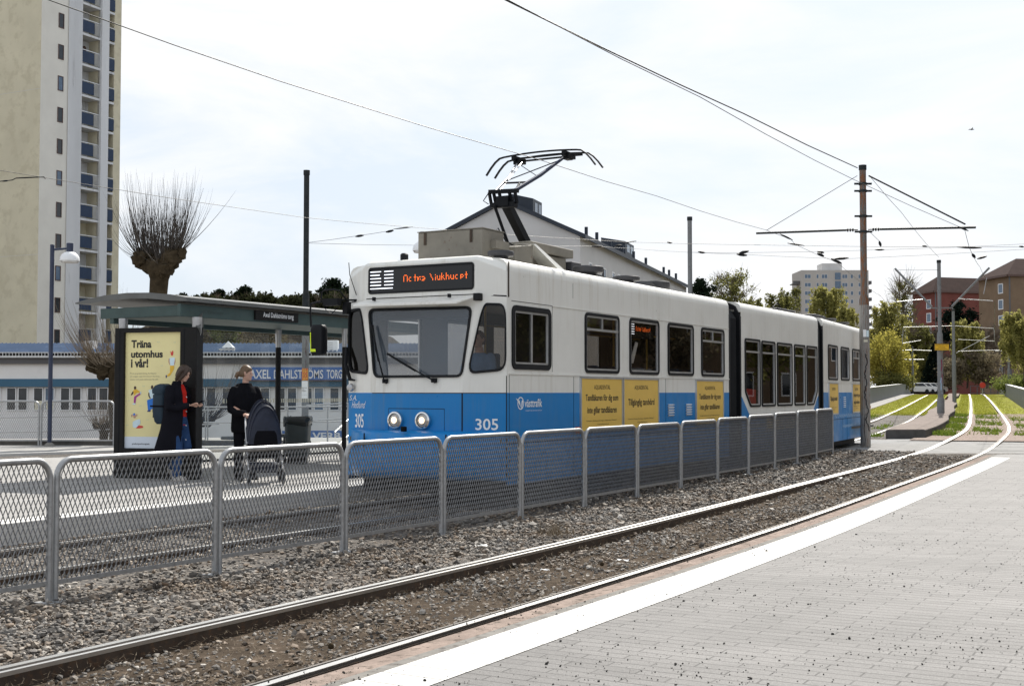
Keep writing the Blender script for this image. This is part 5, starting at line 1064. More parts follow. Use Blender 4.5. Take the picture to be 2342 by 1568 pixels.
wire('span wire with insulators from the pole behind the shelter to the curved hook', [(703, 555, 34.8), (820, 539, 33.5), (890, 528, 32.3), (900, 524, 31.9), (943, 519, 31.4)], .0055, ((812, 541, 832, 538, 33.4, .06), (882, 531, 900, 527, 32.2, .06), (900, 524, 944, 519, 31.4, .03)))
wire('span wire from the pole behind the shelter to the plain grey pole', [(703, 556, 34.8), (960, 561, 36), (1354, 563, 40), (1440, 568, 41.5), (1575, 577, 44)], .0055, ((1352, 563, 1378, 563, 40, .06), (1405, 563, 1422, 560, 35, .05), (1422, 557, 1455, 551, 34.6, .03)))
wire('upper span wire from the plain grey pole towards the right edge', [(1582, 577, 43.9), (1700, 578, 42), (2024, 571, 40), (2345, 558, 38), (2420, 555, 37.5)], .0055, ((1596, 576, 1612, 578, 43.5, .08), (1690, 579, 1712, 574, 42, .10), (2000, 571, 2022, 571, 40, .06), (1868, 575, 1884, 578, 41, .08)))
wire('lower span wire from the plain grey pole towards the right edge', [(1582, 577, 43.9), (1700, 582, 42.5), (1930, 592, 42), (2345, 570, 40), (2420, 565, 39.5)], .0055, ((1684, 581, 1708, 584, 42.5, .10), (1908, 592, 1940, 590, 42, .09)))
wire('thin stay running from the main pole head to the island pole', [(1990, 405, 34.3), (2060, 485, 41), (2146, 588, Yc)], .007)
wire('short dropper wire with a pear shaped insulator right of the main pole', [(1985, 527, 34.2), (2012, 553, 34.8), (2014, 563, 35.2)], .006, ((2010, 551, 2014, 564, 35, .07),))
wire('faint far wire running from the bracket of the island pole to the left', [(2054, 617, 55), (2146, 617, Yc)], .008)
wire('thin hook wire crossing in front of the tower at far left', [(-20, 418, 24), (0, 415, 24), (28, 412, 24), (36, 408, 24), (100, 405, 24), (104, 409, 24)], .010, ((4, 415, 20, 413, 24, .03), (36, 407, 102, 405, 24, .02)))
for k, (x0, y0, Y0, x1, y1, Y1) in enumerate(((2274, 690, Yc, 2274, 782, 87), (2050, 690, Yc, 2063, 786, 87), (2274, 782, 87, 2290, 802, 140), (2063, 786, 87, 2040, 822, 150))):
    wire(('contact wire between the right bracket tips of the two island poles', 'contact wire between the left bracket tips of the two island poles', 'distant contact wire running on to the far right pole', 'distant contact wire running on to the far left pole')[k], [(x0, y0, Y0), (x1, y1, Y1)], .012)
# ------------------------------------------------------------------ buildings
M['plaster'] = mat('yellow_plaster', (.60, .555, .42), .85, 0, .07, .35, c2=(.53, .485, .36), spot=(.5, .62))
M['plaster_pale'] = mat('pale_plaster', (.70, .68, .62), .85, 0, .06, .4)
M['sheet'] = mat('white_corrugated_sheet', (.60, .61, .62), .55, 0, .08, .5, c2=(.33, .33, .34), spot=(.58, .75), stretch=(1, 1, .12))
M['balcony_blue'] = mat('blue_balcony_panel', (.022, .042, .085), .7, 0, .1, 2)
M['frame_dk'] = mat('brown_window_frame', (.10, .06, .05), .6)
M['wallwhite'] = mat('off_white_render', (.78, .775, .765), .85, 0, .06, .25, c2=(.68, .675, .67), spot=(.55, .75))
M['wallgrey'] = mat('pale_grey_render', (.56, .555, .55), .85, 0, .08, .3)
M['band_blue'] = mat('blue_cladding_band', (.045, .13, .21), .6, 0, .1, .6)
M['fascia_dk'] = mat('dark_grey_fascia', (.11, .11, .115), .7, 0, .12, .5)
M['roof_blue'] = mat('blue_corrugated_roof', (.085, .12, .19), .9, 0, .15, .4, c2=(.15, .20, .29), spot=(.55, .75), spec=.15)
M['navyroof'] = mat('navy_sheet_roof', (.022, .03, .045), .5, 0, .2, .4)
M['redbrick'] = mat('dark_red_brick', (.17, .065, .055), .9, 0, .12, .6)
M['brownbrick'] = mat('brown_brick', (.20, .145, .10), .9, 0, .12, .6)
M['tileroof'] = mat('brown_tile_roof', (.042, .026, .023), .85, 0, .2, .8)
M['beige'] = mat('beige_render', (.42, .40, .375), .85, 0, .06, .2)
M['signblue'] = mat('sign_blue', (.075, .17, .43), .5, 0, .06)
M['bridge'] = mat('grey_blue_parapet', (.135, .145, .165), .6, .1, .08, .6)

def bld(o_, d_, z0=0.):                                              # wall frame: a along the wall, b up, d outwards
    o_ = Vector(o_); d_ = Vector(d_).normalized(); n_ = Vector((d_.y, -d_.x, 0))
    return lambda a, b, d=0.: o_ + d_ * a + UP * (b + z0) + n_ * d
def win(par, f, a0, a1, b0, b1, fr=M['white'], gl=None, mull=0, w=.07, name='window'):
    o = MB().ring([(a0, b0), (a1, b0), (a1, b1), (a0, b1)], [(a0 + w, b0 + w), (a1 - w, b0 + w), (a1 - w, b1 - w), (a0 + w, b1 - w)], f, -.02, .05).build(name, fr, par, w=True, smooth=0)
    MB().plate([(a0 + w * .5, b0 + w * .5), (a1 - w * .5, b0 + w * .5), (a1 - w * .5, b1 - w * .5), (a0 + w * .5, b1 - w * .5)], [], lambda a, b: f(a, b, .012)).build('pane', gl or M['pane'], o, w=True, smooth=0)
    for k in range(mull): a = a0 + (a1 - a0) * (k + 1) / (mull + 1); MB().prism([(a - w * .4, b0 + w), (a + w * .4, b0 + w), (a + w * .4, b1 - w), (a - w * .4, b1 - w)], f, 0, .045).build('mullion', fr, o, w=True, smooth=0)
    return o

# ---- yellow tower block at the left
TC = Vector(((83 - CX) / F_PX * 104, 104, 0)); TD = Vector((4.1, 8, 0)).normalized(); TB, TT = -2.5, 44.
tw = thing('tower_block', 'tall yellow tower block with blue balconies filling the left edge', 'building', (TC.x, TC.y, TB)); f = bld(TC, TD); g = bld(TC, (-TD.y, TD.x, 0))
def s_of(x, y=600):
    d = ray(x, y); n = Vector((TD.y, -TD.x, 0)); t = TC.dot(n) / Vector((d.x, d.y, 0)).dot(n); return (Vector((d.x, d.y, 0)) * t - TC).dot(TD)
sW0, sW1, sA, sB, sC, sD, sE, sF = [s_of(x) for x in (126, 138.5, 149, 181, 222, 239, 255, 271)]
gl_ = lambda a, b, d=0.: TC + Vector((-TD.y, TD.x, 0)) * a + UP * b - TD * d
b = MB(); R = 1.4
def wallq(a0, a1, d0=0., d1=0., m=0): b.quad(f(a0, TB, d0), f(a1, TB, d1), f(a1, TT, d1), f(a0, TT, d0), m)
wallq(0, sA, m=1); wallq(sA, sB, m=1); wallq(sB, sB, 0, -R); wallq(sB, sC, -R, -R); wallq(sC, sC, -R, 0); wallq(sC, sD); wallq(sD, sD, 0, -R); wallq(sD, sE, -R, -R); wallq(sE, sE, -R, 0); wallq(sE, sF)
Lw = 22; b.quad(gl_(0, TB), gl_(Lw, TB), gl_(Lw, TT), gl_(0, TT)); b.quad(f(sF, TB), f(sF, TB) + Vector((-TD.y, TD.x, 0)) * Lw, f(sF, TT) + Vector((-TD.y, TD.x, 0)) * Lw, f(sF, TT)); b.poly([f(0, TT), f(sF, TT), f(sF, TT) + Vector((-TD.y, TD.x, 0)) * Lw, gl_(Lw, TT)])
b.build('wall', [M['plaster'], M['plaster_pale']], tw, w=True, smooth=0)
b = MB(); n = 14
for k in range(n): a0 = sA + (sB - sA) * k / n; a1 = sA + (sB - sA) * (k + .5) / n; a2 = sA + (sB - sA) * (k + 1) / n; b.quad(f(a0, TB, .06), f(a1, TB, .10), f(a1, TT, .10), f(a0, TT, .06)); b.quad(f(a1, TB, .10), f(a2, TB, .06), f(a2, TT, .06), f(a1, TT, .10))
b.build('corrugated_bay', M['sheet'], tw, w=True, smooth=0)
b = MB(); b.prism([(sC, TB), (sD, TB), (sD, TT), (sC, TT)], f, -.2, .25); b.build('corrugated_bay', M['sheet'], tw, w=True, smooth=0)
b = MB()
for z in (13.0, 27.0): b.quad(gl_(0, z, .004), gl_(Lw, z, .004), gl_(Lw, z + .03, .004), gl_(0, z + .03, .004))
b.build('render_joint', M['wallgrey'], tw, w=True, smooth=0)
ST = 2.715
for k in range(-7, 7):
    z = 19.75 + ST * k; win(tw, f, sW0, sW1, z - .64, z + .64, M['frame_dk'], M['pane'] if k % 3 else M['bluepane'], w=.06)
    zb = 19.55 + ST * k
    for a0, a1 in ((sB, sC), (sD, sE)):
        ba = MB().prism([(a0, zb - .38), (a1, zb - .38), (a1, zb - .18), (a0, zb - .18)], f, -R, .05).build('balcony', M['sheet'], tw, w=True, smooth=0)
        c = a0 + (a1 - a0) * (.66 if a0 == sB else 1.); MB().prism([(a0, zb - .05), (c, zb - .05), (c, zb + .95), (a0, zb + .95)], f, .02, .07).build('balcony_panel', M['balcony_blue'], ba, w=True, smooth=0)
        q = MB(); q.bar(f(a0, zb + 1.05, .05), f(a1, zb + 1.05, .05), .05, .06)
        if a0 == sB:
            for j in range(9): a = c + (a1 - c) * j / 8; q.bar(f(a, zb - .1, .05), f(a, zb + 1.03, .05), .025, .025)
        q.build('balcony_rail', M['alu'], ba, w=True, smooth=0)
        fr_ = bld(TC + Vector((TD.y, -TD.x, 0)) * -R, TD); win(tw, fr_, a0 + .1, a0 + (a1 - a0) * .42, zb - .1, zb + 1.95, M['frame_dk'], w=.06, name='balcony_door')
        if a0 == sB and k not in (-2, -4): MB().prism([(a0 + (a1 - a0) * .45, zb - .15), (a1, zb - .15), (a1, zb + 2.3), (a0 + (a1 - a0) * .45, zb + 2.3)], fr_, .02, .06).build('balcony_screen', M['sheet'], tw, w=True, smooth=0)
hz = 19.55 + ST * 4; fr_ = bld(TC + Vector((TD.y, -TD.x, 0)) * -R, TD); ca = sB + (sC - sB) * .62; pts = []
for k in range(24): t = 2 * pi * k / 24; pts.append((ca + .028 * 16 * sin(t) ** 3, hz + 1.5 + .028 * (13 * cos(t) - 5 * cos(2 * t) - 2 * cos(3 * t) - cos(4 * t)) * 1.1))
MB().prism(pts, fr_, .07, .12).build('heart_ornament', M['frame_dk'], tw, w=True)

# ---- long low shop building
YB = 75.; k75 = YB / F_PX
def zB(y): return EYE + (YH - y) * k75
def xB(x): return (x - CX) * k75
lb = thing('shop_building', 'long low white building with blue corrugated roof and the big blue name sign', 'building', (xB(300), YB, -1.7)); f = bld((0, YB, 0), (1, 0, 0)); X0, X1 = xB(-120), xB(980)
def slab(nm, y0, y1, d, m, x0=X0, x1=X1): return MB().prism([(x0, zB(y0)), (x1, zB(y0)), (x1, zB(y1)), (x0, zB(y1))], f, -6, d).build(nm, M[m], lb, w=True, smooth=0)
slab('lower_wall', 1035, 939, 0, 'wallwhite'); slab('upper_wall', 866, 832, .15, 'wallwhite'); slab('blue_band', 884, 866, .22, 'band_blue'); slab('window_wall', 939, 884, -.05, 'wallwhite'); slab('fascia', 832, 818, .35, 'fascia_dk'); slab('gutter', 818, 814, .55, 'alu'); slab('snow_guard', 807.5, 805.5, .45, 'alu')
b = MB()
for i in range(150): x = X0 + (X1 - X0) * i / 149; b.bar(f(x, zB(814), .45), f(x, zB(806), .45), .04, .04)
b.build('guard_bars', M['alu'], lb, w=True, smooth=0)
b = MB(); n = 230; q = []
for i in range(n + 1): x = X0 + (X1 - X0) * i / n; o_ = .17 if i % 2 else 0; q.append((f(x - .5, zB(811) + o_, -.1), f(x + .6, zB(784.5) + o_ * .8, -2.6)))
for A, B in zip(q, q[1:]): b.quad(A[0], B[0], B[1], A[1])
b.quad(q[0][1], q[-1][1], f(X1, zB(795), -8.5), f(X0, zB(795), -8.5)); b.build('corrugated_roof', M['roof_blue'], lb, w=True, smooth=0)
px0 = 17.
for i in range(14):
    for dx in (0, 26):
        xa = px0 - 61.5 + i * 61.5 + dx; col_ = M['pane'] if (i * 2 + (dx > 0)) % 5 else M['bluepane']
        wi = win(lb, f, xB(xa - 1), xB(xa + 21.5), zB(938), zB(885.5), M['white'], col_, w=.05)
        if i % 4 == 2: MB().prism([(xB(xa + 2), zB(936)), (xB(xa + 19), zB(936)), (xB(xa + 19), zB(916)), (xB(xa + 2), zB(916))], f, .014, .02).build('window_film', M['film'], wi, w=True, smooth=0)
ns = thing('name_sign', 'long blue sign with white capitals reading AXEL DAHLSTRÖMS TORG on the shop building', 'sign', tuple(f(xB(675), zB(854), .35)))
MB().prism([(xB(570), zB(868.5)), (xB(791), zB(868.5)), (xB(791), zB(839.5)), (xB(570), zB(839.5))], f, .2, .36).build('sign_board', M['signblue'], ns, w=True, smooth=0)
b = MB(); fl = lambda x, y: f(x, y, .375)
for t, a, c in (('AXEL', 574, 622), ('DAHLSTRÖMS', 629, 741), ('TORG', 749, 784)): glyphs(b, t, fl, xB(a), xB(c), zB(865.5), zB(845.5 if 'Ö' not in t else 841.5), .012)
b.build('sign_lettering', M['white'], ns, w=True, smooth=0)
MB().prism([(xB(560), zB(871)), (xB(791), zB(871)), (xB(791), zB(868.8)), (xB(560), zB(868.8))], f, .2, .40).build('sign_ledge', M['frame_dk'], ns, w=True, smooth=0)
gr_ = thing('wall_graffiti', 'blue and white graffiti along the foot of the shop building wall, behind the litter bin', 'graffiti', tuple(f(xB(700), zB(995), .02)))
b = MB(); b.quad(*[f(xB(x), zB(y), .012) for x, y in ((646, 1003), (790, 1003), (790, 984), (646, 984))]); b.build('blue_paint', M['signblue'], gr_, w=True, smooth=0)
b = MB(); fl = lambda x, y: f(x, y, .02); glyphs(b, 'DR', fl, xB(655), xB(690), zB(1004), zB(988), .03); glyphs(b, 'VERB', fl, xB(715), xB(780), zB(1004), zB(988), .03); b.build('white_letters', M['white'], gr_, w=True, smooth=0)
def roofbox(nm, lab, x0, x1, y0, y1, dd, m, cat):
    t = thing(nm, lab, cat, tuple(f(xB((x0 + x1) / 2), zB(y1), -dd))); MB().prism([(xB(x0), zB(y1)), (xB(x1), zB(y1)), (xB(x1), zB(y0)), (xB(x0), zB(y0))], f, -dd - .7, -dd).build('housing', M[m], t, w=True, bevel=.02)
    b = MB()
    for k in range(5): z = zB(y1) + (zB(y0) - zB(y1)) * (.15 + .16 * k); b.prism([(xB(x0 + (x1 - x0) * .1), z), (xB(x0 + (x1 - x0) * .55), z), (xB(x0 + (x1 - x0) * .55), z + .05), (xB(x0 + (x1 - x0) * .1), z + .05)], f, -dd, -dd + .03)
    b.build('grille', M['alu'], t, w=True); return t
roofbox('air_conditioner', 'white air conditioning unit on the blue roof beside the tram mirror', 744, 768, 777, 808, .6, 'white', 'air conditioner'); roofbox('air_conditioner', 'grey air conditioning unit on the blue roof behind the left willow', 182, 204, 778, 797, .8, 'wallgrey', 'air conditioner')
sk = thing('roof_skylight', 'glazed pyramid skylight on a grey upstand, seen through the shelter glass', 'skylight', tuple(f(xB(511), zB(806), -.6)))
MB().prism([(xB(495), zB(809)), (xB(530), zB(809)), (xB(530), zB(796)), (xB(495), zB(796))], f, -1.6, -.6).build('upstand', M['wallgrey'], sk, w=True)
P = [f(xB(501), zB(794), -.6), f(xB(527), zB(794), -.6), f(xB(527), zB(794), -1.3), f(xB(501), zB(794), -1.3)]; a = f(xB(513), zB(778), -.95); b = MB(); b.add([*P, a], [(0, 1, 4), (1, 2, 4), (2, 3, 4), (3, 0, 4)]); b.build('pyramid', M['opal'], sk, w=True, smooth=0)

# ---- gabled building behind the tram roof
GC = Vector(((1327 - CX) / F_PX * 90, 90, 0)); gd = Vector((.3007, .9537, 0)); gw = Vector((-.9537, .3007, 0)); WG, LG, ZE, ZR = 11.6, 46., 12.75, 15.45
gb = thing('gabled_building', 'long pale grey building with dark gable roof rising behind the tram roof', 'building', (GC.x, GC.y, -.5)); f = bld(GC, gd)
b = MB(); c0, c1 = GC, GC + gw * WG; c2, c3 = c1 + gd * LG, c0 + gd * LG; z_ = lambda p, z: p + UP * z
b.poly([z_(c0, -1), z_(c1, -1), z_(c1, ZE), z_((c0 + c1) / 2, ZR), z_(c0, ZE)]); b.poly([z_(c3, -1), z_(c2, -1), z_(c2, ZE), z_((c3 + c2) / 2, ZR), z_(c3, ZE)]); b.quad(z_(c0, -1), z_(c3, -1), z_(c3, ZE), z_(c0, ZE)); b.quad(z_(c1, -1), z_(c2, -1), z_(c2, ZE), z_(c1, ZE)); b.build('wall', M['wallgrey'], gb, w=True, smooth=0)
b = MB(); ov = .45; m0, m1 = (c0 + c1) / 2 - gd * .25, (c3 + c2) / 2 + gd * .25; sl = (ZR - ZE) / (WG / 2)
for s in (-1, 1):
    e0 = m0 + gw * s * (WG / 2 + ov); e1 = m1 + gw * s * (WG / 2 + ov); ze = ZE - sl * ov
    b.loft([[z_(m0, ZR + .02), z_(e0, ze + .02), z_(e0, ze + .34), z_(m0, ZR + .34)], [z_(m1, ZR + .02), z_(e1, ze + .02), z_(e1, ze + .34), z_(m1, ZR + .34)]])
b.build('roof', M['navyroof'], gb, w=True, smooth=0)
def dormer(t, s0, s1, z0, z1, L_):
    p = (c0 + c1) / 2 + gd * t; Mx = Matrix(((-gw.x, gd.x, 0, p.x), (-gw.y, gd.y, 0, p.y), (0, 0, 1, 0), (0, 0, 0, 1)))
    o = MB().loft([[Mx @ Vector((a, y, z)) for a, z in ((s0, z0 + .9), (s0, z1 - .55), (s1, z1 - 1.0), (s1, z0 - .35))] for y in (0, L_)]).build('roof_house', M['navyroof'], gb, w=True, smooth=0)
    for k in range(2): y = L_ * (.18 + .42 * k); MB().add([Mx @ Vector(q) for q in ((s1 + .02, y, z1 - 1.95), (s1 + .02, y + L_ * .3, z1 - 1.95), (s1 + .02, y + L_ * .3, z1 - 1.25), (s1 + .02, y, z1 - 1.25))], [(0, 1, 2, 3)]).build('roof_house_window', M['bluepane'], o, w=True, smooth=0)
dormer(2.5, -.3, 1.5, 14.9, 17.1, 2.4); dormer(30, .2, 2.6, 14.2, 17.0, 4.0)
for t in (4.2, 7.6, 12.2, 16.8, 21.5, 27, 36, 39, 43): MB().tube([GC + gw * .6 + gd * t + UP * 12.8, GC + gw * .6 + gd * t + UP * 14.0], .13, 8).build('vent_pipe', M['navyroof'], gb, w=True)
for a0, z0, w_, h_ in [(2.0 + 2.55 * k + (.5 if k % 3 == 0 else 0), 9.9, .95, 1.25) for k in range(16)]: win(gb, f, a0, a0 + w_, z0, z0 + h_, M['white'], M['bluepane'], w=.1)
for k in range(12): win(gb, f, 2.0 + 3.4 * k, 3.1 + 3.4 * k, 6.9, 8.3, M['white'], M['pane'], w=.1)

# ---- far apartment block on the hill
YA = 415.; ka = YA / F_PX; xa_ = lambda x: (x - CX) * ka; za_ = lambda y: EYE + (YH - y) * ka
ab = thing('apartment_block', 'distant beige apartment block with blue windows and side balconies, left of the main pole', 'building', (xa_(1910), YA, 3)); f = bld((0, YA, 0), (1, 0, 0))
MB().prism([(xa_(1834), 0), (xa_(1988), 0), (xa_(1988), za_(617)), (xa_(1834), za_(617))], f, -14, 0).build('wall', M['beige'], ab, w=True, smooth=0)
MB().prism([(xa_(1885), za_(617)), (xa_(1931), za_(617)), (xa_(1931), za_(600)), (xa_(1885), za_(600))], f, -9, -2).build('roof_house', M['wallgrey'], ab, w=True, smooth=0)
for k in range(7):
    y = 631 + 19.2 * k
    for x0, x1, m_ in ((1841, 1856, 1), (1868, 1874, 0), (1880, 1894, 1), (1927, 1940, 1), (1946, 1953, 0), (1964, 1970, 0), (1975, 1986, 1)): win(ab, f, xa_(x0), xa_(x1), za_(y + 5.5), za_(y - 4.5), M['wallgrey'], M['bluepane'], m_, w=.12)
    MB().prism([(xa_(1911), za_(y + 8)), (xa_(1924), za_(y + 8)), (xa_(1924), za_(y - 8)), (xa_(1911), za_(y - 8))], f, 0, .1).build('stair_glazing', M['bluepane'], ab, w=True, smooth=0)
    for x0, x1 in ((1818, 1834), (1988, 1999)):
        ba = MB().prism([(xa_(x0), za_(y + 17)), (xa_(x1), za_(y + 17)), (xa_(x1), za_(y + 15)), (xa_(x0), za_(y + 15))], f, -7, -2).build('balcony', M['fascia_dk'], ab, w=True, smooth=0)
        MB().prism([(xa_(x0), za_(y + 15)), (xa_(x1), za_(y + 15)), (xa_(x1), za_(y + 9.5)), (xa_(x0), za_(y + 9.5))], f, -2.2, -2).build('balcony_rail', M['fascia_dk'], ba, w=True, smooth=0)
def hip_house(nm, lab, corner, dl, L1, dr, L2, z0, ze, zr, m, wins):
    t = thing(nm, lab, 'building', (corner.x, corner.y, z0)); dl, dr = Vector(dl).normalized(), Vector(dr).normalized(); a, b_, c, d = corner, corner + dr * L2, corner + dr * L2 + dl * L1, corner + dl * L1
    b = MB()
    for p, q in ((a, b_), (b_, c), (c, d), (d, a)): b.quad(z_(p, z0), z_(q, z0), z_(q, ze), z_(p, ze))
    b.build('wall', M[m], t, w=True, smooth=0); b = MB(); o = .5
    A, B, C, D = [p + (p - (a + c) / 2).normalized() * o * 1.4 for p in (a, b_, c, d)]; h0 = (A + D) / 2 + dr * L1 * .5; h1 = (B + C) / 2 - dr * L1 * .5
    b.add([z_(A, ze), z_(B, ze), z_(C, ze), z_(D, ze), z_(h0, zr), z_(h1, zr)], [(0, 1, 5, 4), (1, 2, 5), (2, 3, 4, 5), (3, 0, 4), (0, 3, 2, 1)]); ro = b.build('hip_roof', M['tileroof'], t, w=True, smooth=0)
    b = MB()
    for p, q in ((A, B), (D, A)): b.bar(z_(p, ze - .15), z_(q, ze - .15), .3, .35)
    b.build('eaves_board', M['frame_dk'], ro, w=True); MB().tube([z_(a, z0), z_(a, ze)], .14, 6).build('downpipe', M['fascia_dk'], t, w=True)
    f = bld(d, a - d)
    for a0, a1, y0, y1 in wins: win(t, f, a0, a1, y0, y1, M['white'], M['bluepane'], w=.13)
    return t
RCn = Vector(((2141 - CX) / F_PX * 250, 250, 0)); hip_house('brick_building', 'dark red brick building with hip roof behind the island pole', RCn, (-.3, .954, 0), 7.6, (.954, .3, 0), 22, 0, 21.8, 25.0, 'redbrick', [(4.6, 6.1, 18.3 - 2.75 * k, 20.2 - 2.75 * k) for k in range(6)])
BCn = Vector(((2311 - CX) / F_PX * 210, 210, 0)); hip_house('brick_building', 'tall brown brick building at the right edge', BCn, (-1.6, 9.5, 0), 9.7, (.986, .166, 0), 16, 0, 21.3, 24.6, 'brownbrick', [(6.2, 7.7, 18.3 - 2.72 * k, 20.0 - 2.72 * k) for k in range(7)])

# ---- brick block and trees along the street to the right, mirrored in the tram windows
oc = Vector((25, 4, 0)); hip_house('brick_building', 'long brown brick block along the street outside the right edge', oc, (.94, -.34, 0), 11, (.34, .94, 0), 150, -.2, 14.5, 17.5, 'brownbrick', [])
rb_ = [o for o in COL.objects if o.get('label', '').startswith('long brown brick block')][0]; f = bld(oc + Vector((.34, .94, 0)).normalized() * 150, Vector((-.34, -.94, 0)))
for k in range(24):
    for j in range(4): win(rb_, f, 1.5 + 6.1 * k, 3.7 + 6.1 * k, 1.2 + 3.3 * j, 2.8 + 3.3 * j, M['white'], M['pane'], w=.1)
# ---- bridge walls
def parapet(lab, p, q, h):
    t = thing('bridge_wall', lab, 'wall', tuple(p)); n = 12; pts = [Vector(p).lerp(Vector(q), k / n) for k in range(n + 1)]
    for v in pts: v.z = zt(v.y)
    MB().sweep([(-.1, -.3), (-.1, h), (.1, h), (.1, -.3)], pts).build('wall_panel', M['bridge'], t, w=True); MB().sweep([(-.14, h + .002), (-.14, h + .06), (.14, h + .06), (.14, h + .002)], pts).build('coping', M['galv'], t, w=True)
    return t
parapet('left grey blue bridge wall, running from behind the tram to the parked cars', (17, 66, 0), (51, 160, 0), 1.08); parapet('grey blue bridge wall at the right edge, below the green bush', (27.5, 66, 0), (62.6, 160, 0), 1.12)

# ---- parked cars, far signs
M['carwhite'] = mat('white_car_paint', (.72, .73, .74), .25, 0, .03, coat=.4); M['carglass'] = mat('car_glass', (.02, .024, .03), .06)
def car(lab, x, Y, rz, gl=True):
    p = at(x, 886, Y); t = thing('parked_car', lab, 'car', (p.x, p.y, zt(135) + .0), rz, 'white cars parked beyond the bridge')
    side = [(-2.1, .35), (-2.12, .75), (-1.9, .95), (-1.3, 1.02), (-.75, 1.45), (.75, 1.48), (1.55, 1.02), (2.05, .92), (2.12, .40), (1.7, .3), (-1.8, .3)]
    b = MB(); b.loft([[Vector((x_, -.86 * k, z)) for x_, z in side] for k in (-1,)] + [[Vector((x_, y, z if z < 1.1 else z)) for x_, z in side] for y in (.0,)] + [[Vector((x_, -.86, z)) for x_, z in side]]); b.build('body', M['carwhite'], t, bevel=.05)
    for y in (-.862, .862): MB().poly([(x_, y, z) for x_, z in ((-1.15, 1.04), (-.7, 1.38), (.65, 1.40), (1.25, 1.04))]).build('side_window', M['carglass'], t, smooth=0)
    MB().poly([(-1.28, -.7, 1.06), (-1.28, .7, 1.06), (-.80, .66, 1.43), (-.80, -.66, 1.43)]).build('windscreen', M['carglass'], t, smooth=0)
    for x_ in (-1.3, 1.3):
        for y in (-.8, .8): MB().lathe([(.1, -.1), (.32, -.09), (.33, .09), (.1, .1)], 14, Matrix.Translation((x_, y, .33)) @ Matrix.Rotation(pi / 2, 4, 'X')).build('wheel', M['rubber'], t)
    for y in (-.6, .6): MB().box(-2.13, -2.08, y - .16, y + .16, .66, .78).build('headlight', M['lens'], t)
    return t
for lab, x, Y, rz in (('white car parked nearest the left bridge wall', 2091, 164, radians(25)), ('white car parked second from the left bridge wall', 2104, 166, radians(24)), ('white car parked second from the dark conifer', 2117, 168, radians(26)), ('white car parked next to the dark conifer', 2130, 170, radians(25))): car(lab, x, Y, rz)
p = at(2246, 886, 128); rs = thing('disc_sign', 'red disc sign on a thin post at the far end of the track', 'sign', (p.x, p.y, zt(128)))
MB().tube([(0, 0, 0), (0, 0, 1.0)], .04, 8).build('post', M['galv'], rs); MB().lathe([(.30, -.02), (.30, .02)], 24, Matrix.Translation((0, -.05, 1.05)) @ Matrix.Rotation(pi / 2, 4, 'X')).build('disc', M['fig_red'], rs)
ff = thing('mesh_fence', 'low dark fence closing the far end of the line behind the red disc sign', 'fence', (70, 168, 1.2)); b = MB()
for k in range(30): x = 61 + k * .9; b.bar((x, 166, 1.0), (x, 166, 2.35), .08, .08)
b.bar((61, 166, 2.3), (88, 166, 2.3), .08, .06); b.bar((61, 166, 1.35), (88, 166, 1.35), .08, .06); b.build('bars', M['fascia_dk'], ff, w=True, smooth=0)

# ------------------------------------------------------------------ trees
def quads(P, s, asp=1.6, droop=0.):
    n = len(P); a = rng.normal(0, 1, (n, 3)); a[:, 2] = a[:, 2] * (1 - droop) - droop * 1.2; a /= np.linalg.norm(a, axis=1)[:, None]; b = rng.normal(0, 1, (n, 3)); b -= a * (a * b).sum(1)[:, None]; b /= np.linalg.norm(b, axis=1)[:, None]
    s = s * rng.uniform(.6, 1.4, n); a = a * s[:, None] * asp * .5; b = b * s[:, None] * .5
    V = np.stack([P - a, P + b, P + a, P - b], 1).reshape(-1, 3); return V, np.arange(4 * n).reshape(-1, 4)
def limbs(X, Y, zb, h, hw_, n, t0=.3, r=.02, up=.6):
    """trunk and curved limbs; returns MB and sample points on the limbs"""
    b = MB(); H = h; rt = max(.12, H * r); lean = random.uniform(-.04, .04); tr = [Vector((X + lean * H * t + .02 * H * sin(3 * t), Y, zb + H * t * .92)) for t in (0, .2, .4, .6, .8, 1)]
    b.tube(tr, [rt, rt * .8, rt * .62, rt * .42, rt * .22, rt * .06], 7); pts = [(p, (0, 0, 1)) for p in tr[3:]]
    for i in range(n):
        t = t0 + (1 - t0) * (i + .5) / n * .92; a = i * 2.4 + random.uniform(-.4, .4); base = tr[0].lerp(tr[-1], t); base.x = np.interp(base.z, [p.z for p in tr], [p.x for p in tr])
        R = hw_ * sqrt(max(.05, 1 - ((t - .55) / .55) ** 2)) * random.uniform(.7, 1.05); tip = base + Vector((cos(a) * R, sin(a) * R, R * up * random.uniform(.5, 1.2))); tip.z = min(tip.z, zb + h)
        mid = base.lerp(tip, .5) + Vector((0, 0, R * .12)); q = [base, mid, tip]; r0 = rt * .42 * (1 - t * .6); b.tube(q, [r0, r0 * .6, r0 * .15], 5)
        for k in range(2, 11): s = k / 10; pts.append((base * (1 - s) ** 2 + mid * 2 * s * (1 - s) + tip * s * s, tuple((tip - base).normalized())))
    return b, np.array([p for p, _ in pts]), np.array([d for _, d in pts])
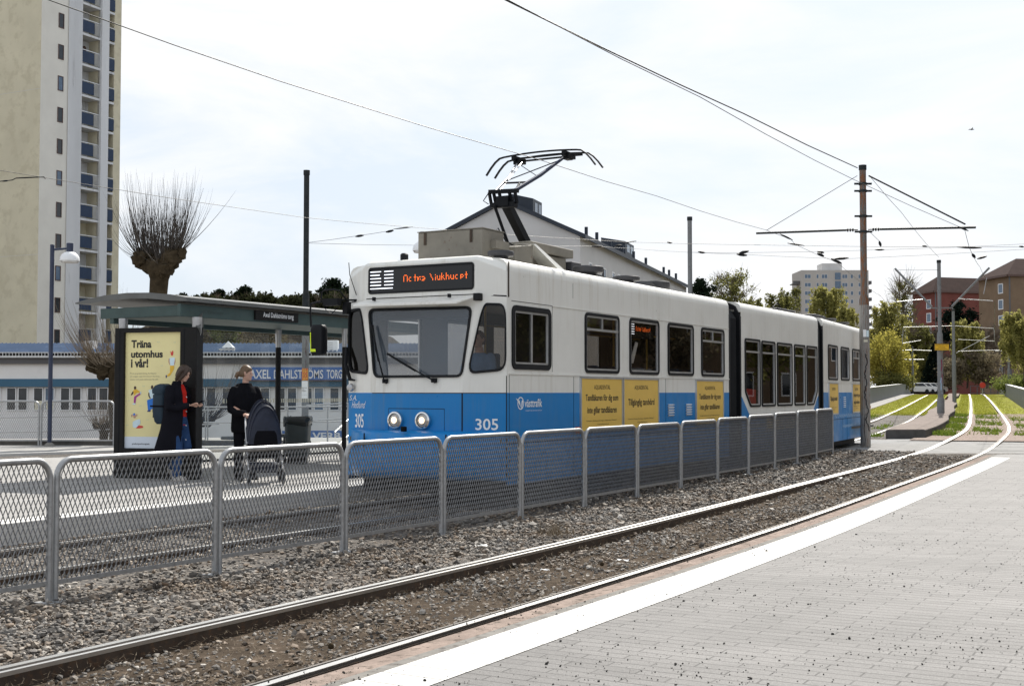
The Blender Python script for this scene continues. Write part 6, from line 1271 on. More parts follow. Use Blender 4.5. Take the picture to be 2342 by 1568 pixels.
def tree(name, lab, x0, x1, yt, yb, Y, kind, lm, n=4500, ls=None, grp=None, bark='tree_bark', t0=.28):
    c = (x0 + x1) / 2; p = at(c, yb, Y); h = (yb - yt) * Y / F_PX; hw_ = (x1 - x0) / 2 * Y / F_PX; X, zb = p.x, p.z; ls = ls or max(.10, 1.5 * Y / 1300)
    t = thing(name, lab, 'tree', (X, Y, zb), 0, grp); mi = np.array([-X, -Y, -zb])
    if kind == 'pine':
        b, P, D = limbs(X, Y, zb, h, hw_, 16, .45, .016, .25); k = rng.integers(0, len(P), 70); C = P[k] + rng.normal(0, .04 * h, (70, 3)) * [1, 1, .5]; C[:6] = [X, Y, zb + h * .93]
        j = rng.integers(0, 70, n); Q = C[j] + rng.normal(0, 1, (n, 3)) * [hw_ * .17, hw_ * .17, hw_ * .11]; V, Fq = quads(Q, ls, 2.2)
    elif kind == 'cone':
        b = MB().tube([Vector((X, Y, zb)), Vector((X, Y, zb + h))], [.25, .04], 6); tt = rng.random(n) ** 1.3; a = rng.uniform(0, 2 * pi, n); R = hw_ * (1 - tt) ** .7 * rng.uniform(.55, 1.05, n); Q = np.column_stack([X + R * np.cos(a), Y + R * np.sin(a), zb + h * (.02 + .96 * tt) + rng.normal(0, .15, n)]); V, Fq = quads(Q, ls, 1.8, .3)
    elif kind == 'weep':
        b, P, D = limbs(X, Y, zb, h, hw_, 20, t0, .014, .5); ns = 340; k = rng.integers(3, len(P), ns); S = P[k] + rng.normal(0, .05, (ns, 3)) * hw_; L_ = rng.uniform(.08, .34, ns) * h
        j = rng.integers(0, ns, n); u = rng.random(n); Q = S[j] + np.column_stack([rng.normal(0, .012 * h, n), rng.normal(0, .012 * h, n), -L_[j] * u]); Q[:, 2] = np.maximum(Q[:, 2], zb + .1 * h); V, Fq = quads(Q, ls, 2.2, .7)
    elif kind == 'bush':
        b = MB()
        for i in range(9): a = i * .7; b.tube([Vector((X, Y, zb)), Vector((X + cos(a) * hw_ * .6, Y + sin(a) * hw_ * .6, zb + h * random.uniform(.5, .85)))], [.08, .02], 5)
        C = rng.normal(0, 1, (60, 3)); C /= np.linalg.norm(C, axis=1)[:, None]; C *= rng.uniform(.45, .95, 60)[:, None]; C = C * [hw_, hw_, h * .5] + [X, Y, zb + h * .5]; j = rng.integers(0, 60, n); Q = C[j] + rng.normal(0, 1, (n, 3)) * [hw_ * .16, hw_ * .16, h * .075]; V, Fq = quads(Q, ls)
    else:                                                             # 'leafy' and 'bare'
        b, P, D = limbs(X, Y, zb, h, hw_, 22, t0, .014, .75)
        if kind == 'leafy': k = rng.integers(3, len(P), 110); C = P[k] + rng.normal(0, .06, (110, 3)) * hw_; j = rng.integers(0, 110, n); Q = C[j] + rng.normal(0, 1, (n, 3)) * hw_ * .12; V, Fq = quads(Q, ls)
        else: V = np.zeros((0, 3)); Fq = np.zeros((0, 4), int)
        m = n if kind == 'bare' else 700; k = rng.integers(3, len(P), m); d = D[k] * .5 + rng.normal(0, .45, (m, 3)) + [0, 0, .55]; d /= np.linalg.norm(d, axis=1)[:, None]; L_ = rng.uniform(.05, .15, m) * h; w_ = (.00016 if kind == 'leafy' else .00022) * Y; a = P[k] + d * (L_ * .3)[:, None] * rng.random(m)[:, None]; q = a + d * L_[:, None]; sd = np.cross(d, [0, 1, 0.1]); sd /= np.linalg.norm(sd, axis=1)[:, None] + 1e-6
        TV = np.stack([a - sd * w_, a + sd * w_, q + sd * w_ * .3, q - sd * w_ * .3], 1).reshape(-1, 3); tw_ = np_mesh('twigs', TV + mi, np.arange(4 * m).reshape(-1, 4), M['twig']); tw_.parent = t
    b.build('trunk', M[bark], t, w=True)
    if len(V): c = np_mesh('crown', V + mi, Fq, lm); c.parent = t
    return t
L1 = leaf_mat('pine_needles', (.010, .018, .012), (.035, .050, .025), .12); L2 = leaf_mat('young_green', (.15, .19, .05), (.30, .33, .10), .5); L3 = leaf_mat('olive_green', (.15, .155, .05), (.30, .29, .10), .55); L4 = leaf_mat('fresh_yellow', (.33, .30, .06), (.58, .50, .13), .5); L5 = leaf_mat('brown_buds', (.20, .165, .11), (.36, .31, .20), .4); L6 = leaf_mat('dark_conifer', (.008, .014, .012), (.022, .032, .022), .1); L7 = leaf_mat('pale_olive', (.30, .29, .09), (.52, .48, .18), .55)
hb = MB(); hx = np.linspace(-62, -4, 30); hy = np.linspace(96, 150, 14)
def hz_(x, y): return -1.7 + 9.4 * min(1, max(0, (y - 96) / 22)) * min(1, max(0, (-5 - x) / 9)) + .5 * sin(x * .9) + .4 * sin(x * 2.3 + y)
for i in range(len(hx) - 1):
    for j in range(len(hy) - 1): hb.quad(*[(hx[a], hy[b], hz_(hx[a], hy[b])) for a, b in ((i, j), (i + 1, j), (i + 1, j + 1), (i, j + 1))])
M['hillside'] = mat('brown_hillside', (.045, .037, .027), .95, 0, .4, .5, c2=(.035, .04, .016), bump=1, bscale=3); structure(hb.build('wooded_hill', M['hillside'], smooth=60))
LD = leaf_mat('dark_olive', (.03, .036, .02), (.075, .08, .035), .25)
GP = 'pines on the hill behind the shop building'
for lab, x0, x1, yt in (('low dark pine filling the gap left of the dark wire pole', 560, 680, 690), ('low dark pine between the dark wire pole and the tall open pine', 690, 770, 684), ('low dark pine just left of the broad round one', 470, 570, 686), ('pine partly behind the big willow head, farthest left', 396, 440, 668), ('small pine just right of the willow head', 436, 462, 670), ('low spreading pine left of the broadest dark one', 476, 528, 659), ('broad round dark pine above the shelter roof', 528, 592, 652), ('thin spiky pine right of the broad dark one', 604, 626, 666), ('small pine left of the dark wire pole', 626, 658, 676), ('pine crown crossed by the dark wire pole', 656, 716, 674), ('tall open pine beside the tram mirror', 716, 806, 636)):
    tree('pine_tree', lab, x0, x1, yt, 800, 132, 'pine', L1, 6500 if x1 - x0 < 70 else 9000, grp=GP)
for lab, x0, x1, yt, Y_, lm in (('dark olive tree filling the skyline above the stop name board', 600, 700, 684, 128, 'a'), ('dark olive tree on the skyline right of the dark wire pole', 690, 790, 676, 126, 'a'), ('dark olive tree on the skyline left of the broad round pine', 440, 540, 682, 126, 'a'), ('dark olive tree on the skyline beside the big willow head', 380, 470, 690, 126, 'a'), ('dark olive tree on the skyline under the broad round pine', 530, 620, 680, 130, 'a')): tree('skyline_tree', lab, x0, x1, yt, 800, Y_, 'leafy', LD, 7000, .24)
for lab, x0, x1, yt, kd, lm in (('bare brown tree seen through the glass by the pole', 640, 740, 728, 'bare', L5), ('bare brown tree seen through the glass right of the pole', 720, 815, 724, 'bare', L5), ('brown budding tree behind the shelter, above the standing person', 540, 660, 730, 'leafy', L5), ('brown budding tree left of the broad pine, low behind roof', 395, 500, 735, 'leafy', L5), ('brown budding tree behind the air conditioning unit', 680, 800, 735, 'leafy', L5)): tree('hillside_tree', lab, x0, x1, yt, 812, 104, kd, lm, 5200)
tree('green_tree', 'fresh green tree seen through the shelter glass above the blue roof', 452, 556, 736, 812, 104, 'leafy', L2, 4500)
tree('pine_tree', 'dark pine beside the plain grey pole behind the tram', 1572, 1634, 634, 790, 138, 'pine', L1, 3800)
tree('birch_tree', 'thin leafed tree between the plain grey pole and the apartment block', 1622, 1726, 628, 800, 145, 'leafy', L3, 4200)
tree('weeping_tree', 'weeping green tree behind the tram bellows', 1742, 1838, 650, 810, 135, 'weep', L3, 6500); tree('weeping_tree', 'lower weeping tree left of the tallest weeping one', 1688, 1766, 668, 810, 132, 'weep', L3, 4200)
tree('willow_tree', 'rounded pale willow in front of the apartment block', 1838, 1936, 638, 820, 122, 'weep', L7, 8000); tree('willow_tree', 'smaller willow in front of the right half of the apartment block', 1904, 1966, 684, 830, 118, 'weep', L7, 4000)
tree('bush', 'olive bush above the middle car roof of the tram', 1768, 1862, 720, 815, 112, 'bush', L3, 2600)
tree('weeping_birch', 'weeping birch with fresh leaves right of the main pole', 1980, 2072, 668, 890, 172, 'weep', L7, 13000); tree('tall_birch', 'tall thin birch with nearly bare top right of the main pole', 2030, 2090, 620, 886, 182, 'leafy', L3, 1500, .2, t0=.4)
tree('yellow_bush', 'big bright yellow bush behind the left bridge wall', 1978, 2082, 752, 892, 150, 'bush', L4, 7500, .17); tree('yellow_bush', 'smaller yellow shrub right of the big yellow bush', 2056, 2096, 806, 888, 156, 'bush', L4, 1600, .17)
tree('weeping_birch', 'weeping birch with thin foliage in front of the left end of the brick building', 2060, 2126, 720, 890, 190, 'weep', L3, 6000); tree('hedge', 'olive undergrowth below the big yellow bush along the bridge wall', 1990, 2086, 846, 896, 148, 'bush', L3, 2600)
for lab, x0, x1, yt, Y, n in (('bare tree in front of the left end of the red brick building', 2076, 2128, 742, 205, 1500), ('bare tree behind the yellow warning sign', 2108, 2170, 752, 215, 1500), ('bare brown tree right of the second island pole', 2182, 2240, 768, 172, 1800), ('bare brown tree below the windows of the brown building', 2222, 2290, 750, 176, 2000), ('bare tree beside the slim pole at far right', 2262, 2320, 756, 182, 1600)): tree('bare_tree', lab, x0, x1, yt, 888, Y, 'bare', L5, n)
for lab, x0, x1, yt in (('brownish budding thicket behind the red disc sign', 2196, 2296, 812), ('brownish thicket between the two island poles', 2140, 2216, 830), ('olive thicket behind the parked cars', 2078, 2160, 838)): tree('thicket', lab, x0, x1, yt, 892, 168 if x0 > 2100 else 205, 'leafy', L5 if x0 > 2100 else L3, 3600, t0=.1)
tree('conifer', 'dark cone shaped conifer beside the parked cars', 2104, 2172, 784, 888, 176, 'cone', L6, 4200); tree('dark_yew', 'dark spreading conifer behind the island pole bracket', 2152, 2232, 684, 872, 206, 'pine', L6, 5200)
tree('birch_tree', 'yellow green birch in front of the brown brick building', 2168, 2256, 716, 886, 170, 'weep', L7, 11000); tree('birch_tree', 'yellow green birch cut off by the right edge', 2284, 2400, 700, 872, 122, 'weep', L7, 12000); tree('bush', 'low green bush above the right bridge wall', 2270, 2380, 856, 900, 124, 'bush', L2, 3000)

for i, (x, y) in enumerate(((22, 16), (25.5, 25), (30, 36), (34.5, 47), (39, 58), (45, 72))):
    p = Vector((x, y, 0)); a_ = 1170.5 + x / y * F_PX; r_ = 3.2 / y * F_PX; tree('street_tree', 'budding street tree outside the right edge, in front of the brown brick block, seen mirrored in the tram windows'[:0] + 'budding street tree outside the right edge before the long brick block', a_ - r_, a_ + r_, YH - 7.5 / y * F_PX, YH + 1.6 / y * F_PX, y, 'leafy', (L3, L5)[i % 2], 3000, .22, 'street trees outside the right edge')
# ---- pollarded willows
def pollard(lab, P, h, head, n, L_, mt, seed, spread=1., kn=1., trunk=.30, bias=0.):
    random.seed(seed); t = thing('pollard_willow', lab, 'tree', tuple(P)); b = MB(); r = trunk; z0 = h - head * .95
    b.tube([Vector((0, 0, 0)), Vector((.04, 0, h * .4)), Vector((-.03, 0, z0 - .5)), Vector((0, 0, z0)), Vector((0, 0, z0 + head * .4)), Vector((0, 0, z0 + head * .6))], [r * 1.15, r * 1.0, r * .95, r * 1.0, r * 1.45, r * 1.2], 14); heads = []
    for i in range(16):
        q = Vector((-1 + 2 * i / 15 + random.uniform(-.08, .08), random.uniform(-.55, .55), 0)); q.z = .30 + .35 * abs(q.x) ** 1.5 + random.uniform(-.12, .30); q = Vector((q.x * head * .72 * kn + bias * .5, q.y * head * .7, z0 + q.z * head)); heads.append(q)
        rr = head * random.uniform(.20, .34); rings = []; m_ = 11
        for k in range(8): th = pi * k / 7; rings.append([q + Vector((cos(p_) * sin(th), sin(p_) * sin(th), -cos(th) * .85)) * rr * random.uniform(.72, 1.25) for p_ in [2 * pi * m / m_ for m in range(m_)]])
        b.loft(rings)
    b.build('trunk', M['pollard_bark'], t, smooth=0); b = MB()
    for i in range(n):
        q = random.choice(heads); a = random.uniform(0, 2 * pi); th = abs(random.gauss(0, .5)) * spread; d = Vector((cos(a) * sin(th) + q.x / head * .55 + bias, sin(a) * sin(th) * .8, max(.05, cos(th)))).normalized(); l = L_ * random.uniform(.5, 1.1) * (1 - .30 * min(th, 1.4)); p = q + d * head * .15; cur = (UP - d * d.z) * .75
        wob = Vector((random.gauss(0, .06), random.gauss(0, .06), 0)); pts = [p]
        for k in range(1, 7): s = k / 6; pts.append(p + d * l * s + cur * l * s * s * .55 + wob * l * s * s)
        r0 = random.choice((.005, .007, .009, .013)); b.tube(pts, [r0, r0 * .9, r0 * .75, r0 * .6, r0 * .45, r0 * .3, r0 * .12], 3, cap=False)
    b.build('shoots', M[mt], t, smooth=60, recalc=False); return t
p = at(364, 655, 33.5); pollard('big pollarded willow with a crown of bare upright shoots behind the shelter roof', (p.x, 33.5, -.4), p.z + .95 + .4, .80, 430, 2.3, 'shoot_dk', 3, 1.0, .92, .25)
p = at(268, 870, 34.0); pollard('pollarded willow with pale shoots, half hidden by the poster case', (p.x, 34.0, -.8), p.z + .62 + .8, .62, 190, 2.0, 'shoot', 5, 1.3, 1.2, .22, -.35)
p = at(238, 985, 34.8); pollard('short pollard stump with pale shoots low behind the back barrier', (p.x, 34.8, -1.1), p.z + .25 + 1.1, .34, 110, 1.1, 'shoot', 8, 2.0, 1., .12)
p = at(452, 975, 36.5); pollard('pollarded willow with thin shoots seen through the shelter glass', (p.x, 36.5, -1.3), p.z + .3 + 1.3, .36, 90, 2.1, 'shoot_dk', 9, 1.3, 1., .12, .4)
random.seed(21)
# ---- small things on the ballast
M['paper'] = mat('white_paper', (.72, .72, .70), .7, 0, .05)
def litter(lab, x, y, s):
    p = gnd(x, y, -.07); t = thing('litter', lab, 'litter', tuple(p), random.uniform(0, 3)); b = MB(); n = 5
    for i in range(n):
        for j in range(n): pass
    V = [(s * (i / 4 - .5) * 1.6, s * (j / 4 - .5), random.uniform(0, .3) * s + .01) for j in range(5) for i in range(5)]; b.add(V, [(j * 5 + i, j * 5 + i + 1, j * 5 + i + 6, j * 5 + i + 5) for j in range(4) for i in range(4)]); b.build('scrap', M['paper'], t, smooth=0)
for lab, x, y, s in (('white paper scrap on the ballast left of the near rail', 1102, 1251, .08), ('white scrap between the near rails, below the middle of the photo', 1246, 1306, .05), ('crushed white cup between the near rails', 1425, 1284, .07), ('white scrap at the near rail close to the crossing', 1920, 1095, .09)): litter(lab, x, y, s)
for lab, x, y in (('dark pine cone between the near rails at lower left', 757, 1478), ('dark pine cone on the ballast left of the near rail', 970, 1287), ('dark pine cone beside the grooved rail', 1376, 1290)):
    p = gnd(x, y, -.06); t = thing('pine_cone', lab, 'pine cone', tuple(p)); b = MB(); b.lathe([(.004, -.012), (.018, 0), (.020, .012), (.013, .03), (.003, .04)], 10, Matrix.Rotation(.9, 4, 'X')); b.build('scales', M['pollard_bark'], t, smooth=0)
p = gnd(1269, 1226, -.1); Pw = np.array([[p.x, p.y]]) + rng.normal(0, .09, (110, 2)); tf = blades(110, Pw, rng.uniform(.04, .16, 110), np.full(110, .006), M['dry'], 'grass_tuft', .6); tf.location.z -= .03; tag(tf, 'dry yellow grass tuft on the ballast beside the near rail', 'grass')
bd = thing('bird', 'tiny bird flying high at the right', 'bird', tuple(at(2221, 297, 90))); b = MB(); b.loft([[Vector((-.22, 0, 0)) + Vector((0, cos(k), sin(k))) * .01 for k in (0, 2, 4)], [Vector((0, 0, 0)) + Vector((0, cos(k), sin(k))) * .06 for k in (0, 2, 4)], [Vector((.2, 0, .02)) + Vector((0, cos(k), sin(k))) * .02 for k in (0, 2, 4)]]); b.add([(-.06, 0, .02), (.08, 0, .02), (.0, -.3, .14), (-.1, -.5, .06)], [(0, 1, 2), (0, 2, 3)]); b.add([(-.06, 0, .02), (.08, 0, .02), (.0, .3, .14), (-.1, .5, .06)], [(0, 1, 2), (0, 2, 3)]); b.build('feathers', M['fascia_dk'], bd)
# ------------------------------------------------------------------ people
flat('skin', (.50, .30, .225), .5); flat('hair_brown', (.040, .022, .014), .5, var=.3, scale=40); flat('hair_fair', (.13, .08, .045), .5, var=.3, scale=40); flat('hair_red', (.10, .035, .015), .5)
flat('coat_black', (.010, .010, .014), .85); flat('jeans', (.028, .062, .15), .85, var=.2, scale=12); flat('red_tee', (.50, .025, .018), .8); flat('pack_navy', (.012, .030, .050), .7, var=.25); flat('shoe_pale', (.42, .39, .36), .6); flat('cloth_black', (.008, .008, .010), .9)
flat('shirt_blue', (.16, .27, .45), .8); flat('grey_knit', (.17, .16, .16), .9); flat('pram_navy', (.012, .016, .032), .65, var=.3, scale=6); flat('bag_black', (.02, .024, .024), .25); flat('bin_green', (.045, .055, .055), .5, var=.2); flat('lip', (.35, .12, .10), .5)
def limb(b, pts, rs, n=12, flat_=1.):
    pts = [Vector(p) for p in pts]; d0 = (pts[0] - pts[1]).normalized(); d1 = (pts[-1] - pts[-2]).normalized()
    P = [pts[0] + d0 * rs[0] * .95, pts[0] + d0 * rs[0] * .65] + pts + [pts[-1] + d1 * rs[-1] * .65, pts[-1] + d1 * rs[-1] * .95]; b.tube(P, [rs[0] * .28, rs[0] * .76] + list(rs) + [rs[-1] * .76, rs[-1] * .28], n)
def ell(c, rx, ry, n=20, a0=0, a1=2 * pi, tilt=0.):
    return [Vector((c[0] + rx * cos(a0 + (a1 - a0) * k / n), c[1] + ry * sin(a0 + (a1 - a0) * k / n), c[2] + tilt * rx * cos(a0 + (a1 - a0) * k / n))) for k in range(n)]
def solid(b, name, m, parent, vox=.010, sm=4):
    """union of the overlapping shapes as one continuous skin"""
    o = b.build('tmp', m, None, smooth=0); md = o.modifiers.new('r', 'REMESH'); md.mode = 'VOXEL'; md.voxel_size = vox
    me = bpy.data.meshes.new_from_object(o.evaluated_get(bpy.context.evaluated_depsgraph_get())); bpy.data.objects.remove(o)
    bm = bmesh.new(); bm.from_mesh(me)
    for _ in range(sm): bmesh.ops.smooth_vert(bm, verts=bm.verts, factor=.5, use_axis_x=True, use_axis_y=True, use_axis_z=True)
    bm.to_mesh(me); bm.free(); me.name = name; me.materials.clear(); me.materials.append(m); me.polygons.foreach_set('use_smooth', [True] * len(me.polygons))
    o = bpy.data.objects.new(name, me); COL.objects.link(o); o.parent = parent; RM[o] = RM[parent]; return o
def head(b, Mx):
    for rows in ([(0, .030, .030, .046), (.012, .050, .044, .036), (.035, .068, .056, .020), (.07, .080, .066, .008), (.105, .088, .071, .002), (.14, .094, .075, -.004), (.175, .092, .074, -.008), (.205, .074, .062, -.01), (.226, .045, .038, -.01), (.234, .012, .010, -.01)],):
        b.loft([[Mx @ p for p in ell((xo, 0, z), rx, ry, 18)] for z, rx, ry, xo in rows])
    limb(b, [Mx @ Vector(p) for p in ((.086, 0, .118), (.102, 0, .086), (.092, 0, .078))], (.010, .013, .011), 8)
    limb(b, [Mx @ Vector(p) for p in ((.070, -.03, .130), (.078, 0, .126), (.070, .03, .130))], (.016, .012, .016), 8)
    limb(b, [Mx @ Vector(p) for p in ((.074, -.014, .050), (.080, 0, .050), (.074, .014, .050))], (.010, .012, .010), 8)
    for s in (-1, 1): limb(b, [Mx @ Vector((-.005, s * .074, .085)), Mx @ Vector((-.012, s * .080, .125))], (.014, .018), 8)
def face(Mx, par, hairm):
    for s in (-1, 1):
        MB().lathe([(.001, -.006), (.010, -.003), (.010, .003), (.001, .006)], 8, Mx @ Matrix.Translation((.077, s * .031, .112)) @ Matrix.Rotation(pi / 2, 4, 'Y')).build('eye', M['coat_black'], par)
        MB().bar(Mx @ Vector((.083, s * .018, .129)), Mx @ Vector((.074, s * .047, .129)), .008, .007).build('eyebrow', M[hairm], par)
    MB().bar(Mx @ Vector((.087, -.02, .050)), Mx @ Vector((.087, .02, .050)), .008, .009).build('lips', M['lip'], par)
def hand(b, w, fwd, up, side, curl=.5, s=1.):
    """palm at w, fingers along fwd curling towards -up, thumb on the side"""
    w, fwd, up, side = Vector(w), Vector(fwd).normalized(), Vector(up).normalized(), Vector(side).normalized()
    b.loft([[w + fwd * t + side * sx * wd + up * sz * .012 for sx, sz in rrect(-1, 1, -1, 1, .6, 2)] for t, wd in ((-.015, .022), (.02, .034), (.06, .040), (.085, .038))])
    for i, (o, L_) in enumerate(((-.030, .062), (-.010, .076), (.011, .070), (.030, .054))):
        p = w + fwd * .075 + side * o * s; q = p + fwd * L_ * .42 - up * L_ * .10 * curl; r = q + fwd * L_ * .30 * (1 - curl * .6) - up * L_ * .38 * curl; e_ = r + fwd * L_ * .2 * (1 - curl * 1.3) - up * L_ * .30 * curl; limb(b, [p, q, r, e_], (.0098, .0092, .0085, .0075), 7)
    p = w + fwd * .02 + side * -.03 * s; limb(b, [p, p + fwd * .028 - side * .022 * s - up * .010, p + fwd * .058 - side * .020 * s - up * .022 * (.4 + curl)], (.013, .011, .009), 7)

# ---- the person in the long dark coat, looking at a phone
mx = (409 - CX) / F_PX * 19.5; man = thing('person', 'person in long black coat and red top leaning by the poster, looking at a phone', 'person', (mx, 19.5, ZP), radians(-18))
HM = Matrix.Translation((.045, 0, 1.565)) @ Matrix.Rotation(radians(22), 4, 'Y') @ Matrix.Rotation(radians(4), 4, 'Z')
b = MB(); head(b, HM)
b.loft([ell((x, 0, z), rx, ry, 18) for z, rx, ry, x in ((.86, .09, .14, -.01), (.95, .115, .165, -.01), (1.10, .10, .14, 0), (1.28, .115, .165, -.02), (1.40, .105, .18, -.025), (1.47, .07, .12, -.01), (1.50, .055, .058, .0), (1.60, .052, .052, .05))])
RH, LH = Vector((.265, -.045, 1.175)), Vector((.275, .055, 1.165))
for s, H_ in ((-1, RH), (1, LH)): limb(b, [(-.02, s * .17, 1.42), (.0, s * .225, 1.16), H_ + Vector((-.045, s * .02, -.0))], (.05, .042, .027))
hand(b, RH, (.9, .25, .25), (.1, .6, .75), (.2, -.8, .5), .75); hand(b, LH, (.9, -.2, .22), (.1, -.5, .8), (-.2, -.8, -.5), .75)
hipsR, hipsL = (-.01, -.09, .92), (-.01, .09, .92)
legR = [hipsR, (.06, -.10, .50), (.045, -.10, .09)]; legL = [hipsL, (.10, .09, .53), (-.17, .10, .22)]
for L_ in (legR, legL): limb(b, L_, (.085, .058, .042))
bm_ = solid(b, 'body', M['skin'], man, .0085, 3); face(HM, bm_, 'hair_brown')
b = MB(); b.loft([[HM @ p for p in ell((xo, 0, z), rx, ry, 18)] for z, rx, ry, xo in ((.02, .05, .070, -.055), (.05, .075, .090, -.042), (.10, .090, .095, -.030), (.15, .098, .092, -.018), (.19, .098, .085, -.006), (.225, .075, .066, -.008), (.248, .03, .028, -.01))])
for s in (-1, 1): limb(b, [HM @ Vector(p) for p in ((.062, s * .02, .215), (.068, s * .066, .15), (.045, s * .088, .08), (.02, s * .090, .015))], (.024, .026, .030, .022), 8); limb(b, [HM @ Vector(p) for p in ((.0, s * .09, .16), (-.03, s * .095, .08), (-.04, s * .085, .0))], (.03, .034, .028), 8)
solid(b, 'hair', M['hair_brown'], man, .009, 2)
b = MB(); b.loft([ell((x, 0, z), rx, ry, 18) for z, rx, ry, x in ((.86, .125, .175, -.01), (1.0, .118, .168, -.01), (1.2, .125, .17, -.01), (1.38, .12, .175, -.02), (1.46, .085, .12, -.005), (1.50, .062, .068, .01))]); solid(b, 'red_top', M['red_tee'], man, .010, 3)
b = MB(); b.loft([ell((-.01, 0, z), rx, ry, 18) for z, rx, ry in ((.82, .11, .16), (.92, .135, .18), (1.0, .125, .172))])
for L_ in (legR, legL): limb(b, [L_[0], L_[1], Vector(L_[2]) + Vector((0, 0, .0))], (.105, .078, .066))
solid(b, 'jeans', M['jeans'], man, .011, 3)
b = MB(); limb(b, [(.01, -.10, .05), (.10, -.105, .045), (.19, -.11, .035)], (.05, .045, .038)); b.box(-.04, .21, -.15, -.06, 0, .03); solid(b, 'shoe', M['shoe_pale'], man, .009, 3)
b = MB(); limb(b, [(-.21, .10, .17), (-.16, .10, .10), (-.10, .10, .045)], (.047, .045, .040)); solid(b, 'shoe', M['shoe_pale'], man, .009, 3)
b = MB(); rows = ((.34, .30, .25, -.14, 46), (.55, .265, .24, -.105, 42), (.80, .22, .22, -.065, 37), (1.0, .195, .215, -.045, 33), (1.2, .18, .22, -.035, 31), (1.34, .168, .225, -.035, 30), (1.43, .13, .195, -.03, 30), (1.49, .098, .118, -.012, 34), (1.555, .092, .100, .004, 42))
rings = []
for z, rx, ry, xo, gp in rows: g0 = radians(gp); n = 26; gc = radians(24); o_ = ell((xo, 0, z), rx, ry, n, g0 + gc, 2 * pi - g0 + gc); i_ = ell((xo, 0, z), rx - .028, ry - .028, n, g0 + gc, 2 * pi - g0 + gc); rings.append(o_ + i_[::-1])
b.loft(rings)
for s, H_ in ((-1, RH), (1, LH)): limb(b, [(-.03, s * .185, 1.42), (-.01, s * .245, 1.30), (.0, s * .255, 1.14), (.09, s * .19, 1.13), H_ + Vector((-.07, s * .03, -.005))], (.078, .075, .070, .062, .052))
ct = solid(b, 'long_coat', M['coat_black'], man, .011, 3)
for z in (1.30, 1.08, .86, .64): MB().lathe([(.012, 0), (.012, .006), (.004, .008)], 8, Matrix.Translation((.172 - .03 * (z - 1) , -.035 - .06 * (1.3 - z), z)) @ Matrix.Rotation(radians(70), 4, 'Y')).build('coat_button', M['alu'], ct)
Rz = RM[man]
bp_ = thing('backpack', 'dark navy rucksack on the back of the person in the long coat', 'backpack', tuple(Rz @ Vector((-.27, 0, .88))), radians(-18))
b = MB(); b.loft([[Vector((x + sx * rx, sy * ry, z)) for sx, sy in rrect(-1, 1, -1, 1, .55, 4)] for z, rx, ry, x in ((.0, .07, .11, 0), (.04, .10, .14, 0), (.20, .12, .155, -.015), (.40, .115, .15, -.015), (.50, .10, .135, -.005), (.56, .08, .12, .01), (.585, .03, .06, .015))]); pk = b.build('bag', M['pack_navy'], bp_, smooth=50)
MB().loft([[Vector((x + sx * rx, sy * ry, z)) for sx, sy in rrect(-1, 1, -1, 1, .55, 4)] for z, rx, ry, x in ((.47, .12, .15, -.02), (.53, .13, .155, -.02), (.60, .105, .135, 0), (.63, .04, .08, .01))]).build('lid', M['pack_navy'], bp_, smooth=50)
b = MB(); b.bar((-.14, -.155, .28), (.10, -.16, .28), .006, .025); MB().bar((-.143, -.06, .1), (-.143, -.06, .46), .02, .008).build('strap', M['coat_black'], bp_); b.build('side_strap', M['coat_black'], bp_)
ph = thing('phone', 'dark phone held in both hands by the person in the long coat', 'phone', tuple(Rz @ Vector((.375, .005, 1.215))), radians(-18)); MB().box(-.07, .07, -.036, .036, -.004, .004, Matrix.Rotation(radians(-28), 4, 'Y')).build('case', M['coat_black'], ph, bevel=.003); MB().quad(*[Matrix.Rotation(radians(-28), 4, 'Y') @ Vector(p) for p in ((-.064, -.032, .0055), (.064, -.032, .0055), (.064, .032, .0055), (-.064, .032, .0055))]).build('screen', M['signglass'], ph)

# ---- the person in black with a pushchair
wx = (561 - CX) / F_PX * 19.8; wom = thing('person', 'person all in black with tied back fair hair, standing behind the pushchair, looking right', 'person', (wx, 19.8, ZP), radians(-58))
HW = Matrix.Translation((.025, 0, 1.562)) @ Matrix.Rotation(radians(62), 4, 'Z') @ Matrix.Rotation(radians(3), 4, 'Y')
b = MB(); head(b, HW); b.loft([ell((x, 0, z), rx, ry, 18) for z, rx, ry, x in ((.86, .10, .15, 0), (.95, .12, .175, 0), (1.12, .10, .135, 0), (1.28, .115, .15, .0), (1.40, .10, .165, -.01), (1.47, .065, .11, 0), (1.50, .05, .052, .01), (1.60, .047, .047, .02))])
WH = [Vector((.44, -.14, 1.02)), Vector((.44, .14, 1.02))]
for s, H_ in zip((-1, 1), WH): limb(b, [(-.01, s * .16, 1.41), (.03, s * .215, 1.14), H_ + Vector((-.05, s * .01, .02))], (.046, .038, .026)); hand(b, H_ + Vector((-.03, 0, .02)), (.9, 0, -.15), (0, 0, 1), (0, -s, 0), .8)
wl_ = [[(0, -.09, .92), (.01, -.10, .50), (-.01, -.10, .08)], [(0, .09, .92), (.06, .11, .50), (.04, .12, .08)]]
for L_ in wl_: limb(b, L_, (.09, .058, .042))
bw = solid(b, 'body', M['skin'], wom, .0085, 3); face(HW, bw, 'hair_fair')
b = MB(); b.loft([[HW @ p for p in ell((xo, 0, z), rx, ry, 18)] for z, rx, ry, xo in ((.05, .045, .060, -.055), (.09, .078, .083, -.034), (.13, .092, .087, -.020), (.165, .098, .085, -.006), (.20, .088, .072, -.004), (.228, .060, .052, -.008), (.246, .03, .028, -.012))])
limb(b, [HW @ Vector(p) for p in ((-.09, 0, .12), (-.135, 0, .105), (-.150, .0, .06), (-.140, .01, .03))], (.026, .036, .034, .018), 9); solid(b, 'hair', M['hair_fair'], wom, .009, 2)
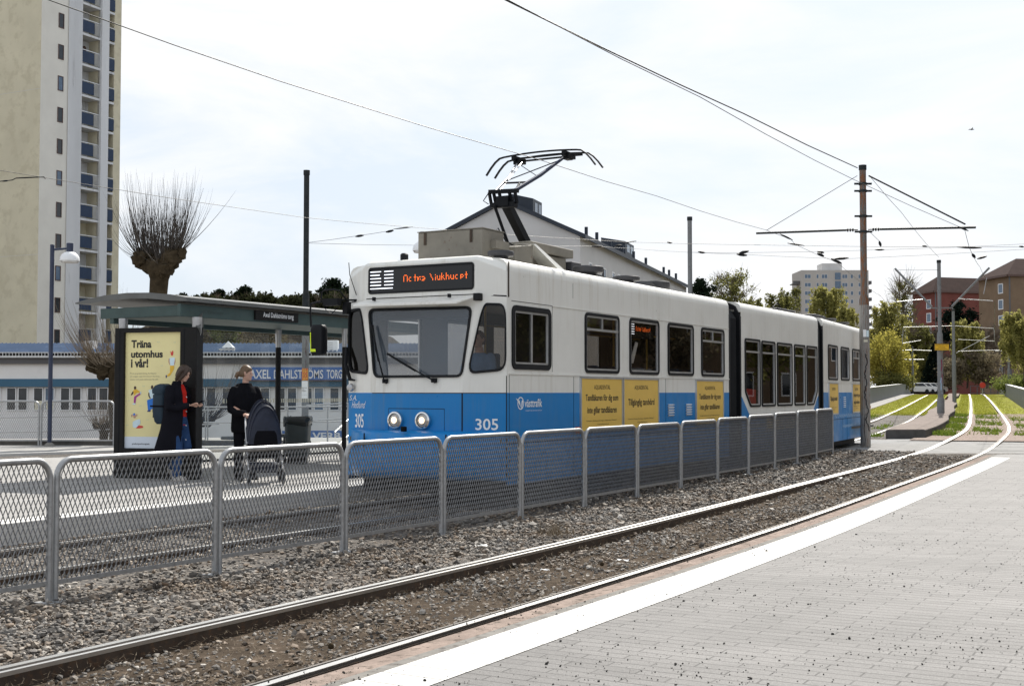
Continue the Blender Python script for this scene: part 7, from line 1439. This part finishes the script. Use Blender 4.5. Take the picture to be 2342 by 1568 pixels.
MB().lathe([(.026, -.012), (.034, 0), (.026, .012)], 10, HW @ Matrix.Translation((-.108, 0, .112)) @ Matrix.Rotation(pi / 2, 4, 'Y')).build('hair_tie', M['cloth_black'], wom)
b = MB(); b.loft([ell((x, 0, z), rx, ry, 20) for z, rx, ry, x in ((.74, .165, .215, .0), (.80, .175, .225, 0), (1.0, .165, .215, 0), (1.2, .16, .215, .005), (1.36, .145, .215, -.005), (1.44, .105, .165, -.005), (1.49, .075, .085, 0), (1.525, .068, .072, .008))])
for s, H_ in zip((-1, 1), WH): limb(b, [(-.01, s * .175, 1.40), (.0, s * .225, 1.26), (.04, s * .235, 1.10), (.2, s * .19, 1.05), H_ + Vector((-.07, s * .01, .03))], (.078, .076, .072, .062, .048))
limb(b, [(-.06, -.10, 1.47), (-.115, 0, 1.47), (-.06, .10, 1.47)], (.045, .06, .045)); limb(b, [(.02, -.08, 1.50), (.07, -.03, 1.45), (.09, 0, 1.40)], (.028, .026, .02)); limb(b, [(.02, .08, 1.50), (.07, .03, 1.45), (.09, 0, 1.40)], (.028, .026, .02)); solid(b, 'hooded_jacket', M['cloth_black'], wom, .011, 3)
b = MB(); b.loft([ell((0, 0, z), rx, ry, 18) for z, rx, ry in ((.80, .12, .165), (.92, .135, .185), (1.0, .12, .165))])
for L_ in wl_: limb(b, L_, (.108, .078, .068))
solid(b, 'trousers', M['cloth_black'], wom, .011, 3)
for L_ in wl_: x, y, z = L_[2]; b = MB(); limb(b, [(x - .03, y, .05), (x + .06, y, .045), (x + .15, y, .035)], (.048, .044, .036)); b.box(x - .07, x + .17, y - .045, y + .045, 0, .028); solid(b, 'shoe', M['cloth_black'], wom, .010, 3)

# ---- pushchair
sx_ = (604 - CX) / F_PX * 19.0; st = thing('pushchair', 'navy pushchair with its rounded hood up, in front of the person in black', 'pushchair', (sx_, 19.0, ZP), radians(-72))
b = MB(); rings = []
for k in range(9): t = k / 8; a = pi * t * .5; rings.append([Vector((-.20 + .47 * sin(a) if k else -.20, 0, 0)) + Vector((0, .255 * (1 - .10 * t) * cos(q) * (1 if k < 8 else .75), .60 + (.66 - .20 * t ** 2.2) * max(.0, sin(q)) * (1 - .14 * (k % 3 == 1)))) for q in [pi * m / 18 for m in range(19)]])
cn = b.loft(rings, True).build('hood', M['pram_navy'], st, smooth=55)
for k in (0, 3, 6): MB().tube([p + Vector((.006, 0, .008)) for p in rings[k]], .009, 6).build('hood_rib', M['pram_navy'], cn)
MB().loft([[Vector((x + sx * rx, sy * ry, z)) for sx, sy in rrect(-1, 1, -1, 1, .4, 4)] for z, rx, ry, x in ((.38, .20, .17, .02), (.44, .24, .20, .03), (.62, .25, .215, .04), (.80, .22, .215, .05), (.84, .20, .20, .05))]).build('seat_pod', M['cloth_black'], st, smooth=50)
MB().loft([[Vector((x + sx * rx, sy * ry, z)) for sx, sy in rrect(-1, 1, -1, 1, .3, 3)] for z, rx, ry, x in ((.17, .22, .18, 0), (.30, .27, .22, 0), (.31, .26, .21, 0))]).build('basket', M['pram_navy'], st, smooth=50)
for s in (-1, 1):
    MB().tube([(-.46, s * .22, 1.04), (-.30, s * .245, .92), (.05, s * .255, .52), (.36, s * .25, .13)], .014, 8).build('frame_tube', M['satin'], st); MB().tube([(.10, s * .255, .62), (-.12, s * .265, .36), (-.34, s * .28, .16)], .014, 8).build('frame_tube', M['satin'], st)
    for x, r, y in ((.37, .115, .25), (-.35, .16, .30)):
        wl2 = MB().tube([(x + r * .86 * cos(k * pi / 10), s * y, r + .0 + r * .86 * sin(k * pi / 10)) for k in range(20)], r * .16, 8, closed=True).build('wheel', M['rubber'], st); b = MB(); b.lathe([(.02, -.02), (.03, 0), (.02, .02)], 10, Matrix.Translation((x, s * y, r)) @ Matrix.Rotation(pi / 2, 4, 'X'))
        for k in range(5): a = k * 2 * pi / 5; b.bar((x, s * y, r), (x + r * .8 * cos(a), s * y, r + r * .8 * sin(a)), .012, .012)
        b.build('spokes', M['galv'], wl2)
MB().tube([(-.46, -.22, 1.04), (-.475, 0, 1.05), (-.46, .22, 1.04)], .016, 8).build('handle', M['rubber'], st)

# ---- litter bin
bx_ = (682 - CX) / F_PX * 24.2; lb_ = thing('litter_bin', 'dark grey litter bin with a black bag folded over its rim, beside the bench', 'bin', (bx_, 24.2, ZP))
MB().box(-.17, .17, -.17, .17, 0, .16).build('foot', M['shdark'], lb_, bevel=.01)
MB().loft([[Vector((sx * r, sy * r, z)) for sx, sy in rrect(-1, 1, -1, 1, .3, 5)] for z, r in ((.13, .19), (.16, .205), (.5, .222), (.86, .235))]).build('bin_body', M['bin_green'], lb_, smooth=50)
rings = []
for i, (z, r) in enumerate(((.74, .245), (.80, .25), (.87, .252), (.905, .245), (.91, .225), (.86, .20))): rings.append([Vector((sx * r * (1 + .03 * sin(k * 2.7 + i)), sy * r * (1 + .03 * cos(k * 3.3 + i * 2)), z + (.035 * sin(k * 1.9 + 1) if i == 0 else .008 * sin(k * 2.3 + i)))) for k, (sx, sy) in enumerate(rrect(-1, 1, -1, 1, .3, 5))])
MB().loft(rings, False).build('bin_bag', M['bag_black'], lb_, smooth=25)

# ---- people seated in the tram
TM = RM[tram]
def seated(label, u, v, zs, rz, top, hair, look=0.):
    P = TM @ Vector((u, v, zs)); t = thing('person', label, 'person', tuple(P), pi / 2 - YAW + rz); Hm = Matrix.Translation((.02, 0, .68)) @ Matrix.Rotation(look, 4, 'Z') @ Matrix.Rotation(radians(4), 4, 'Y'); b = MB(); head(b, Hm)
    b.loft([ell((x, 0, z), rx, ry, 16) for z, rx, ry, x in ((0, .11, .16, 0), (.2, .10, .14, 0), (.42, .11, .165, 0), (.54, .09, .16, 0), (.60, .055, .07, 0), (.72, .048, .048, .02))])
    for s in (-1, 1): limb(b, [(0, s * .17, .53), (.05, s * .22, .28), (.32, s * .14, .26)], (.048, .04, .03)); hand(b, (.35, s * .13, .27), (1, 0, 0), (0, 0, 1), (0, -s, 0), .7); limb(b, [(0, s * .09, .04), (.42, s * .10, .06), (.44, s * .10, -.36)], (.085, .06, .045))
    o = solid(b, 'body', M['skin'], t, .010, 3); face(Hm, o, hair); b = MB(); b.loft([[Hm @ p for p in ell((xo, 0, z), rx, ry, 16)] for z, rx, ry, xo in ((.03, .05, .07, -.06), (.09, .085, .086, -.035), (.15, .096, .087, -.018), (.2, .085, .072, -.008), (.242, .03, .028, -.01))]); solid(b, 'hair', M[hair], t, .010, 2)
    b = MB(); b.loft([ell((0, 0, z), rx, ry, 16) for z, rx, ry in ((-.02, .14, .19), (.2, .125, .165), (.42, .13, .19), (.54, .105, .18), (.60, .068, .085))])
    for s in (-1, 1): limb(b, [(0, s * .18, .53), (.03, s * .225, .38), (.06, s * .225, .30)], (.072, .068, .062))
    solid(b, 'shirt', M[top], t, .011, 3); b = MB()
    for s in (-1, 1): limb(b, [(0, s * .09, .04), (.42, s * .10, .06), (.44, s * .10, -.36)], (.10, .075, .062))
    solid(b, 'trousers', M['coat_black'], t, .013, 2); return t
seated('tram driver in light blue shirt seen through the corner window', .62, .80, 1.46, pi, 'shirt_blue', 'hair_red')
seated('passenger in grey top sitting behind the first wide tram window', 2.85, .48, 1.36, pi, 'grey_knit', 'hair_brown', .5)
MB().box(.70, .80, .55, 1.05, 1.4, 2.05).box(.40, .80, .55, 1.05, 1.34, 1.42).build('driver_seat', M['seat'], tram, bevel=.03)
